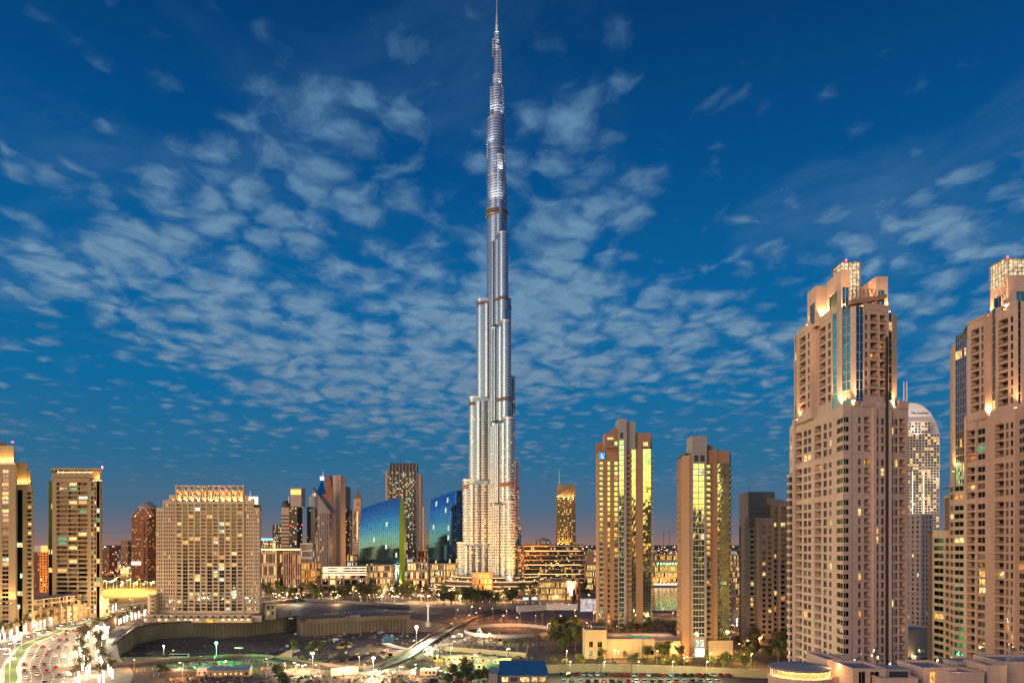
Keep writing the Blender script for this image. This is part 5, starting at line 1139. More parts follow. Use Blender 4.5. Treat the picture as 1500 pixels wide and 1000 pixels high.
def clocky(b, x, Z, Y):
    b.wall.box(x(518), x(528.5), Y+1, Y+14, Z(745), Z(730), M_STONEB)
    q = MB(); q.add([(x(518.5), Y+2, Z(730)), (x(528), Y+2, Z(730)), (x(528), Y+13, Z(730)), (x(518.5), Y+13, Z(730)), (x(523.2), Y+7, Z(716))], [(0, 1, 4), (1, 2, 4), (2, 3, 4), (3, 0, 4)], M_BRICK); b.item('roof', q)
    q = MB(); q.tube((x(523.2), Y+7, Z(718)), (x(523.2), Y+7, Z(711)), .8, .2, M_DKMET); b.item('spire', q)
    q = MB(); q.lathe((x(523.2), Y+.6, Z(738)), [(3.4, -3.4), (3.4, 3.4)], 16, M_CREAM); b.item('clock_drum', q)
    for p_ in (519.5, 523, 526.6): q = MB(); q.box(x(p_), x(p_)+1.2, Y-.4, Y-.02, Z(790), Z(750), E_LINE if p_ == 523 else G_DARK); b.item('window', q)
tower_block('small buff clock tower with a pointed brown roof beside the curved glass office', 516.5, 530, 745, 1900, 16, M_STONEB, (4, 3), 4, .4, 1.2, .1, more=clocky)
tower_block('slim pale lit block peeping out just right of the tall dark office tower', 617, 621.5, 742, 1900, 16, M_WHITE, (3, 2), 4, .5, 1.2, .5, name='apartment_building', cat='building')
tower_block('second slim pale block, lower and further right beside the tall dark office tower', 621.8, 625.5, 778, 1700, 16, M_CREAM, (3, 2), 4, .5, 1.2, .4, name='apartment_building', cat='building')
tower_block('low dark office with a blue light strip along its roof', 380, 401, 790, 1200, 30, M_DARKC, (9, 4), 4, .8, 1.3, .45, kinds=(LY, LC), name='office_building', cat='building',
    more=lambda b, x, Z, Y: b.item('light_strip', (lambda q: (q.box(x(380), x(400), Y-.6, Y-.05, Z(791), Z(788), E_BLUE), q)[1])(MB())))
tower_block('dark office block between the blue striped office and the gold crowned tower', 399, 414, 768, 1500, 30, M_DARKC, (6, 3), 4, .7, 1.3, .40, kinds=(LY, LC, LW), name='office_building', cat='building')
def dome(b, x, Z, Y):
    for k in range(3): b.wall.box(x(193.5+k*3), x(224.5-k*3), Y+1+k*2, Y+34-k*2, Z(756-k*5)-.2*k, Z(751-k*4), M_BRICK)
    q = MB(); q.lathe((x(209), Y+18, Z(745)), [(17, 0), (16, 5), (10, 11), (3, 14), (1, 17), (.3, 24)], 16, M_GREYP); b.item('dome', q)
    for i in range(4):
        q = MB(); q.tube((x(197+i*8), Y-.2, Z(757)), (x(207), Y+8, Z(741)), .6, .5, E_LINEW if i in (0, 3) else M_CREAM); b.item('crown_rib', q)
    q = MB(); q.box(x(193.5), x(207), Y-3, Y-1, Z(827), Z(822), E_LINEW); b.item('light_strip', q)
    q = MB(); q.box(x(207), x(211), Y-1.2, Y-.05, 10, Z(765), M_BRICK); b.item('pier', q)
tower_block('red brown hotel tower with pale ribbed dome left of the gridded block', 192.5, 225.5, 756, 1350, 36, M_BRICK, (9, 6), 4.4, .6, 1.2, .16, more=dome, name='hotel_tower', cat='hotel', kinds=(LW, LO))
tower_block('small orange lit block far off left of the red brown domed hotel', 177, 191, 791, 2100, 25, M_TERRA, (4, 3), 4, .4, 1, .1, name='apartment_building', cat='building')
tower_block('pink apartment block with a white top storey between the two buff towers on the left', 43, 64, 808, 980, 20, M_BRICK, (6, 3), 3.6, .5, 1, .06, name='apartment_building', cat='building', more=lambda b, x, Z, Y: b.wall.box(x(46), x(60.5), Y-1, Y+14, Z(808), Z(798.5), M_WHITE))
tower_block('brown apartment block immediately left of the wide banded tower', 58, 69, 804, 1050, 22, M_BRICK, (4, 3), 3.6, .5, 1, .06, name='apartment_building', cat='building')
tower_block('brown apartment block immediately right of the wide banded tower', 146, 165, 801, 1400, 30, M_BRICK, (7, 3), 3.6, .5, 1, .12, name='apartment_building', cat='building')
def goldhotel(b, x, Z, Y):
    q = MB(); n = 8
    pts = [(x(815+i*3.5), Y-2.5*math.sin(math.pi*i/n)) for i in range(n+1)]
    for i, (A, B) in enumerate(zip(pts, pts[1:])):
        zl = Z(727)+(Z(713)-Z(727))*math.sin(math.pi*.5*i/n); zr = Z(727)+(Z(713)-Z(727))*math.sin(math.pi*.5*(i+1)/n)
        q.add([(*A, Z(729)), (*B, Z(729)), (*B, zr), (*A, zl), (A[0], Y+20, zl), (B[0], Y+20, zr)], [(0, 1, 2, 3), (3, 2, 5, 4)], M_BUFF)
    b.item('crown', q); b.wall.box(x(817), x(842), Y+3, Y+22, Z(728), Z(709.5), M_BUFF)
    q = MB(); q.tube((x(819.5), Y+4, Z(709)), (x(819.5), Y+4, Z(689)), 1.0, .3, M_WPAINT); b.item('mast', q)
    for k in range(5): q = MB(); q.box(x(816.3+k*5.6), x(817.1+k*5.6), Y-1.2, Y-.02, Z(800), Z(730), M_BUFF); b.item('pier', q)
    for k in range(5): fixture(b, x(817+k*4), Y-3, Z(798)-5, 42000, (1, .52, .12), (0, .12, 1), 60, E_LAMP)
    for k in range(4): fixture(b, x(818+k*7), Y-4, Z(731), 9000, (1, .60, .2), (0, .3, 1), 110, E_LAMP, s=.6)
tower_block('golden floodlit hotel tower with curved crown and thin mast', 814.5, 843.5, 727, 1150, 30, M_BUFF, (9, 5), 3.6, .6, 1.1, .22, name='hotel_tower', cat='hotel', kinds=(LW, LY), more=goldhotel)
def squareterr(b, x, Z, Y):
    for k in range(9):
        q = MB(); q.box(x(764.5), x(856), Y-1.3-.05*k, Y-.02, Z(800+k*6.8), Z(798.6+k*6.8), M_CREAM if k % 3 else M_STONE); b.item('canopy_line', q)
    for k in (1, 4, 6): q = MB(); q.box(x(768), x(850), Y-1.9, Y-1.5, Z(800+k*6.8), Z(799.4+k*6.8), E_LINE); b.item('light_strip', q)
tower_block('long dark office slab ruled with pale horizontal lines right of the spire foot', 766, 856, 797, 1000, 36, M_DARKC, (34, 6), 3.4, .82, 1.1, .20, name='office_building', cat='building', kinds=(LW, LO, LY), more=squareterr)
tower_block('dark annex at the left end of the long ruled office slab', 758, 768, 799, 960, 20, M_DARKC, (4, 3), 3.4, .82, 1.1, .3, name='office_building', cat='building', kinds=(LW, LO))
tower_block('pale domed pavilion peeping above the long ruled office slab', 783, 808, 792, 1500, 30, M_GREYP, (8, 3), 4, .6, 1, .3, name='office_building', cat='building',
    more=lambda b, x, Z, Y: b.item('dome', (lambda q: (q.lathe((x(796), Y+14, Z(792)), [(16, 0), (12, 4), (5, 6), (.5, 7)], 16, M_GREYP), q)[1])(MB())))
def lowlit(label, a, c, yt, yb, Y, wm, kinds, n, pl=.9, rows=2, k_=1, name='low_building', more=None):
    wm = M_MID if wm is M_CREAM else wm; rows += 1; n = int(n*1.5); pl *= .8; h_ = PZ(yt, Y); tower_block(label, a, c, yt, Y, 24, wm, (n, 4), max(3.4, h_/(rows+.4)), .72, max(1.2, h_/(rows+.4)*.36), pl, kinds=kinds, name=name, cat='building', more=more, top=.4, bot=.2)
lowlit('orange glowing box shaped pavilion before the foot of the silver spire', 691, 722, 838, 0, 880, M_TERRA, (LO, LGOLD, LO), 8, .95, 3)
lowlit('glass hall glowing yellow inside in the park right of the silver spire', 788, 838, 851, 0, 810, M_CREAM, (LGOLD, LY, LGOLD), 14, .97, 2)
lowlit('small dark extension at the right end of the glowing glass hall', 836.5, 850, 851, 0, 815, M_BRICK, (LO,), 3, .5, 2)
lowlit('yellow lit low block between the ruled office slab and the stepped terracotta tower', 855, 876, 826, 0, 985, M_CREAM, (LGOLD, LY), 7, .85, 3)
lowlit('colonnaded low block with tall lit gaps right of the gridded apartment block', 379, 414, 808, 0, 960, M_STONEB, (LW, LGOLD, LY), 9, .55, 2)
def portico(b, x, Z, Y):
    q = MB(); q.box(x(378), x(444), Y-7, Y+20, Z(805.5), Z(802.5), M_CREAM); b.item('roof_slab', q)
    for i in range(8): q = MB(); q.box(x(417+i*3.3), x(417.8+i*3.3), Y-5, Y-3.8, 0, Z(805.6), M_STONE); b.item('column', q)
    q = MB(); q.box(x(379), x(442), Y-7.3, Y-7.02, Z(805.2), Z(803.6), E_LINE); b.item('light_strip', q)
lowlit('low hall with tall free columns under a thin lit roof slab', 415, 441, 810, 0, 965, M_BRICK, (LO, LW), 5, .3, 2, more=portico)
lowlit('small white office block left of the orange lit arcade', 440, 463, 795, 0, 1250, M_WHITE, (LC,), 6, .15, 4)
lowlit('orange lit arcade before the tower cluster', 441, 470, 823, 0, 1100, M_TERRA, (LO, LGOLD, LW), 9, .85, 2)
def bands(b, x, Z, Y):
    for k in range(4): q = MB(); q.box(x(474), x(537), Y-.9, Y-.02, Z(831+k*3.6), Z(830.1+k*3.6)+.2, E_LINEW); b.item('light_strip', q)
lowlit('white striped parking structure before the blue curved glass office', 470, 542, 829, 0, 960, M_CREAM, (LY,), 4, .3, 3, more=bands)
lowlit('cream three storey block right of the striped parking structure', 542, 578, 827, 0, 975, M_CREAM, (LY, LW), 12, .55, 3)
lowlit('low cream block with blank wall between the two curved glass offices', 596, 630, 823, 0, 1010, M_CREAM, (LY,), 5, .3, 2)
lowlit('cream arcade in front of the darker curved glass office', 630, 672, 825, 0, 1000, M_CREAM, (LY, LW, LGOLD), 12, .75, 3)
lowlit('small lit shop row behind the orange arcade', 508, 524, 812, 0, 1200, M_BRICK, (LY, LC), 5, .6, 3)
lowlit('red brown shop row behind the blank cream block', 612, 626, 806, 0, 1300, M_BRICK, (LO, LW), 5, .3, 3)
lowlit('pale shop row lit green and white right of the lime green fin', 590, 612, 817, 0, 1150, M_CREAM, (LC, LY), 7, .7, 3)
# waterside buildings seen between the terracotta towers
def mall(b, x, Z, Y):
    q = MB(); q.box(x(950), x(1012), Y-9, Y+20, Z(824), Z(822), M_GREYP); b.item('roof_slab', q)
    for i in range(10): q = MB(); q.box(x(962+i*4.5), x(963+i*4.5), Y-6, Y-5, Z(825), Z(823.6), E_GREEN); b.item('roof_light', q)
    for i in range(9): fixture(b, x(954+i*6), Y-4, 3, 6000, (1, .6, .16), (0, .3, 1), 120, E_LAMP, s=.9)
    q = MB(); q.box(x(955), x(1008), Y-14, Y-12, 1.2, 2.6, E_LINEW); b.item('light_strip', q)
lowlit('waterfront mall with golden glass front seen between the terracotta towers', 952, 1010, 812, 0, 1160, M_BUFF, (LGOLD, LGOLD, LY), 14, .85, 4, name='shopping_mall', more=mall)
lowlit('small buff block at the left of the waterfront mall', 938, 962, 808, 0, 1260, M_STONEB, (LGOLD, LO), 6, .4, 3)
lowlit('arcaded lakeside building glowing gold right of the nearer terracotta tower', 1068, 1112, 836, 0, 900, M_CREAM, (LO, LGOLD, LY), 11, .6, 3)
lowlit('upper lakeside terrace with white lit eaves right of the nearer terracotta tower', 1068, 1104, 812, 0, 1150, M_CREAM, (LY, LGOLD), 9, .8, 4)
lowlit('lakeside house with red lit arches beside the pool of blue water', 1082, 1104, 876, 0, 760, M_TERRA, (LO, LO, LW), 7, .7, 2)
# far tower crane
def crane(px_, Y, ztop, label):
    b = Bd('tower_crane', label, 'crane', (*P(px_, Y), 0), 'far tower cranes'); x = PX(px_, Y)
    q = MB(); q.box(x-1.2, x+1.2, Y-1.2, Y+1.2, 0, ztop, M_BRICK); b.item('mast', q); q = MB(); q.box(x-9, x+24, Y-1, Y+1, ztop-3, ztop-1.5, M_BRICK); b.item('jib', q)
    q = MB(); q.tube((x, Y, ztop+9), (x+22, Y, ztop-2), .5, .5, M_BRICK); q.tube((x, Y, ztop-1), (x, Y, ztop+9), 1, .6, M_BRICK); b.item('tie', q); b.finish()
crane(972, 3200, PZ(781, 3200), 'lower far tower crane left of its pair on the horizon between the terracotta towers'); crane(981, 3400, PZ(777, 3400), 'taller far tower crane right of its pair on the horizon between the terracotta towers')
# blocks behind the viewer that the mirror glass shows
for i, (xx, yy, w, h_, lb) in enumerate(((-45, -230, 40, 139, 'buff tower with dark balconies'), (12, -215, 44, 128, 'buff tower with a stepped top'), (68, -240, 42, 98, 'low limestone tower'),
                                         (118, -225, 38, 168, 'tall slim limestone tower'), (178, -250, 50, 128, 'limestone tower with blank sides'), (-115, -270, 50, 88, 'low buff block'), (250, -260, 60, 110, 'wide grey tower'))):
    b = Bd('residential_tower', lb+' opposite the terracotta pair, behind the viewpoint', 'tower', (xx, yy, 0))
    q = [(xx+w/2, yy), (xx-w/2, yy)]; block(b, q[0], q[1], 30, 0, h_, M_STONE if i % 2 else M_BUFF, (8, 3), 6.8, .6, 2.2, pl=.12)
    b.wall.box(xx-w*.3, xx+w*.22, yy-24, yy-5, h_-.5, h_+9+5*(i % 3), M_STONE); b.finish()
# ================================================================ GROUND, ROADS, WATER, PIT
def lerp(a, b, t): return tuple(x+(y-x)*t for x, y in zip(a, b))
def spline(pts, n=8):
    out = []
    p = [pts[0]]+list(pts)+[pts[-1]]
    for i in range(1, len(p)-2):
        for k in range(n):
            t = k/n; q = []
            for d in range(2):
                a, b_, c, e = p[i-1][d], p[i][d], p[i+1][d], p[i+2][d]
                q.append(.5*((2*b_)+(-a+c)*t+(2*a-5*b_+4*c-e)*t*t+(-a+3*b_-3*c+e)*t**3))
            out.append(tuple(q))
    out.append(tuple(pts[-1])); return out
def offs(line, d):
    r = []
    for i, p in enumerate(line):
        a = line[max(0, i-1)]; c = line[min(len(line)-1, i+1)]; L = math.hypot(c[0]-a[0], c[1]-a[1]) or 1
        r.append((p[0]+(c[1]-a[1])/L*d, p[1]-(c[0]-a[0])/L*d))
    return r
def ribbon(mb, line, d0, d1, z, m, z2=None):
    a, b_ = offs(line, d0), offs(line, d1)
    for i in range(len(line)-1):
        zz = z if not callable(z) else z(i/(len(line)-1)); zn = z if not callable(z) else z((i+1)/(len(line)-1))
        mb.quad((*a[i], zz), (*b_[i], zz), (*b_[i+1], zn), (*a[i+1], zn), m)
PIT = [G(163, 962), (-262, 470), (-297, 566), (-290, 596), (-203, 640), (-196, 652), (-180, 612), (-95, 640), (-52, 590), (-50, 500), (-66, 430), (-100, 398), (-150, 402), (-200, 420)]
ZP = -13.
from mathutils.geometry import tessellate_polygon
def holed(name, outer, holes, z, m):
    loops = [[Vector((*p, 0)) for p in l] for l in [outer]+holes]; flat = [p for l in loops for p in l]
    mb = MB(); mb.add([(p.x, p.y, z) for p in flat], [], m)
    for t in tessellate_polygon(loops):
        a, b_, c = (flat[i] for i in t); f = t if (b_-a).cross(c-a).z > 0 else t[::-1]; mb.f.append(tuple(f)); mb.m.append(m)
    return struct(name, mb)
LAKE = [G(930, 893), G(1004, 894), G(1000, 915), G(1070, 914), G(1086, 918), G(1104, 905), G(1098, 882), (310, 1010), (260, 1120), (150, 1120), (140, 900), (120, 760)]
holed('ground', [(-900, 150), (700, 150), (1100, 1400), (-1500, 1400)], [PIT, LAKE], 0, M_SAND)
m = MB()
for a in ([(-30000, 1400), (30000, 1400), (30000, 60000), (-30000, 60000)], [(-30000, -3000), (30000, -3000), (30000, 150), (-30000, 150)],
          [(-30000, 150), (-900, 150), (-1500, 1400), (-30000, 1400)], [(700, 150), (30000, 150), (30000, 1400), (1100, 1400)]): m.prism(a, 0, 0, M_CITY)
m.f = [f for f in m.f if len(set(m.v[i] for i in f)) == 4][:]; m.m = m.m[:len(m.f)]; struct('terrain', m)
def build_water(t, p):
    L = t.links.new; g = nn(t, 'ShaderNodeNewGeometry'); a = nn(t, 'ShaderNodeTexNoise', i_Scale=.35, i_Detail=3.0); L(g.outputs['Position'], a.inputs['Vector'])
    bp = nn(t, 'ShaderNodeBump', i_Strength=.5, i_Distance=.25); L(a.outputs[0], bp.inputs['Height']); L(bp.outputs[0], p.inputs['Normal'])
M_WATER = mat('lake water', (.02, .05, .06), .09, 0, spec=.9, build=build_water)
m = MB(); m.add([(*p, -1.2) for p in LAKE], [tuple(range(len(LAKE)))], M_WATER); struct('water', m)
m = MB()
for i in range(len(LAKE)): A, B = LAKE[i], LAKE[(i+1) % len(LAKE)]; m.quad((*B, 0), (*A, 0), (*A, -3), (*B, -3), M_CONCL)
struct('quay', m)
# pit floor with spoil, subdivided and uneven
m = MB(); x0, x1, y0, y1 = -300, -45, 395, 655; nx, ny = 60, 60; rr = random.Random(3)
from mathutils import noise as mn
def zf(x, y): return ZP+2.6*mn.noise(Vector((x*.02, y*.02, 0)))+1.1*mn.noise(Vector((x*.07, y*.07, 4)))+(max(0, x+190)*.045 if y < 600 else 0)
vs = [(x0+(x1-x0)*i/nx, y0+(y1-y0)*j/ny) for j in range(ny+1) for i in range(nx+1)]
m.add([(x, y, zf(x, y)) for x, y in vs], [(j*(nx+1)+i, j*(nx+1)+i+1, (j+1)*(nx+1)+i+1, (j+1)*(nx+1)+i) for j in range(ny) for i in range(nx)], M_SAND); struct('pit_floor', m)
# pit walls: concrete piling with buttress ribs and a dark capping beam
b = Bd('retaining_wall', 'tall brown concrete pile wall round the building pit below the gridded apartment block', 'wall', (*PIT[3], 0)); n = len(PIT)
for i in range(n):
    A, B = PIT[i], PIT[(i+1) % n]
    q = MB(); L = dist(A, B); k = max(1, int(L/3.0)); inn = 1
    for j in range(k):
        a = lerp(A, B, j/k); c = lerp(A, B, (j+1)/k); mid = lerp(a, c, .5); dx, dy = (B[0]-A[0])/L, (B[1]-A[1])/L
        mid = (mid[0]+dy*.45*0+(-dy)*-.45, mid[1]+dx*-.45)
        q.quad((*a, ZP-4), (*mid, ZP-4), (*mid, 0), (*a, 0), M_CONC); q.quad((*mid, ZP-4), (*c, ZP-4), (*c, 0), (*mid, 0), M_CONC)
    b.item('wall_panel', q)
    if 1 <= i <= 4:
        q = MB(); q.wbox(A, B, -.6, .8, 0.01, 1.5, M_DARKC); b.item('capping_beam', q)
        for j in range(int(L/7)):
            a = lerp(A, B, (j+.5)*7/L); q = MB(); q.box(a[0]-.1, a[0]+.1, a[1]-.1, a[1]+.1, 1.5, 3.2, M_DKMET); b.item('post', q)
b.finish()
# ---- the boulevard
MED = spline([(-222, 300), (-239, 341), (-268, 383), (-293, 425), (-318, 470), (-336, 521), (-349, 563), (-363, 624), (-372, 670), (-380, 760), (-372, 860), (-340, 960), (-300, 1100)], 6)
m = MB(); ribbon(m, MED, 3.6, 27, .008, M_ASPH); ribbon(m, MED, -18, -3.6, .008, M_ASPH); ribbon(m, MED, -32, -25, .008, M_ASPH); struct('road', m)
m = MB()
for d in (8.3, 12.9, 17.5, 22.1): 
    for i in range(0, len(MED)-1):
        seg = [lerp(MED[i], MED[i+1], .1), lerp(MED[i], MED[i+1], .5)]; ribbon(m, seg, d-.12, d+.12, .014, M_WPAINT)
for d in (-8.2, -12.9):
    for i in range(0, len(MED)-1):
        seg = [lerp(MED[i], MED[i+1], .1), lerp(MED[i], MED[i+1], .5)]; ribbon(m, seg, d-.12, d+.12, .014, M_WPAINT)
for d in (4.1, 26.5, -4.1, -17.5): ribbon(m, MED, d-.1, d+.1, .014, M_WPAINT)
struct('road_markings', m)
def slab_ribbon(mb, line, d0, d1, z0, z1, m_):
    a, b_ = offs(line, d0), offs(line, d1)
    for i in range(len(line)-1):
        mb.quad((*a[i], z1), (*b_[i], z1), (*b_[i+1], z1), (*a[i+1], z1), m_)
        mb.quad((*b_[i], z0), (*b_[i+1], z0), (*b_[i+1], z1), (*b_[i], z1), m_); mb.quad((*a[i+1], z0), (*a[i], z0), (*a[i], z1), (*a[i+1], z1), m_)
m = MB(); slab_ribbon(m, MED, -3.6, -2.6, 0, .16, M_CONCL); slab_ribbon(m, MED, 2.6, 3.6, 0, .16, M_CONCL)
slab_ribbon(m, MED, -24.8, -18.0, 0, .15, M_PAVE); slab_ribbon(m, MED, -46, -32.2, 0, .15, M_PAVE); slab_ribbon(m, MED[:38], 27.2, 52, 0, .15, M_PAVE); struct('pavement', m)
m = MB(); ribbon(m, MED, -2.6, 2.6, .17, M_GRASS); struct('grass', m)
# ---- site road curling round the pit, between low barriers
SITE = spline([G(60, 990), G(110, 981), G(190, 974), G(300, 966), G(370, 963), G(430, 971), G(490, 979), G(545, 980), G(585, 967), G(618, 946), G(650, 926), G(690, 906), G(740, 893)], 8)
m = MB(); ribbon(m, SITE, -4.5, 4.5, .012, M_ASPH); ribbon(m, spline([G(585, 967), G(560, 992), G(520, 1020), G(500, 1050)]), -6, 6, .017, M_PAVE)
ribbon(m, spline([G(560, 940), G(600, 950), G(660, 942), G(700, 930)]), -3, 3, .022, M_PAVE)
ribbon(m, spline([G(660, 925), G(700, 905), G(780, 908), G(860, 915), G(960, 922)]), -4, 4, .017, M_ASPH)
ribbon(m, spline([G(640, 1030), G(720, 985), G(790, 955), G(812, 930), G(800, 905)]), -4, 4, .022, M_ASPH)
ribbon(m, spline([G(385, 885), G(500, 876), G(640, 888), G(760, 890), G(870, 880)]), -8, 8, .012, M_ASPH)
ribbon(m, spline([(-520, 790), (-400, 800), (-280, 830), (-100, 870), (100, 880)]), -9, 9, .012, M_ASPH)
ribbon(m, spline([(-900, 1010), (-520, 930), (-330, 900), (-200, 960), (0, 940), (170, 900)]), -9, 9, .016, M_ASPH)
ribbon(m, spline([G(730, 992), G(880, 986), G(1010, 984), G(1160, 986)]), -11, 11, .014, M_ASPH)
struct('road', m)
for d, lb in ((4.7, 'low concrete barrier coloured dark for shade on the near side of the curving site road'), (-4.7, 'low concrete barrier on the far side of the curving site road')):
    q = MB(); l = offs(SITE[6:], d)
    for A, B in zip(l, l[1:]): q.wbox(A, B, -.18, .18, 0, 1.5, M_CONC if d < 0 else M_DARKC)  # near barrier coloured dark, its shaded side put into the material
    single('road_barrier', q, lb, 'barrier')
# dark foundations basin behind the pit
m = MB(); m.prism([G(392, 905), G(440, 876), G(600, 880), G(650, 897), G(600, 905)], .02, .02, M_ASPH); m.f = m.f[-1:]; m.m = m.m[-1:]
m.v = m.v; struct('asphalt_yard', m)
def wall_line(name, label, pts, z0, z1, w, m_, cat='wall', group=None):
    q = MB()
    for A, B in zip(pts, pts[1:]): q.wbox(A, B, -w/2, w/2, z0, z1, m_)
    return single(name, q, label, cat, group)
wall_line('retaining_wall', 'low brown concrete wall with dark top behind the right half of the pit', [G(447, 913), G(520, 909), G(600, 906)], 0, 3.6, 1.2, M_CONC)
wall_line('site_hoarding', 'blue black hoarding along the far side of the dark yard', [G(386, 886), G(440, 880), G(520, 884), G(600, 890)], 0, 3.2, .3, M_DARKC, 'fence')
wall_line('site_hoarding', 'dark blue hoarding between the park and the sandy ground', [G(380, 878), G(470, 870), G(560, 872), G(660, 880)], 0, 2.6, .3, M_DARKC, 'fence')
wall_line('site_hoarding', 'pale green lit panel fence round the camp of site cabins', [G(652, 953), G(700, 957), G(770, 963)], 0, 3.0, .25, M_CREAM, 'fence')
wall_line('site_hoarding', 'row of timber boards beside the end of the pile wall', [G(384, 968), G(410, 960), G(428, 952)], -9, .8, .3, M_STONEB, 'fence')
wall_line('site_hoarding', 'brown ramp hoarding standing between boulevard and pit', [G(152, 945), G(160, 925), G(178, 911)], 0, 9, .8, M_BRICK, 'wall')
wall_line('garden_wall', 'long yellow lit garden wall behind the row of parked cars', [G(790, 986), G(860, 983), G(960, 985), G(1060, 990), G(1135, 993)], 0, 4.2, .5, M_BUFF)
wall_line('garden_wall', 'low cream wall under the trees beside the nearer terracotta tower', [G(925, 945), G(1003, 950)], 0, 6.5, .6, M_CREAM)
wall_line('garden_wall', 'long white curved wall beside the big outdoor screen', [G(757, 896), G(800, 893), G(846, 893)], 0, 6, 1.0, M_WHITE)
q = MB(); c = G(745, 925); N = 40; rx, ry = 26, 14
ring_ = [(c[0]+33*math.cos(2*math.pi*i/N), c[1]+36*math.sin(2*math.pi*i/N)) for i in range(N)]
for i in range(N): q.wbox(ring_[(i+1) % N], ring_[i], -.5, .5, 0, 2.4, M_CONCL)
single('ring_wall', q, 'oval concrete ring wall on the sandy ground behind the blue roofed pavilion', 'wall')
# plants strips
m = MB(); m.add([(*p, .02) for p in (G(380, 876), G(640, 866), G(880, 868), G(880, 850), G(380, 853))], [(0, 1, 2, 3, 4)], mottled('park ground', (.05, .042, .022), .5, .05, .95, streak=False)); struct('park_ground', m)

# rubble, offcuts and broken ground over the whole building site
rb = random.Random(77); q = MB(); mats_ = (M_CONC, M_CONC, M_BRICK, M_MID, M_DARKC, M_SAND, M_SAND, M_DARKC)
def rock(x, y, z, s, m_):
    a = rb.uniform(0, 3.1); ca, sa = math.cos(a)*s, math.sin(a)*s; e = rb.uniform(.25, 1.0); h = s*rb.uniform(.3, .9)
    q.add([(x-ca, y-sa, z), (x+sa*e, y-ca*e, z), (x+ca, y+sa, z), (x-sa*e, y+ca*e, z), (x+ca*.2, y-sa*.1, z+h)], [(0, 1, 4), (1, 2, 4), (2, 3, 4), (3, 0, 4)], m_)
def in_poly(x, y, P_):
    c = False; j = len(P_)-1
    for i in range(len(P_)):
        if (P_[i][1] > y) != (P_[j][1] > y) and x < (P_[j][0]-P_[i][0])*(y-P_[i][1])/(P_[j][1]-P_[i][1])+P_[i][0]: c = not c
        j = i
    return c
for _ in range(5200):
    px_ = rb.uniform(170, 790); py_ = rb.uniform(893, 1004)
    if rb.random() < .5: px_ = rb.gauss(rb.choice((300, 450, 560, 650, 700)), 26); py_ = rb.gauss(rb.choice((935, 955, 975, 990)), 7)
    if py_ < 890 or px_ > 800: continue
    x, y = G(px_, py_); ins = in_poly(x, y, PIT)
    if not ins and min(math.hypot(x-a, y-b_) for a, b_ in SITE[::2]) < 7.5: continue
    if px_ > 715 and py_ > 965: continue
    if px_ < 215 and py_ > 975: continue
    rock(x, y, (zf(x, y)-.2 if ins else 0), rb.choice((.4, .6, .9, 1.4, 2.2 if rb.random() < .3 else .8)), rb.choice(mats_))
stuff('rubble', q, 'broken rubble and spoil strewn across the building site', 'rubble')
# low spoil heaps
def heap(px_, py_, r, h, label):
    x, y = G(px_, py_); z = zf(x, y) if in_poly(x, y, PIT) else 0; m = MB(); n = 22; rings = 6
    for k in range(rings+1):
        for i in range(n):
            a = 2*math.pi*i/n; rr = r*(1-k/rings)*(1+.25*mn.noise(Vector((math.cos(a)*1.7, math.sin(a)*1.7, px_*.1)))); m.v.append((rr*math.cos(a)*1.5, rr*math.sin(a), h*(1-(1-k/rings)**1.6)*(1+.25*mn.noise(Vector((a*2, k*.7, px_))))-.1))
    for k in range(rings):
        for i in range(n): m.f.append((k*n+i, k*n+(i+1) % n, (k+1)*n+(i+1) % n, (k+1)*n+i)); m.m.append(M_SAND)
    props(link('spoil_heap', m.mesh('spoil_heap'), None, (x, y, z)), label, 'heap')
for a in ((372, 948, 10, 4, 'sand heap beside the green lamp in the pit'), (402, 950, 7, 3, 'smaller sand heap left of the timber boards'), (540, 935, 12, 3.5, 'broad spoil heap at the right end of the pit'), (505, 945, 8, 3, 'spoil heap left of the blue container'),
          (590, 955, 9, 2.6, 'low spoil heap under the bend of the site road'), (615, 972, 8, 2.2, 'low pale heap left of the cabin camp'), (250, 985, 12, 2.0, 'flat heap at the lower left of the site'), (770, 938, 14, 2.0, 'low heap in front of the oval ring wall'), (440, 985, 9, 2.4, 'heap on the near side of the site road')): heap(*a)
m = MB(); rq = random.Random(8)
for i in range(26):
    px_, py_ = rq.uniform(230, 700), rq.uniform(925, 998); c = G(px_, py_)
    if in_poly(*c, PIT): continue
    n = 12; r = rq.uniform(5, 16); e = rq.uniform(.25, .6); m.add([(c[0]+r*math.cos(6.283*k/n)*(1+.2*math.sin(k*2.3)), c[1]+r*e*math.sin(6.283*k/n), .005+.0006*i) for k in range(n)], [tuple(range(n))], rq.choice((M_CONC, M_ASPH, M_DARKC, M_MID)))
struct('gravel_patches', m)

# ruts worn by lorries
m = MB(); rt = random.Random(14); k_ = 0
for pts_ in ([(215, 955), (300, 948), (380, 952), (450, 945)], [(430, 990), (500, 960), (560, 945), (600, 930)], [(600, 1000), (640, 975), (700, 975), (760, 978)], [(250, 1000), (330, 994), (400, 985), (470, 990)],
             [(640, 940), (700, 935), (760, 942), (800, 950)], [(460, 900), (540, 893), (640, 893), (700, 898)], [(660, 985), (700, 992), (720, 1010)], [(560, 930), (620, 915), (680, 900)]):
    l = spline([G(*a) for a in pts_])
    for d in (-1.6, 1.6, 4.5, 7.2):
        k_ += 1; ll = [q_ for q_ in offs(l, d+rt.uniform(-.4, .4))]
        if any(in_poly(*q_, PIT) for q_ in ll): ll = [q_ for q_ in ll if not in_poly(*q_, PIT)]
        if len(ll) > 2: ribbon(m, ll, -.38, .38, .024+.0006*k_, M_ASPH if k_ % 2 else M_DARKC)
struct('wheel_ruts', m)
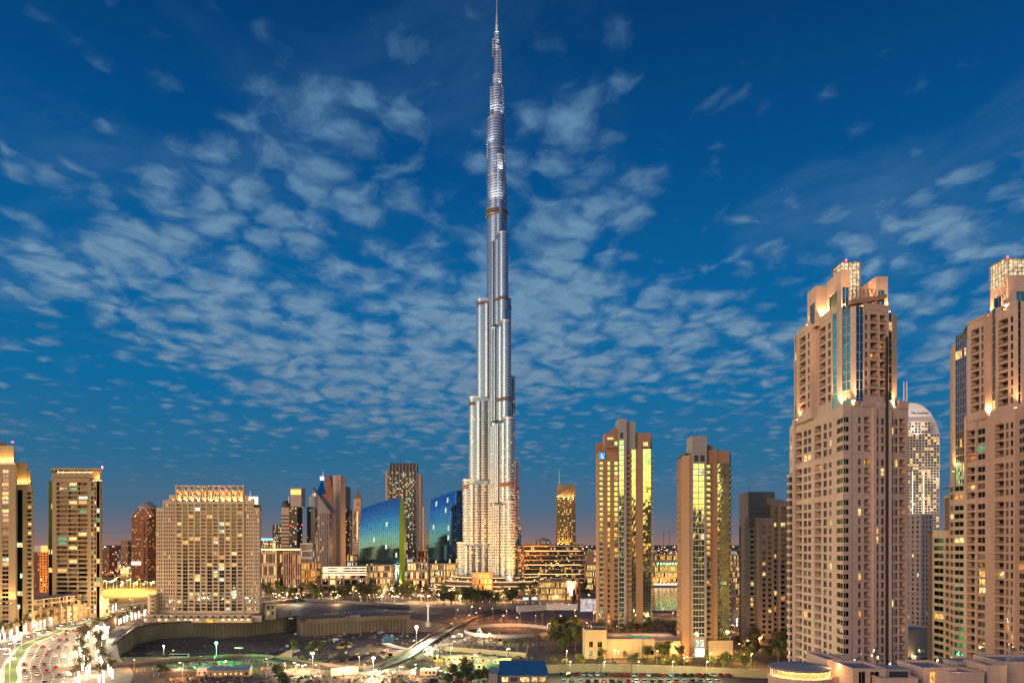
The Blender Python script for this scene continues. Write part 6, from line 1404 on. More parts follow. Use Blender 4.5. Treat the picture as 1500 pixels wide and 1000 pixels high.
# ================================================================ TREES, LAMPS, CARS, SMALL THINGS
M_LEAF = mottled('tree leaves', (.060, .062, .020), .45, .5, .8, streak=False)
M_LEAFL = mottled('lighter leaves', (.085, .095, .025), .4, .5, .8, streak=False)
M_PALM = mottled('palm fronds', (.085, .075, .025), .4, .6, .8, streak=False)
M_BARK = mottled('bark', (.13, .085, .055), .3, .6, .9)
def palm_meshes(seed, h):
    rg = random.Random(seed); tr = MB(); segs = 5
    for i in range(segs): tr.tube((.1*math.sin(i), 0, h*i/segs), (.1*math.sin(i+1), 0, h*(i+1)/segs), .34-.02*i, .32-.02*i, M_BARK, 7)
    tr.lathe((0, 0, h-.4), [(.3, 0), (.55, .5), (.2, 1.0)], 7, M_BARK)
    cr = MB()
    for k in range(30):
        a = rg.uniform(0, 2*math.pi); el = rg.uniform(-.5, 1.25); L = rg.uniform(2.6, 3.7); ca, sa = math.cos(a), math.sin(a); p = Vector((0, 0, h+.3)); d = Vector((ca*math.cos(el), sa*math.cos(el), math.sin(el))); st = 6
        for s in range(st):
            d2 = (d+Vector((0, 0, -.26))).normalized(); p2 = p+d2*(L/st); side = Vector((-sa, ca, 0)); w = .55*math.sin(math.pi*(s+.6)/(st+.6))+.08
            for sg in (-1, 1):
                for t in (0, .5):
                    a0 = p.lerp(p2, t); a1 = p.lerp(p2, t+.34); tip = a1+side*sg*w*1.3+Vector((0, 0, -w*.55))+d2*.25
                    cr.add([a0, a1, tip], [(0, 1, 2)], M_PALM)
            d, p = d2, p2
    return tr.mesh('trunk'), cr.mesh('crown')
def lit_wrap(h):
    q = MB(); q.lathe((0, 0, .25), [(.37, 0), (.36, h*.62)], 8, E_WHITE); return q.mesh('light_wrap')
PALMS = [palm_meshes(i, 8.+i*.6) for i in range(4)]; WRAP = lit_wrap(8.5)
def leaf_tree(seed, h, r, m_, n=520):
    rg = random.Random(seed); tr = MB(); tr.tube((0, 0, 0), (.1, 0, h*.45), .28, .18, M_BARK, 7)
    cl = []
    for k in range(9):
        a = rg.uniform(0, 6.28); rr = rg.uniform(.15, .62)*r; c = Vector((rr*math.cos(a), rr*math.sin(a), h*rg.uniform(.45, .86))); cl.append((c, rg.uniform(.32, .55)*r)); tr.tube((.1, 0, h*.35), c, .12, .04, M_BARK, 5)
    cr = MB()
    for _ in range(n):
        c, s = rg.choice(cl); v = Vector((rg.gauss(0, 1), rg.gauss(0, 1), rg.gauss(0, .8))).normalized()*s*rg.uniform(.55, 1.08); p = c+v
        nrm = (v.normalized()+Vector((rg.uniform(-.7, .7), rg.uniform(-.7, .7), rg.uniform(-.4, .9)))).normalized(); u = nrm.orthogonal().normalized(); w = nrm.cross(u); sz = rg.uniform(.28, .6)
        cr.add([p+u*sz, p+w*sz*.6, p-u*sz, p-w*sz*.6], [(0, 1, 2, 3)], m_)
    return tr.mesh('trunk'), cr.mesh('crown')
TREES = [leaf_tree(10+i, 6.5+i*.7, 3.2+.3*i, M_LEAF if i % 2 else M_LEAFL) for i in range(5)]
def plant(kind, x, y, z, s, label, group, meshes, wrap=False):
    o = thing(kind, label, 'palm' if kind == 'palm_tree' else 'tree', (x, y, z), group, random.uniform(0, 6.28)); o.scale = (s, s, s*random.uniform(.9, 1.12))
    link('trunk', meshes[0], o); link('crown', meshes[1], o)
    if wrap: link('light_wrap', WRAP, o)
    return o
rg = random.Random(21)
def keep(x, y, pts, d): return all((x-a)**2+(y-b_)**2 > d*d for a, b_ in pts)
# boulevard palms wrapped in white lights
used = []
def palms_along(line, d, step, label, group, jitter=1.2, i0=0, i1=None, wrap=True, s=1.0):
    l = offs(line, d); acc = 0; i1 = i1 or len(l)-1
    for i in range(i0, i1):
        L = dist(l[i], l[i+1]); 
        while acc < L:
            p = lerp(l[i], l[i+1], acc/L); q = (p[0]+rg.uniform(-jitter, jitter), p[1]+rg.uniform(-jitter, jitter)); plant('palm_tree', q[0], q[1], .15, s*rg.uniform(.85, 1.1), label, group, rg.choice(PALMS), wrap); used.append(q); acc += step
        acc -= L
palms_along(MED, -22, 9.5, 'date palm with white lit trunk in the row on the left kerb of the boulevard', 'lit palms on the left kerb', 1.0, 2, 52)
palms_along(MED, -36, 10.5, 'date palm with white lit trunk beside the long podium building front', 'lit palms by the podium', 1.6, 4, 46)
palms_along(MED, 32, 10, 'date palm with white lit trunk on the plaza right of the boulevard', 'lit palms on the plaza', 1.8, 3, 34)
palms_along(MED, 41, 9.5, 'date palm with white lit trunk at the outer plaza edge by the pit', 'lit palms at the plaza edge', 2.5, 3, 22)
palms_along(MED, 31, 9, 'date palm with white lit trunk between the boulevard and the gridded block', 'lit palms by the gridded block', 1.5, 36, 56)
for i in range(0, 52, 3):
    p = MED[i]; pr = MED[min(i+1, len(MED)-1)]; dx, dy = pr[0]-p[0], pr[1]-p[1]; L = math.hypot(dx, dy)
    for d in (24.5, -22.5, 36):
        if i > 40 and d == 36: continue
        lamp((p[0]+dy/L*d, p[1]-dx/L*d, 5.5), 8000 if d < 30 else 5000, (1, .74, .44), .6, name='string_light')
def pavilion_palm(px_, py_, label, s=1., grp='palms by the garden building'):
    x, y = G(px_, py_); plant('palm_tree', x, y, 0, s, label, grp, rg.choice(PALMS))
for px_, py_ in ((893, 947), (901, 944), (914, 948), (925, 945), (934, 943), (945, 946), (955, 943), (966, 944), (975, 945), (984, 943), (880, 950), (990, 946)): pavilion_palm(px_, py_, 'tall date palm in the pool garden between the two terracotta towers', rg.uniform(1.15, 1.5), 'palms of the pool garden')
for px_, py_ in ((757, 958), (772, 966), (787, 952), (745, 968), (1095, 985), (1070, 990), (925, 990), (880, 990), (1140, 975), (795, 915), (812, 912)): pavilion_palm(px_, py_, 'single date palm without lights near the foreground roads', rg.uniform(.8, 1.1), 'scattered palms near the foreground roads')
# park trees in front of the spire
k = 0; tries = 0; pts = []
while k < 270 and tries < 6000:
    tries += 1; px_ = rg.uniform(382, 880); py_ = rg.uniform(867, 887) if rg.random() < .75 else rg.uniform(856, 868)
    if not (py_ < 878 or px_ > 640): continue
    if math.hypot((PX(px_, 66*F/(py_-HOR))+21)/104, (66*F/(py_-HOR)-1003)/86) < 1: continue
    x, y = G(px_, py_)
    if 786 < px_ < 842 and py_ < 872: continue
    if 752 < px_ < 880 and 874 < py_: continue
    if not keep(x, y, pts, 6.5): continue
    pts.append((x, y)); k += 1
    if rg.random() < .25: plant('palm_tree', x, y, 0, rg.uniform(.9, 1.3), 'small unlit palm in the dark park at the foot of the silver spire', 'park palms', rg.choice(PALMS))
    else: plant('leafy_tree', x, y, 0, rg.uniform(1.1, 2.1), 'round leafy tree in the dark park at the foot of the silver spire', 'park trees', rg.choice(TREES))
def grove(poly_px, n, smin, smax, label, group, dmin=4):
    c = 0; t = 0; l = []
    while c < n and t < 2000:
        t += 1; a, bb, c0, d = poly_px; x, y = G(rg.uniform(a, bb), rg.uniform(c0, d))
        if keep(x, y, l, dmin): l.append((x, y)); c += 1; plant('leafy_tree', x, y, 0, rg.uniform(smin, smax), label, group, rg.choice(TREES))
grove((812, 850, 925, 955), 16, 1.0, 1.6, 'leafy tree in the dark grove left of the garden building', 'trees left of the garden building')
grove((880, 925, 958, 966), 6, .5, .8, 'low leafy tree before the garden building front', 'trees before the garden building')
grove((940, 996, 955, 966), 10, .8, 1.2, 'leafy tree before the low cream wall beside the nearer terracotta tower', 'trees before the low cream wall')
grove((1076, 1155, 935, 968), 26, .9, 1.5, 'leafy tree in the garden below the grey tower', 'trees below the grey tower')
grove((800, 1120, 972, 978), 26, .5, .8, 'clipped tree in the strip behind the yellow garden wall', 'trees behind the garden wall', 3)
grove((1325, 1362, 905, 925), 12, .9, 1.4, 'dark leafy tree in the gap between the limestone towers', 'trees between the limestone towers')
grove((420, 520, 950, 962), 6, .6, 1.0, 'scrubby tree on the spoil beside the site road', 'scrub by the site road')
grove((405, 425, 985, 1010), 3, .8, 1.0, 'dark bush at the lower edge of the picture left of the cabins', 'bushes at the lower edge')
grove((655, 720, 988, 1003), 9, .8, 1.1, 'dark tree beside the blue roofed pavilion at the lower edge', 'trees beside the blue pavilion')
grove((225, 245, 985, 1003), 2, .7, 1.0, 'small tree on the bare ground at the lower left', 'small trees at the lower left')

# street lamps
def lamp_meshes(h, mm):
    p = MB(); p.tube((0, 0, 0), (0, 0, h), .13, .08, M_GALV, 6); a = MB(); a.tube((0, 0, h), (1.6, 0, h+.3), .06, .05, M_GALV, 5); hd = MB(); hd.box(1.2, 2.0, -.2, .2, h+.12, h+.3, mm)
    return p.mesh('pole'), a.mesh('arm'), hd.mesh('lamp_head')
SL = lamp_meshes(9, E_LAMP); SB = lamp_meshes(5, E_LAMP)
def street_lamp(x, y, label, group, rz=0, e=3000, col=(1, .55, .22), ms=None, z=0, s=1.):
    o = thing('street_lamp', label, 'lamp', (x, y, z), group, rz); o.scale = (s, s, s); ms = ms or SL
    link('pole', ms[0], o); ar = link('arm', ms[1], o); link('lamp_head', ms[2], ar)
    h = 9 if ms is SL else 5
    if e: lamp((x+1.6*math.cos(rz), y+1.6*math.sin(rz), z+(h-.3)*s), e*1.5, col, .3, name='lamp_light')
    return o
for i in range(1, 60, 5):
    p = MED[i]; q = MED[i+1]; a = math.atan2(q[1]-p[1], q[0]-p[0]); street_lamp(p[0], p[1], 'tall street lamp in the green median of the boulevard', 'street lamps in the boulevard median', a+math.pi/2*(1 if i % 2 else -1), 26000, (1, .72, .42), z=.17, s=1.25)
for j in range(40):
    px_ = 452+j*10.6; py_ = 868+(px_-452)*.075 if px_ < 680 else 885+(px_-680)*.03; x, y = G(px_, py_)
    street_lamp(x, y, 'small lamp in the long even row between the park and the sandy ground', 'lamps along the park edge', -1.5, 700 if j % 3 == 0 else 0, ms=SB, s=.8)
pk = 0
for _ in range(1500):
    if pk >= 180: break
    px_ = rg.uniform(384, 880); py_ = rg.uniform(862, 885); x, y = G(px_, py_)
    if not keep(x, y, pts, 2.5): continue
    pk += 1; pts.append((x, y)); street_lamp(x, y, 'low warm garden lamp among the trees of the park below the spire', 'garden lamps in the park', rg.uniform(0, 6), 14000 if pk % 3 == 0 else 0, rg.choice(((1, .55, .2), (1, .62, .28), (1, .8, .55))), ms=SB, s=1.5)
for px_, py_ in ((668, 908), (690, 903), (705, 905), (722, 906), (742, 910), (762, 914), (785, 918), (802, 931), (842, 908), (870, 911), (700, 913), (735, 918), (760, 921), (823, 918), (846, 918), (862, 930)):
    x, y = G(px_, py_); street_lamp(x, y, 'orange street lamp along the road between arena ring and the stepped terracotta tower', 'orange lamps by the ring road', rg.uniform(0, 6), 5200, (1, .40, .10))
for px_, py_ in ((640, 985), (700, 985), (742, 975), (610, 960), (660, 972)):
    x, y = G(px_, py_); street_lamp(x, y, 'site lamp casting greenish light on the camp of cabins', 'greenish lamps in the cabin camp', rg.uniform(0, 6), 9000, (.75, 1, .45))
for px_, py_ in ((830, 977), (900, 976), (962, 977), (1040, 980), (1100, 982)):
    x, y = G(px_, py_); street_lamp(x, y, 'street lamp lighting the yellow garden wall', 'lamps over the garden wall', -1.5, 12000, (1, .70, .16))
for px_, py_ in ((936, 957), (948, 952), (976, 958), (990, 962), (1087, 955), (1100, 950), (1116, 945), (1130, 952), (1090, 972), (1110, 930), (1128, 938), (955, 940), (1002, 975), (880, 962), (905, 968)):
    x, y = G(px_, py_); street_lamp(x, y, 'garden lamp among the trees round the nearer terracotta tower', 'garden lamps round the terracotta towers', rg.uniform(0, 6), 3600, (1, .52, .18), ms=SB)
for px_, py_ in ((952, 903), (985, 905), (998, 899), (970, 899), (1076, 925), (1094, 921), (1082, 899)):
    x, y = G(px_, py_); street_lamp(x, y, 'bright lamp on the lakeside promenade', 'promenade lamps', rg.uniform(0, 6), 3500, (1, .5, .14), ms=SB)
# lit motorway yard at the far left
for j in range(16):
    x, y = G(151+j*5, 868+rg.uniform(-7, 5)); street_lamp(x, y, 'tall amber lamp over the motorway interchange beyond the left towers', 'amber motorway lamps', rg.uniform(0, 6), 70000, (1, .52, .09), s=1.6)
for px_, y_ in ((40, 920), (52, 940), (30, 990), (90, 965)): pass
# work floodlights
def floodmast(px_, py_, z, label, mm, e, col, h=7, s=1.):
    x, y = G(px_, py_, z); o = thing('work_light', label, 'floodlight', (x, y, z)); q = MB(); q.tube((0, 0, 0), (0, 0, h), .12, .1, M_GALV); link('mast', q.mesh('mast'), o)
    q = MB(); q.box(-.55*s, .55*s, -.3, .3, h, h+.7*s, mm); link('lamp_head', q.mesh('lamp_head'), o); lamp((x, y-.8, z+h-.5), e, col, .5)
floodmast(610, 938, 0, 'brilliant white work light beside the bend of the site road', E_LAMPW, 170000, (1, .86, .62), 9, 1.4)
floodmast(458, 979, 0, 'warm work light on the near side of the site road', E_LAMPW, 30000, (1, .66, .34), 8)
floodmast(547, 984, 0, 'pale yellow work light in the dip of the site road', E_LAMPW, 34000, (1, .92, .55), 7)
floodmast(317, 962, 0, 'brilliant green lamp at the edge of the pit', E_GREEN, 120000, (.08, 1, .30), 8, 1.1)
floodmast(158, 938, 0, 'bright white lamp in front of the brown ramp hoarding', E_LAMPW, 26000, (1, .86, .6), 9, 1.1)
floodmast(627, 950, 0, 'second work light just below the bend of the site road', E_LAMPW, 26000, (.85, 1, .6), 4)
floodmast(240, 958, 0, 'small warm lamp on the far rim of the site road', E_LAMP, 9000, (1, .6, .3), 5, .6)
def column_(px_, py_, h):
    x, y = G(px_, py_); b = Bd('mast_column', 'slim white mast on a drum base standing on the sand behind the bright work light', 'mast', (x, y, 0))
    q = MB(); q.lathe((x, y, 0), [(2.2, 0), (2.2, 3), (1.2, 3.4), (1.1, 5)], 12, M_CONCL); b.item('base', q); q = MB(); q.tube((x, y, 5), (x, y, h), .7, .5, M_WPAINT, 8); b.item('column', q)
    q = MB(); q.lathe((x, y, h), [(.9, 0), (1.6, 1), (1.6, 1.6), (.4, 2.6)], 10, M_WPAINT); b.item('head', q); b.finish()
column_(627, 917, 16)

# cars
def car_meshes(col, name):
    paint = mat(name, col, .3, .3); L, w = 4.4, .88
    b = MB(); pr = [(-2.2, .35), (2.2, .35), (2.2, .78), (1.9, .92), (1.0, .98), (-1.85, 1.0), (-2.2, .85)]
    n = len(pr); b.add([(x, -w, z) for x, z in pr]+[(x, w, z) for x, z in pr], [tuple(range(n)), tuple(range(n, 2*n))[::-1]]+[(i, i+n, (i+1) % n+n, (i+1) % n) for i in range(n)], paint)
    b.add([(-1.2, -.66, 1.44), (.25, -.66, 1.44), (.25, .66, 1.44), (-1.2, .66, 1.44)], [(0, 1, 2, 3)], paint)
    g = MB(); lo = [(-1.75, -.82, .99), (.95, -.82, .975), (.95, .82, .975), (-1.75, .82, .99)]; hi = [(-1.2, -.66, 1.435), (.25, -.66, 1.435), (.25, .66, 1.435), (-1.2, .66, 1.435)]
    g.add(lo+hi, [(0, 1, 5, 4), (1, 2, 6, 5), (2, 3, 7, 6), (3, 0, 4, 7)], G_BLACK)
    wh = MB(); wh.tube((0, -.1, .33), (0, .1, .33), .33, .33, M_TYRE, 12); 
    h = MB(); h.box(2.17, 2.23, -.2, .2, .6, .78, E_HEAD); t = MB(); t.box(-2.23, -2.17, -.22, .22, .66, .82, E_TAIL)
    ho = MB(); ho.box(2.17, 2.23, -.2, .2, .6, .78, M_GALV); to = MB(); to.box(-2.23, -2.17, -.22, .22, .66, .82, mat('unlit tail light', (.2, .01, .01), .3))
    return [b.mesh('body'), g.mesh('windows'), wh.mesh('wheel'), h.mesh('headlight'), t.mesh('tail_light'), ho.mesh('headlight'), to.mesh('tail_light')]
CARS = {k: car_meshes(c, k+' car paint') for k, c in (('white', (.7, .7, .68)), ('silver', (.4, .41, .42)), ('black', (.02, .02, .022)), ('dark green', (.02, .07, .055)), ('red', (.35, .02, .02)))}
def car(x, y, z, rz, col, label, group, on=True, s=1.1):
    o = thing('parked_car' if not on else 'car', label, 'car', (x, y, z), group, rz); o.scale = (s, s, s); me = CARS[col]
    link('body', me[0], o); link('windows', me[1], o)
    for wx in (-1.35, 1.35):
        for wy in (-.82, .82): w_ = link('wheel', me[2], o, (wx, wy, 0)); link('rim', RIM, w_)
    for sy in (-.58, .58): link('headlight', me[3] if on else me[5], o, (0, sy, 0)); link('tail_light', me[4] if on else me[6], o, (0, sy, 0))
rm_ = MB(); rm_.tube((0, -.12, .33), (0, .12, .33), .18, .18, M_GALV, 8); RIM = rm_.mesh('rim')
names = list(CARS)
for lane, sgn, nme in ((5.9, 1, 'innermost lane'), (10.5, 1, 'second lane'), (15.0, 1, 'third lane'), (19.6, 1, 'fourth lane'), (24, 1, 'outer lane'), (-6, -1, 'innermost lane'), (-10.5, -1, 'middle lane'), (-15, -1, 'outer lane')):
    l = offs(MED, lane); i = 3+rg.randrange(3)
    while i < 58:
        p, q = l[i], l[i+1]; a = math.atan2(q[1]-p[1], q[0]-p[0]) + (0 if sgn > 0 else math.pi); c = rg.choice(names)
        car(p[0], p[1], .02, a, c, f'{c} car driving {"away" if sgn > 0 else "nearer"} in the {nme} of the boulevard', f'{c} cars in the {nme} going {"away" if sgn > 0 else "towards"}'); i += rg.choice((3, 4, 5, 6))
for j in range(24):
    px_ = 822+j*10.6; x, y = G(px_, 989+rg.uniform(-.6, .6)+(px_-822)*.006); c = rg.choice(names)
    car(x, y, .02, math.pi/2+rg.uniform(-.1, .1), c, f'{c} car parked nose in along the yellow garden wall', f'{c} cars parked along the garden wall', False, 1.15)
for j in range(20):
    px_ = 826+j*11.8; x, y = G(px_, 1000+rg.uniform(-.6, .6)); c = rg.choice(names)
    car(x, y, .02, -math.pi/2+rg.uniform(-.1, .1), c, f'{c} car in the nearer parking row at the lower edge of the picture', f'{c} cars in the nearer parking row', False, 1.15)
for j, (px_, py_) in enumerate(((647, 987), (700, 990), (715, 982), (610, 978), (560, 958), (350, 950), (735, 968))):
    x, y = G(px_, py_); c = names[j % 5]; car(x, y, .02, rg.uniform(0, 6), c, f'{c} car parked alone on the building site, number {j+1} from the pit' if 0 else f'{c} car parked alone on the sandy building site', f'{c} cars on the building site', False, 1.2)
# bus in the pit
x, y = G(246, 956, 0); bz = 0
b = Bd('bus', 'long white bus parked on the floor of the building pit near its left end', 'bus', (-232, 500, zf(-232, 500)+.3)); bx, by, bz = b.off
W = lambda u, v, z: (bx+u, by+v, bz+z)
q = MB(); q.box(bx-6.5, bx+6.5, by-1.3, by+1.3, bz+.5, bz+3.3, M_WPAINT); b.item('body', q); q = MB(); q.box(bx-6.2, bx+6.2, by-1.34, by-1.3, bz+1.7, bz+2.8, G_BLACK); b.item('window_band', q)
for u in (-4, 3.6):
    for v in (-1.2, 1.2): q = MB(); q.tube((bx+u, by+v-.15, bz+.5), (bx+u, by+v+.15, bz+.5), .5, .5, M_TYRE, 12); b.item('wheel', q)
q = MB(); q.box(bx-6, bx+6, by-1.1, by+1.1, bz+3.3, bz+3.42, M_CONCL); b.item('roof_hatch', q); b.finish()
# site huts
def hut(px_, py_, L, w, h, rz, label, roof, wall, name='site_cabin', n=5, gable=True, grp=None, z=0):
    x, y = G(px_, py_, z); o = thing(name, label, 'cabin', (x, y, z), grp, rz); q = MB(); q.box(-L/2, L/2, -w/2, w/2, 0, h, wall); link('wall', q.mesh('wall'), o)
    r = MB()
    if gable: r.add([(-L/2-.3, -w/2-.3, h), (L/2+.3, -w/2-.3, h), (L/2+.3, 0, h+w*.16), (-L/2-.3, 0, h+w*.16), (L/2+.3, w/2+.3, h), (-L/2-.3, w/2+.3, h)], [(0, 1, 2, 3), (3, 2, 4, 5), (1, 4, 2), (0, 3, 5)], roof)
    else: r.box(-L/2-.2, L/2+.2, -w/2-.2, w/2+.2, h+.005, h+.25, roof)
    link('roof', r.mesh('roof'), o)
    for i in range(n):
        u = -L/2+L*(i+.5)/n; k = MB(); k.box(u-.5, u+.5, -w/2-.06, -w/2-.004, 1.1, 2.1, rg.choice((G_BLACK, LY, G_BLACK))); link('window', k.mesh('window'), o)
    k = MB(); k.box(-L/2+.4, -L/2+1.3, -w/2-.08, -w/2-.004, .05, 2.05, M_GREYP); link('door', k.mesh('door'), o)
hut(337, 989, 20, 7, 3.6, .12, 'long buff site shed with a pale blue roof on the bare ground at lower left', mottled('pale blue sheet roofing', (.20, .34, .42), .2, .3, .5), M_BUFF, n=8)
hut(298, 988, 5, 5, 3.8, .12, 'small white box cabin at the left end of the long buff shed', M_WHITE, M_WHITE, n=2, gable=False)
for j, (px_, py_, L, lb, rf) in enumerate(((662, 968, 12, 'leftmost pale cabin just inside the panel fence', M_CREAM), (688, 966, 14, 'long pale cabin against the middle of the panel fence', M_CREAM), (712, 970, 12, 'pale cabin near the right end of the panel fence', M_CONCL),
        (735, 972, 10, 'small pale cabin at the right end of the camp', M_CREAM), (676, 977, 9, 'brown roofed cabin in the middle of the camp', M_BRICK), (705, 979, 10, 'grey roofed cabin in the middle of the camp', M_CONCL), (725, 982, 8, 'green roofed cabin behind the blue pavilion', mottled('green sheet roofing', (.05, .25, .14), .2, .3, .6)), (628, 988, 8, 'lone white cabin at the left edge of the camp', M_WHITE))):
    hut(px_, py_, L, 4.5, 2.8, rg.uniform(-.12, .12), lb, rf, M_CREAM, n=4, gable=j % 2 == 0)
def box_thing(px_, py_, L, w, h, rz, label, m_, name='shipping_container', cat='container', z=0):
    x, y = G(px_, py_, z); o = thing(name, label, cat, (x, y, z), None, rz); q = MB(); q.box(-L/2, L/2, -w/2, w/2, 0, h, m_)
    for i in range(int(L/.6)): q.box(-L/2+i*.6+.1, -L/2+i*.6+.35, -w/2-.06, -w/2, .1, h-.1, m_)
    link('body', q.mesh('body'), o); d = MB(); d.box(L/2+.002, L/2+.06, -w/2+.1, w/2-.1, .1, h-.1, M_GREYP); link('door', d.mesh('door'), o)
box_thing(684, 984, 7, 2.6, 2.8, .1, 'turquoise container in the camp left of the blue pavilion', mottled('turquoise paint', (.04, .30, .32), .2, .4, .5))
box_thing(569, 940, 7, 3, 4, .2, 'dark blue container beside the bend of the site road', mottled('blue paint', (.02, .08, .18), .2, .4, .5))
box_thing(505, 988, 14, .6, 4, .5, 'white canvas screen leaning beside the site road', M_WPAINT, 'site_screen', 'screen')
box_thing(665, 992, 3, 2.4, 2.4, .4, 'small white container at the lower edge left of the pavilion', M_WPAINT)
rs = random.Random(5)
for j in range(80):
    px_, py_ = rs.uniform(560, 775), rs.uniform(962, 1000)
    if 722 < px_ < 805 and py_ > 968: continue
    x, y = G(px_, py_); L = rs.uniform(1.2, 4.5); h = rs.uniform(.4, 1.8); q = MB(); q.box(-L/2, L/2, -1, 1, 0, h, rs.choice((M_CONCL, M_CREAM, M_BRICK, M_WHITE, M_DARKC)))
    q.box(-L/2+.2, L/2-.3, -.8, .7, h+.004, h+rs.uniform(.2, .6), M_CONC); me = q.mesh('stack_of_materials', (0, 0, 0)); o = props(link('stack_of_materials', me, None, (x, y, .01)), 'low stack of building materials lying among the camp cabins', 'stack', 'stacks of building materials in the camp'); o.rotation_euler = (0, 0, rs.uniform(0, 3))
for j in range(90):
    px_, py_ = rs.uniform(420, 600), rs.uniform(905, 950)
    x, y = G(px_, py_)
    inside = -200 < x < -52 and 400 < y < 635
    z = zf(x, y) if inside else 0; L = rs.uniform(1, 5); q = MB(); q.box(-L/2, L/2, -.8, .8, 0, rs.uniform(.5, 2.0), rs.choice((M_CONCL, M_CONC, M_BRICK, M_WHITE, M_DARKC))); q.tube((-L/2, 1.2, .2), (L/2, 1.4, .2), .2, .2, M_GALV)
    o = props(link('stack_of_materials', q.mesh('stack_of_materials'), None, (x, y, z)), 'stack of formwork and pipes lying in and behind the right half of the pit', 'stack', 'stacks of formwork by the pit'); o.rotation_euler = (0, 0, rs.uniform(0, 3))
# big outdoor screen
b = Bd('outdoor_screen', 'large lit outdoor screen in a black frame left of the stepped terracotta tower', 'screen', (*G(862, 899), 0)); x0, y0 = b.off[:2]
xa, xb = PX(850, y0), PX(873.5, y0); q = MB(); q.box(PX(846, y0), PX(877, y0), y0, y0+1.5, 0, PZ(875, y0), M_DARKC); b.item('frame', q)
def scr(t, p):
    L = t.links.new; g = nn(t, 'ShaderNodeNewGeometry'); a = nn(t, 'ShaderNodeTexNoise', i_Scale=.5, i_Detail=4.0); L(g.outputs['Position'], a.inputs['Vector'])
    r = nn(t, 'ShaderNodeValToRGB'); r.color_ramp.elements[0].position = .38; r.color_ramp.elements[0].color = (.42, .22, .14, 1); r.color_ramp.elements[1].position = .56; r.color_ramp.elements[1].color = (.68, .74, .84, 1)
    L(a.outputs[0], r.inputs[0]); L(r.outputs[0], p.inputs['Emission Color'])
q = MB(); q.box(xa, xb, y0-.12, y0-.01, PZ(895, y0), PZ(876.5, y0), mat('lit screen picture', (.1, .1, .1), .3, emit=(.7, .75, .85), es=.85, build=scr)); b.item('screen_panel', q); b.finish()
for px_, py_, w, lb in ((404, 868, 5, 'white glowing tent panel beside the lit park road'), (770, 880, 3.2, 'left small blue white display in the park'), (783, 880, 3.2, 'right small blue white display in the park'), (497, 849, 8, 'pale turquoise pool canopy before the parking structure')):
    x, y = G(px_, py_); b = Bd('display_panel', lb, 'display', (x, y, 0)); q = MB(); q.box(x-w, x+w, y, y+.4, 1.5, 1.5+w*.9, mat('blue white display', (.2, .3, .4), .3, emit=(.55, .80, 1), es=1.1)); b.item('panel', q)
    for sx in (-w+.3, w-.3): q = MB(); q.tube((x+sx, y+.5, 0), (x+sx, y+.5, 2), .15, .15, M_DKMET); b.item('post', q)
    b.finish()
x, y = G(152, 946); b = Bd('billboard', 'bright white billboard with a round lamp below it beside the brown ramp hoarding', 'billboard', (x, y, 0)); q = MB(); q.box(x-3, x+3, y, y+.4, 8, 13, E_LINEW); b.item('panel', q); q = MB(); q.tube((x, y-.2, 6.2), (x, y+.2, 6.2), 1.5, 1.5, E_LAMPW, 16); b.item('round_lamp', q)
for sx in (-2.5, 2.5): q = MB(); q.tube((x+sx, y+.6, 0), (x+sx, y+.6, 9), .2, .2, M_GALV); b.item('post', q)
b.finish()
# garden building with pool terrace
def garden_building():
    b = Bd('garden_building', 'cream podium building with corner tower and pool terrace before the stepped terracotta tower', 'building', (*G(900, 966), 0)); Y0 = 415; x = lambda p: PX(p, Y0); Z = lambda p: PZ(p, Y0)
    facade(b, (x(857), Y0), (x(888.5), Y0), 0, Z(922), [(863, 868.5, 'v'), (875.5, 882, 'v')], [3, 8.2], M_CREAM, hh={'v': 1.6}, glass=G_GREEN, pl=.25, kinds=(LG, LC))
    facade(b, (x(857), Y0-.02), (x(857.02), Y0-.02), 0, 1, [], [], M_CREAM)
    b.wall.quad((x(857), Y0+14, 0), (x(857), Y0, 0), (x(857), Y0, Z(922)), (x(857), Y0+14, Z(922)), M_CREAM); b.wall.quad((x(888.5), Y0, 0), (x(888.5), Y0+14, 0), (x(888.5), Y0+14, Z(922)), (x(888.5), Y0, Z(922)), M_CREAM)
    b.wall.box(x(857)+.05, x(888.5)-.05, Y0+.3, Y0+14, Z(922)-1, Z(922)-.5, M_ROOF)
    q = MB(); q.prism([(x(868), Y0+3), (x(888), Y0+3), (x(888), Y0+12), (x(868), Y0+12)], Z(922), [Z(917), Z(917), Z(914), Z(914)], M_DARKC); b.item('solar_panel', q)
    facade(b, (x(888.5), Y0+2), (x(960), Y0+2), 0, Z(936), [(905, 907, 'v'), (944, 958, 'v')], [3.2], M_CREAM, hh={'v': 1.2}, glass=G_GREEN, pl=.4, kinds=(LG, LC))
    b.wall.box(x(927), x(941), Y0+1, Y0+1.98, 0, Z(935), M_CREAM); b.wall.box(x(888.6), x(1002), Y0+2.3, Y0+40, Z(936)-1.2, Z(936)-.9, M_PAVE)
    b.wall.quad((x(960), Y0+2, 0), (x(960), Y0+9, 0), (x(960), Y0+9, Z(936)), (x(960), Y0+2, Z(936)), M_CREAM); facade(b, (x(960), Y0+9), (x(1002), Y0+9), 0, Z(941), [], [], M_CREAM)
    q = MB(); q.box(x(930), x(962), Y0+14, Y0+24, Z(936)-.88, Z(936)-.7, mat('lit pool water', (.02, .3, .28), .1, emit=(.02, .50, .42), es=.30)); b.item('pool', q)
    for p_ in (860, 871, 885, 893, 920): fixture(b, x(p_), Y0-2.2, .3, 700, (1, .62, .26), (0, .5, 1), 100, E_LINE, s=.25)
    for p_ in (915, 945, 965, 985): lamp((x(p_), Y0+28, Z(936)+4), 2600, (1, .55, .2), .4, b.root)
    b.finish()
garden_building()
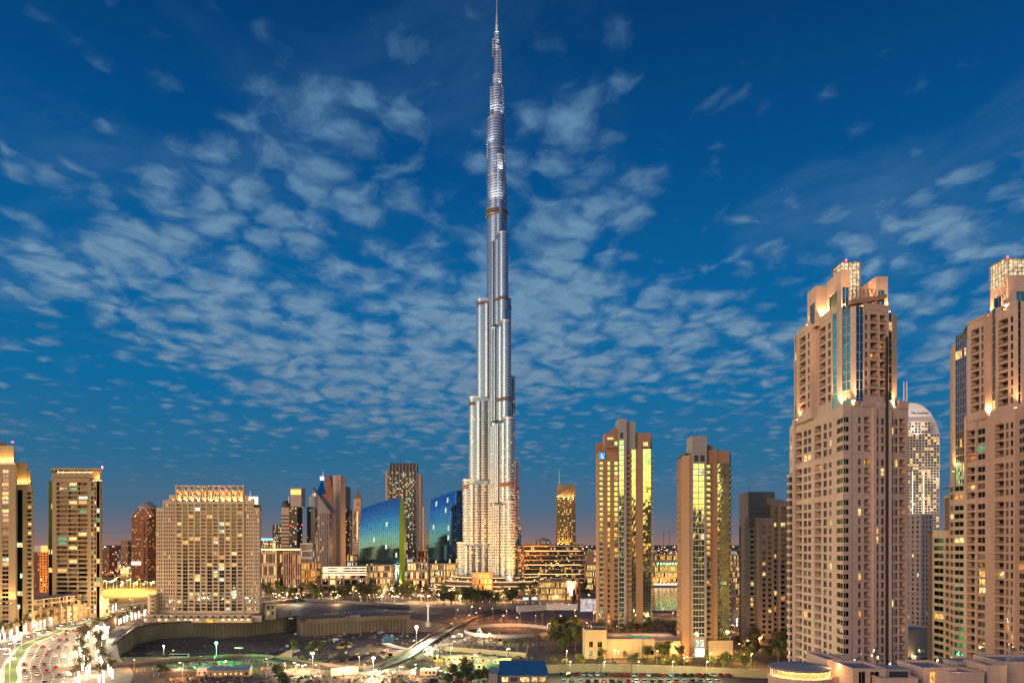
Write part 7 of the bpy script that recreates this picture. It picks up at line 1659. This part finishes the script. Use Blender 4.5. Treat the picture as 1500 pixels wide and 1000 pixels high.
# blue roofed pavilion at the lower edge
def pavilion():
    b = Bd('pavilion', 'pavilion with a broad blue sheet roof at the lower edge of the picture', 'pavilion', (*G(765, 1005), 0)); Y0 = 322; x = lambda p: PX(p, Y0); Z = lambda p: PZ(p, Y0); q = MB()
    q.add([(x(729), Y0-1, Z(988)), (x(804), Y0-1, Z(988)), (x(799), Y0+9, Z(971.5)), (x(732), Y0+9, Z(971.5)), (x(799), Y0+18, Z(980)), (x(732), Y0+18, Z(980))], [(0, 1, 2, 3), (3, 2, 4, 5), (1, 4, 2), (0, 3, 5)], M_BLUEROOF)
    for i in range(25):
        t = i/24; a = (x(729)+(x(804)-x(729))*t, Y0-1, Z(988)+.06); c = (x(732)+(x(799)-x(732))*t, Y0+9, Z(971.5)+.06); q.tube(a, c, .07, .07, M_BLUEROOF, 4)
    b.item('roof', q)
    facade(b, (x(718), Y0), (x(802), Y0), 0, Z(989), [(735, 744, 'v'), (748, 758, 'v'), (762, 775, 'v'), (779, 787, 'v'), (790, 799, 'v')], [Z(994.5)], M_GREYP, hh={'v': 1.0}, pl=.6, kinds=(LW, LY))
    b.wall.quad((x(802), Y0, 0), (x(802), Y0+18, 0), (x(802), Y0+18, Z(989)), (x(802), Y0, Z(989)), M_GREYP); b.wall.box(x(716), x(729), Y0-2, Y0+16, 0, Z(985), M_CONCL); b.finish()
pavilion()
# near podium, lower right
def podium():
    W = M_STONE; b = Bd('podium_building', 'limestone podium with a round lit rooftop pavilion and flat roofed blocks at the lower right', 'building', (150, 190, 0))
    Y0 = 178; x = lambda p, Y=Y0: PX(p, Y); Z = lambda p, Y=Y0: PZ(p, Y)
    c = (x(1171, 192), 192); zt = Z(974, 192)
    q = MB(); q.lathe((c[0], c[1], 0), [(7.9, 0), (7.9, zt-3.4)], 40, W); q.lathe((c[0], c[1], zt-3.4), [(8.2, 0), (8.2, .9), (7.8, .9)], 40, W); b.item('drum', q)
    q = MB(); q.lathe((c[0]+.9, c[1]+1, zt-3.5), [(6.2, 0), (6.2, 2.9)], 36, M_BUFF); b.item('drum_wall', q)
    q = MB(); q.lathe((c[0], c[1], zt-.7), [(7.6, -.1), (7.9, .2), (7.9, .5), (7.2, .62), (3.5, 1.3), (.2, 1.55)], 44, M_ROOF); b.item('canopy_roof', q)
    q = MB(); q.lathe((c[0], c[1], zt-1.0), [(7.0, 0), (7.0, .22)], 36, E_LINE); b.item('light_strip', q)
    for i in range(22):
        a = R(175+i*9.5); rx, ry = c[0]+7.55*math.cos(a), c[1]+7.55*math.sin(a)
        q = MB(); q.tube((rx, ry, zt-3.2), (rx, ry, zt-.7), .09, .09, M_WPAINT, 6); b.item('canopy_post', q)
    for i in range(8): a = R(190+i*22); lamp((c[0]+7.0*math.cos(a), c[1]+7.0*math.sin(a), zt-1.25), 230, (1, .62, .24), .25, b.root)
    def blk(pa, pb, Y, yt, dep, slots=(), roof=M_ROOF):
        z1 = Z(yt, Y); A, B = (x(pa, Y), Y), (x(pb, Y), Y); facade(b, A, B, 0, z1, [(s, t, 'v') for s, t in slots], [Z(992, Y)], W, hh={'v': 1.5}, pl=.1, glass=G_BLACK)
        b.wall.quad((A[0], Y+dep, 0), (*A, 0), (*A, z1), (A[0], Y+dep, z1), W); b.wall.quad((*B, 0), (B[0], Y+dep, 0), (B[0], Y+dep, z1), (*B, z1), W)
        b.wall.quad((A[0], Y, z1-.5), (B[0], Y, z1-.5), (B[0], Y+dep, z1-.5), (A[0], Y+dep, z1-.5), roof); b.wall.quad((B[0], Y+dep, 0), (A[0], Y+dep, 0), (A[0], Y+dep, z1), (B[0], Y+dep, z1), W)
        for P_, Q_ in ((A, B), (B, (B[0], Y+dep)), ((B[0], Y+dep), (A[0], Y+dep)), ((A[0], Y+dep), A)): b.wall.wbox(P_, Q_, -.35, .12, z1-.5, z1+.02*(P_[0] > A[0]+.1)+.15, W)
    blk(1206, 1500, 188, 991, 11); blk(1250, 1298, 180, 979, 12, ((1258, 1268), (1275, 1288))); blk(1352, 1402, 180, 978, 12, ((1362, 1372), (1378, 1389)))
    blk(1446, 1475, 176, 974, 9); blk(1470, 1560, 182, 969, 12); blk(1290, 1345, 176, 993, 6); blk(1392, 1442, 174, 985, 8)
    blk(1212, 1235, 192, 966, 14); blk(1226, 1244, 196, 963, 6, roof=W)
    for pa, pb, Y, yb, yt in ((1402, 1440, 184, 990, 970), (1299, 1333, 180, 992, 981)):
        A, B = x(pa, Y), x(pb, Y); q = MB(); q.box(A, B, Y, Y+6, Z(yb, Y)-3, Z(yt, Y), M_GREYP); q.box(A-.2, B+.2, Y-.2, Y+6.2, Z(yt, Y), Z(yt, Y)+.25, M_CONCL)
        for k in range(9): zz = Z(yb, Y)+.2+(Z(yt, Y)-Z(yb, Y)-.5)*k/9; q.box(A+.6, B-.6, Y-.14, Y-.01, zz, zz+.14, M_DARKC)
        b.item('plant_room', q)
    for i in range(14):
        px_ = random.Random(i).uniform(1215, 1495); Y = 200+random.Random(i+50).uniform(0, 30); z = Z(978, 196)-.5; q = MB(); q.box(x(px_, Y), x(px_, Y)+1.4, Y, Y+1.2, z, z+1.0, M_GALV); q.tube((x(px_, Y)+.7, Y+.6, z+1), (x(px_, Y)+.7, Y+.6, z+1.2), .45, .45, M_DARKC, 10); b.item('roof_unit', q)
    for pa, pb, yt in ((1215, 1290, 979), (1392, 1440, 984), (1475, 1500, 967)):
        Y = 195 if yt == 979 else 177; q = MB(); q.tube((x(pa, Y), Y, Z(yt, Y)+1.0), (x(pb, Y), Y, Z(yt, Y)+1.0), .04, .04, M_GALV, 5)
        for k in range(8): u = x(pa, Y)+(x(pb, Y)-x(pa, Y))*k/7; q.tube((u, Y, Z(yt, Y)), (u, Y, Z(yt, Y)+1.0), .03, .03, M_GALV, 4)
        b.item('railing', q)
    q = MB(); q.tube((x(1262, 190), 190, Z(977, 190)), (x(1262, 190), 190, Z(950, 190)), .05, .03, M_GALV); b.item('antenna', q)
    for px_, Y in ((1222, 189), (1212, 190), (1395, 176), (1490, 176)): lamp((x(px_, Y), Y-1.5, Z(972, Y)), 260, (1, .6, .25), .3, b.root)
    b.finish()
podium()
# ---------------------------------------------------------------- far city: low blocks and points of light out to the horizon
rc = random.Random(11); q = MB(); e = MB()
FARM = [mat('far amber light', (.5, .3, .1), .5, emit=(1, .50, .14), es=2.6), mat('far orange light', (.5, .3, .1), .5, emit=(1, .36, .08), es=2.0), mat('far white light', (.5, .5, .5), .5, emit=(1, .80, .50), es=3.2)]
for _ in range(1500):
    Y = 1500*(rc.random()**-.55) if rc.random() < .7 else rc.uniform(1300, 5000); Y = min(Y, 14000); px_ = rc.uniform(-60, 1560); x = PX(px_, Y)
    w = rc.uniform(8, 30)*(1+Y/9000); h = rc.choice((6, 8, 10, 14, 20))*(1+(rc.random() < .05)*1.5); d = rc.uniform(10, 25)
    if 780 < Y < 1300: continue
    m_ = rc.choice((M_CREAM, M_BRICK, M_STONEB, M_CONC, M_WHITE, M_DARKC)); q.box(x-w/2, x+w/2, Y, Y+d, 0, h, m_, False)
for _ in range(9500):
    Y = min(1350*(rc.random()**-.62), 16000); px_ = rc.uniform(-60, 1560); x = PX(px_, Y)+rc.uniform(-3, 3); s = Y*rc.choice((.00022, .00030, .00042, .0006)); z = rc.uniform(3, 16)
    e.box(x-s, x+s, Y-s, Y+s, z, z+s*2, rc.choice(FARM), True)
stuff('distant_city', q, 'far-off low city blocks spreading to the horizon', 'city'); stuff('city_lights', e, 'countless far-off warm street and house lights out to the horizon', 'lights')
for px_, Y, e_ in ((170, 1500, 9e5), (60, 1600, 5e5), (450, 1500, 3e5), (560, 1600, 3e5), (720, 1700, 3e5), (830, 1700, 3e5), (980, 1900, 5e5), (1085, 1700, 5e5)): lamp((PX(px_, Y), Y, 60), e_, (1, .55, .16), 10, name='district_light')

# excavators and tipper lorries on the site
M_YEL = mottled('machine yellow paint', (.45, .24, .02), .25, .3, .5)
def excavator(px_, py_, rz, label, s=1.5):
    x, y = G(px_, py_); z = zf(x, y) if in_poly(x, y, PIT) else 0; o = thing('excavator', label, 'excavator', (x, y, z), 'excavators on the site', rz); o.scale = (s, s, s)
    for sy in (-1.1, 1.1): q = MB(); q.prism([(-1.9, sy-.3), (1.9, sy-.3), (1.9, sy+.3), (-1.9, sy+.3)], .12, .75, M_DARKC, True); q.tube((-1.9, sy-.3, .45), (-1.9, sy+.3, .45), .4, .4, M_DARKC, 10); q.tube((1.9, sy-.3, .45), (1.9, sy+.3, .45), .4, .4, M_DARKC, 10); link('track', q.mesh('track'), o)
    q = MB(); q.box(-2.0, 1.1, -1.2, 1.2, .95, 1.9, M_YEL); q.box(-2.3, -1.2, -1.15, 1.15, 1.0, 2.2, M_DARKC); link('body', q.mesh('body'), o)
    q = MB(); q.box(-.1, 1.3, .2, 1.15, 1.91, 3.1, G_BLACK); q.box(-.15, 1.35, .15, 1.2, 3.1, 3.2, M_YEL); link('cab', q.mesh('cab'), o)
    q = MB(); q.tube((1.0, -.2, 1.5), (3.4, -.2, 4.2), .32, .24, M_YEL, 6); q.tube((3.4, -.2, 4.2), (5.4, -.2, 2.2), .24, .16, M_YEL, 6); q.tube((5.4, -.2, 2.3), (4.9, -.2, 1.0), .5, .35, M_DARKC, 6); link('arm', q.mesh('arm'), o)
for a in ((430, 950, .4, 'yellow excavator beside the timber boards in the pit'), (575, 948, 2.6, 'yellow excavator right of the dark blue container'), (360, 952, 1.2, 'yellow excavator near the green lamp'), (640, 972, 3.4, 'yellow excavator at the left of the cabin camp'), (500, 930, .2, 'yellow excavator on the upper ground behind the pit'), (735, 945, 2.2, 'yellow excavator in front of the oval ring wall')): excavator(*a)
def lorry(px_, py_, rz, label, c, s=1.15):
    x, y = G(px_, py_); z = zf(x, y) if in_poly(x, y, PIT) else 0; o = thing('tipper_lorry', label, 'lorry', (x, y, z), 'lorries on the site', rz); o.scale = (s, s, s)
    q = MB(); q.box(2.2, 4.0, -1.15, 1.15, .7, 2.9, c); q.box(3.98, 4.06, -1.0, 1.0, 1.8, 2.6, G_BLACK); link('cab', q.mesh('cab'), o)
    q = MB(); q.prism([(-4.0, -1.2), (2.0, -1.2), (2.0, 1.2), (-4.0, 1.2)], 1.1, [2.3, 2.6, 2.6, 2.3], M_GREYP, True); link('tipper_body', q.mesh('tipper_body'), o)
    for wx in (-3.2, -2, 3): 
        for wy in (-1, 1): q = MB(); q.tube((wx, wy-.18, .5), (wx, wy+.18, .5), .5, .5, M_TYRE, 12); link('wheel', q.mesh('wheel'), o)
for a in ((280, 948, .1, 'white tipper lorry on the pit floor right of the bus', M_WPAINT), (468, 952, .5, 'orange tipper lorry at the right end of the pit floor', M_TERRA), (595, 990, .3, 'white tipper lorry at the lower edge left of the camp', M_WPAINT), (670, 935, 1.0, 'white tipper lorry below the oval ring wall', M_WPAINT), (520, 905, .1, 'grey tipper lorry on the yard behind the pit', M_GREYP), (395, 990, 2.4, 'orange tipper lorry right of the long buff shed', M_TERRA)): lorry(*a)
# small warm lamps scattered over the site and fences round it
rs = random.Random(99)
for j in range(44):
    px_, py_ = rs.uniform(190, 790), rs.uniform(896, 998); x, y = G(px_, py_)
    if in_poly(x, y, PIT) or (px_ > 715 and py_ > 960) or min(math.hypot(x-a, y-b_) for a, b_ in SITE[::2]) < 6: continue
    street_lamp(x, y, 'small work lamp on a pole standing on the building site', 'small lamps over the building site', rs.uniform(0, 6), rs.choice((1500, 3000, 5000)), rs.choice(((1, .55, .22), (1, .70, .36), (.8, 1, .55), (1, .40, .12))), ms=SB, s=1.0)
for lb, pts_ in (('wire site fence along the near side of the curving road', [G(200, 985), G(300, 974), G(380, 972), G(440, 981)]), ('wire site fence round the bare ground at lower left', [G(225, 992), G(262, 982), G(330, 980), G(372, 984), G(400, 996)]),
                 ('wire site fence between cabin camp and ring wall', [G(640, 948), G(700, 944), G(760, 948), G(800, 944)]), ('wire site fence on the upper ground behind the pit', [G(455, 903), G(520, 898), G(590, 896), G(640, 900)])):
    q = MB()
    for A, B in zip(pts_, pts_[1:]):
        n = int(dist(A, B)/3.5)
        for k in range(n): c = lerp(A, B, k/n); q.box(c[0]-.07, c[0]+.07, c[1]-.07, c[1]+.07, 0, 2.2, M_GALV)
        for z in (.3, 1.2, 2.1): q.wbox(A, B, -.03, .03, z, z+.08, M_GALV)
    single('site_fence', q, lb, 'fence')

for px_ in (835, 885, 935, 985, 1035):
    x, y = G(px_, 995); street_lamp(x, y, 'street lamp standing between the two parking rows', 'lamps of the parking rows', -1.5, 5200, (.85, 1, .60))
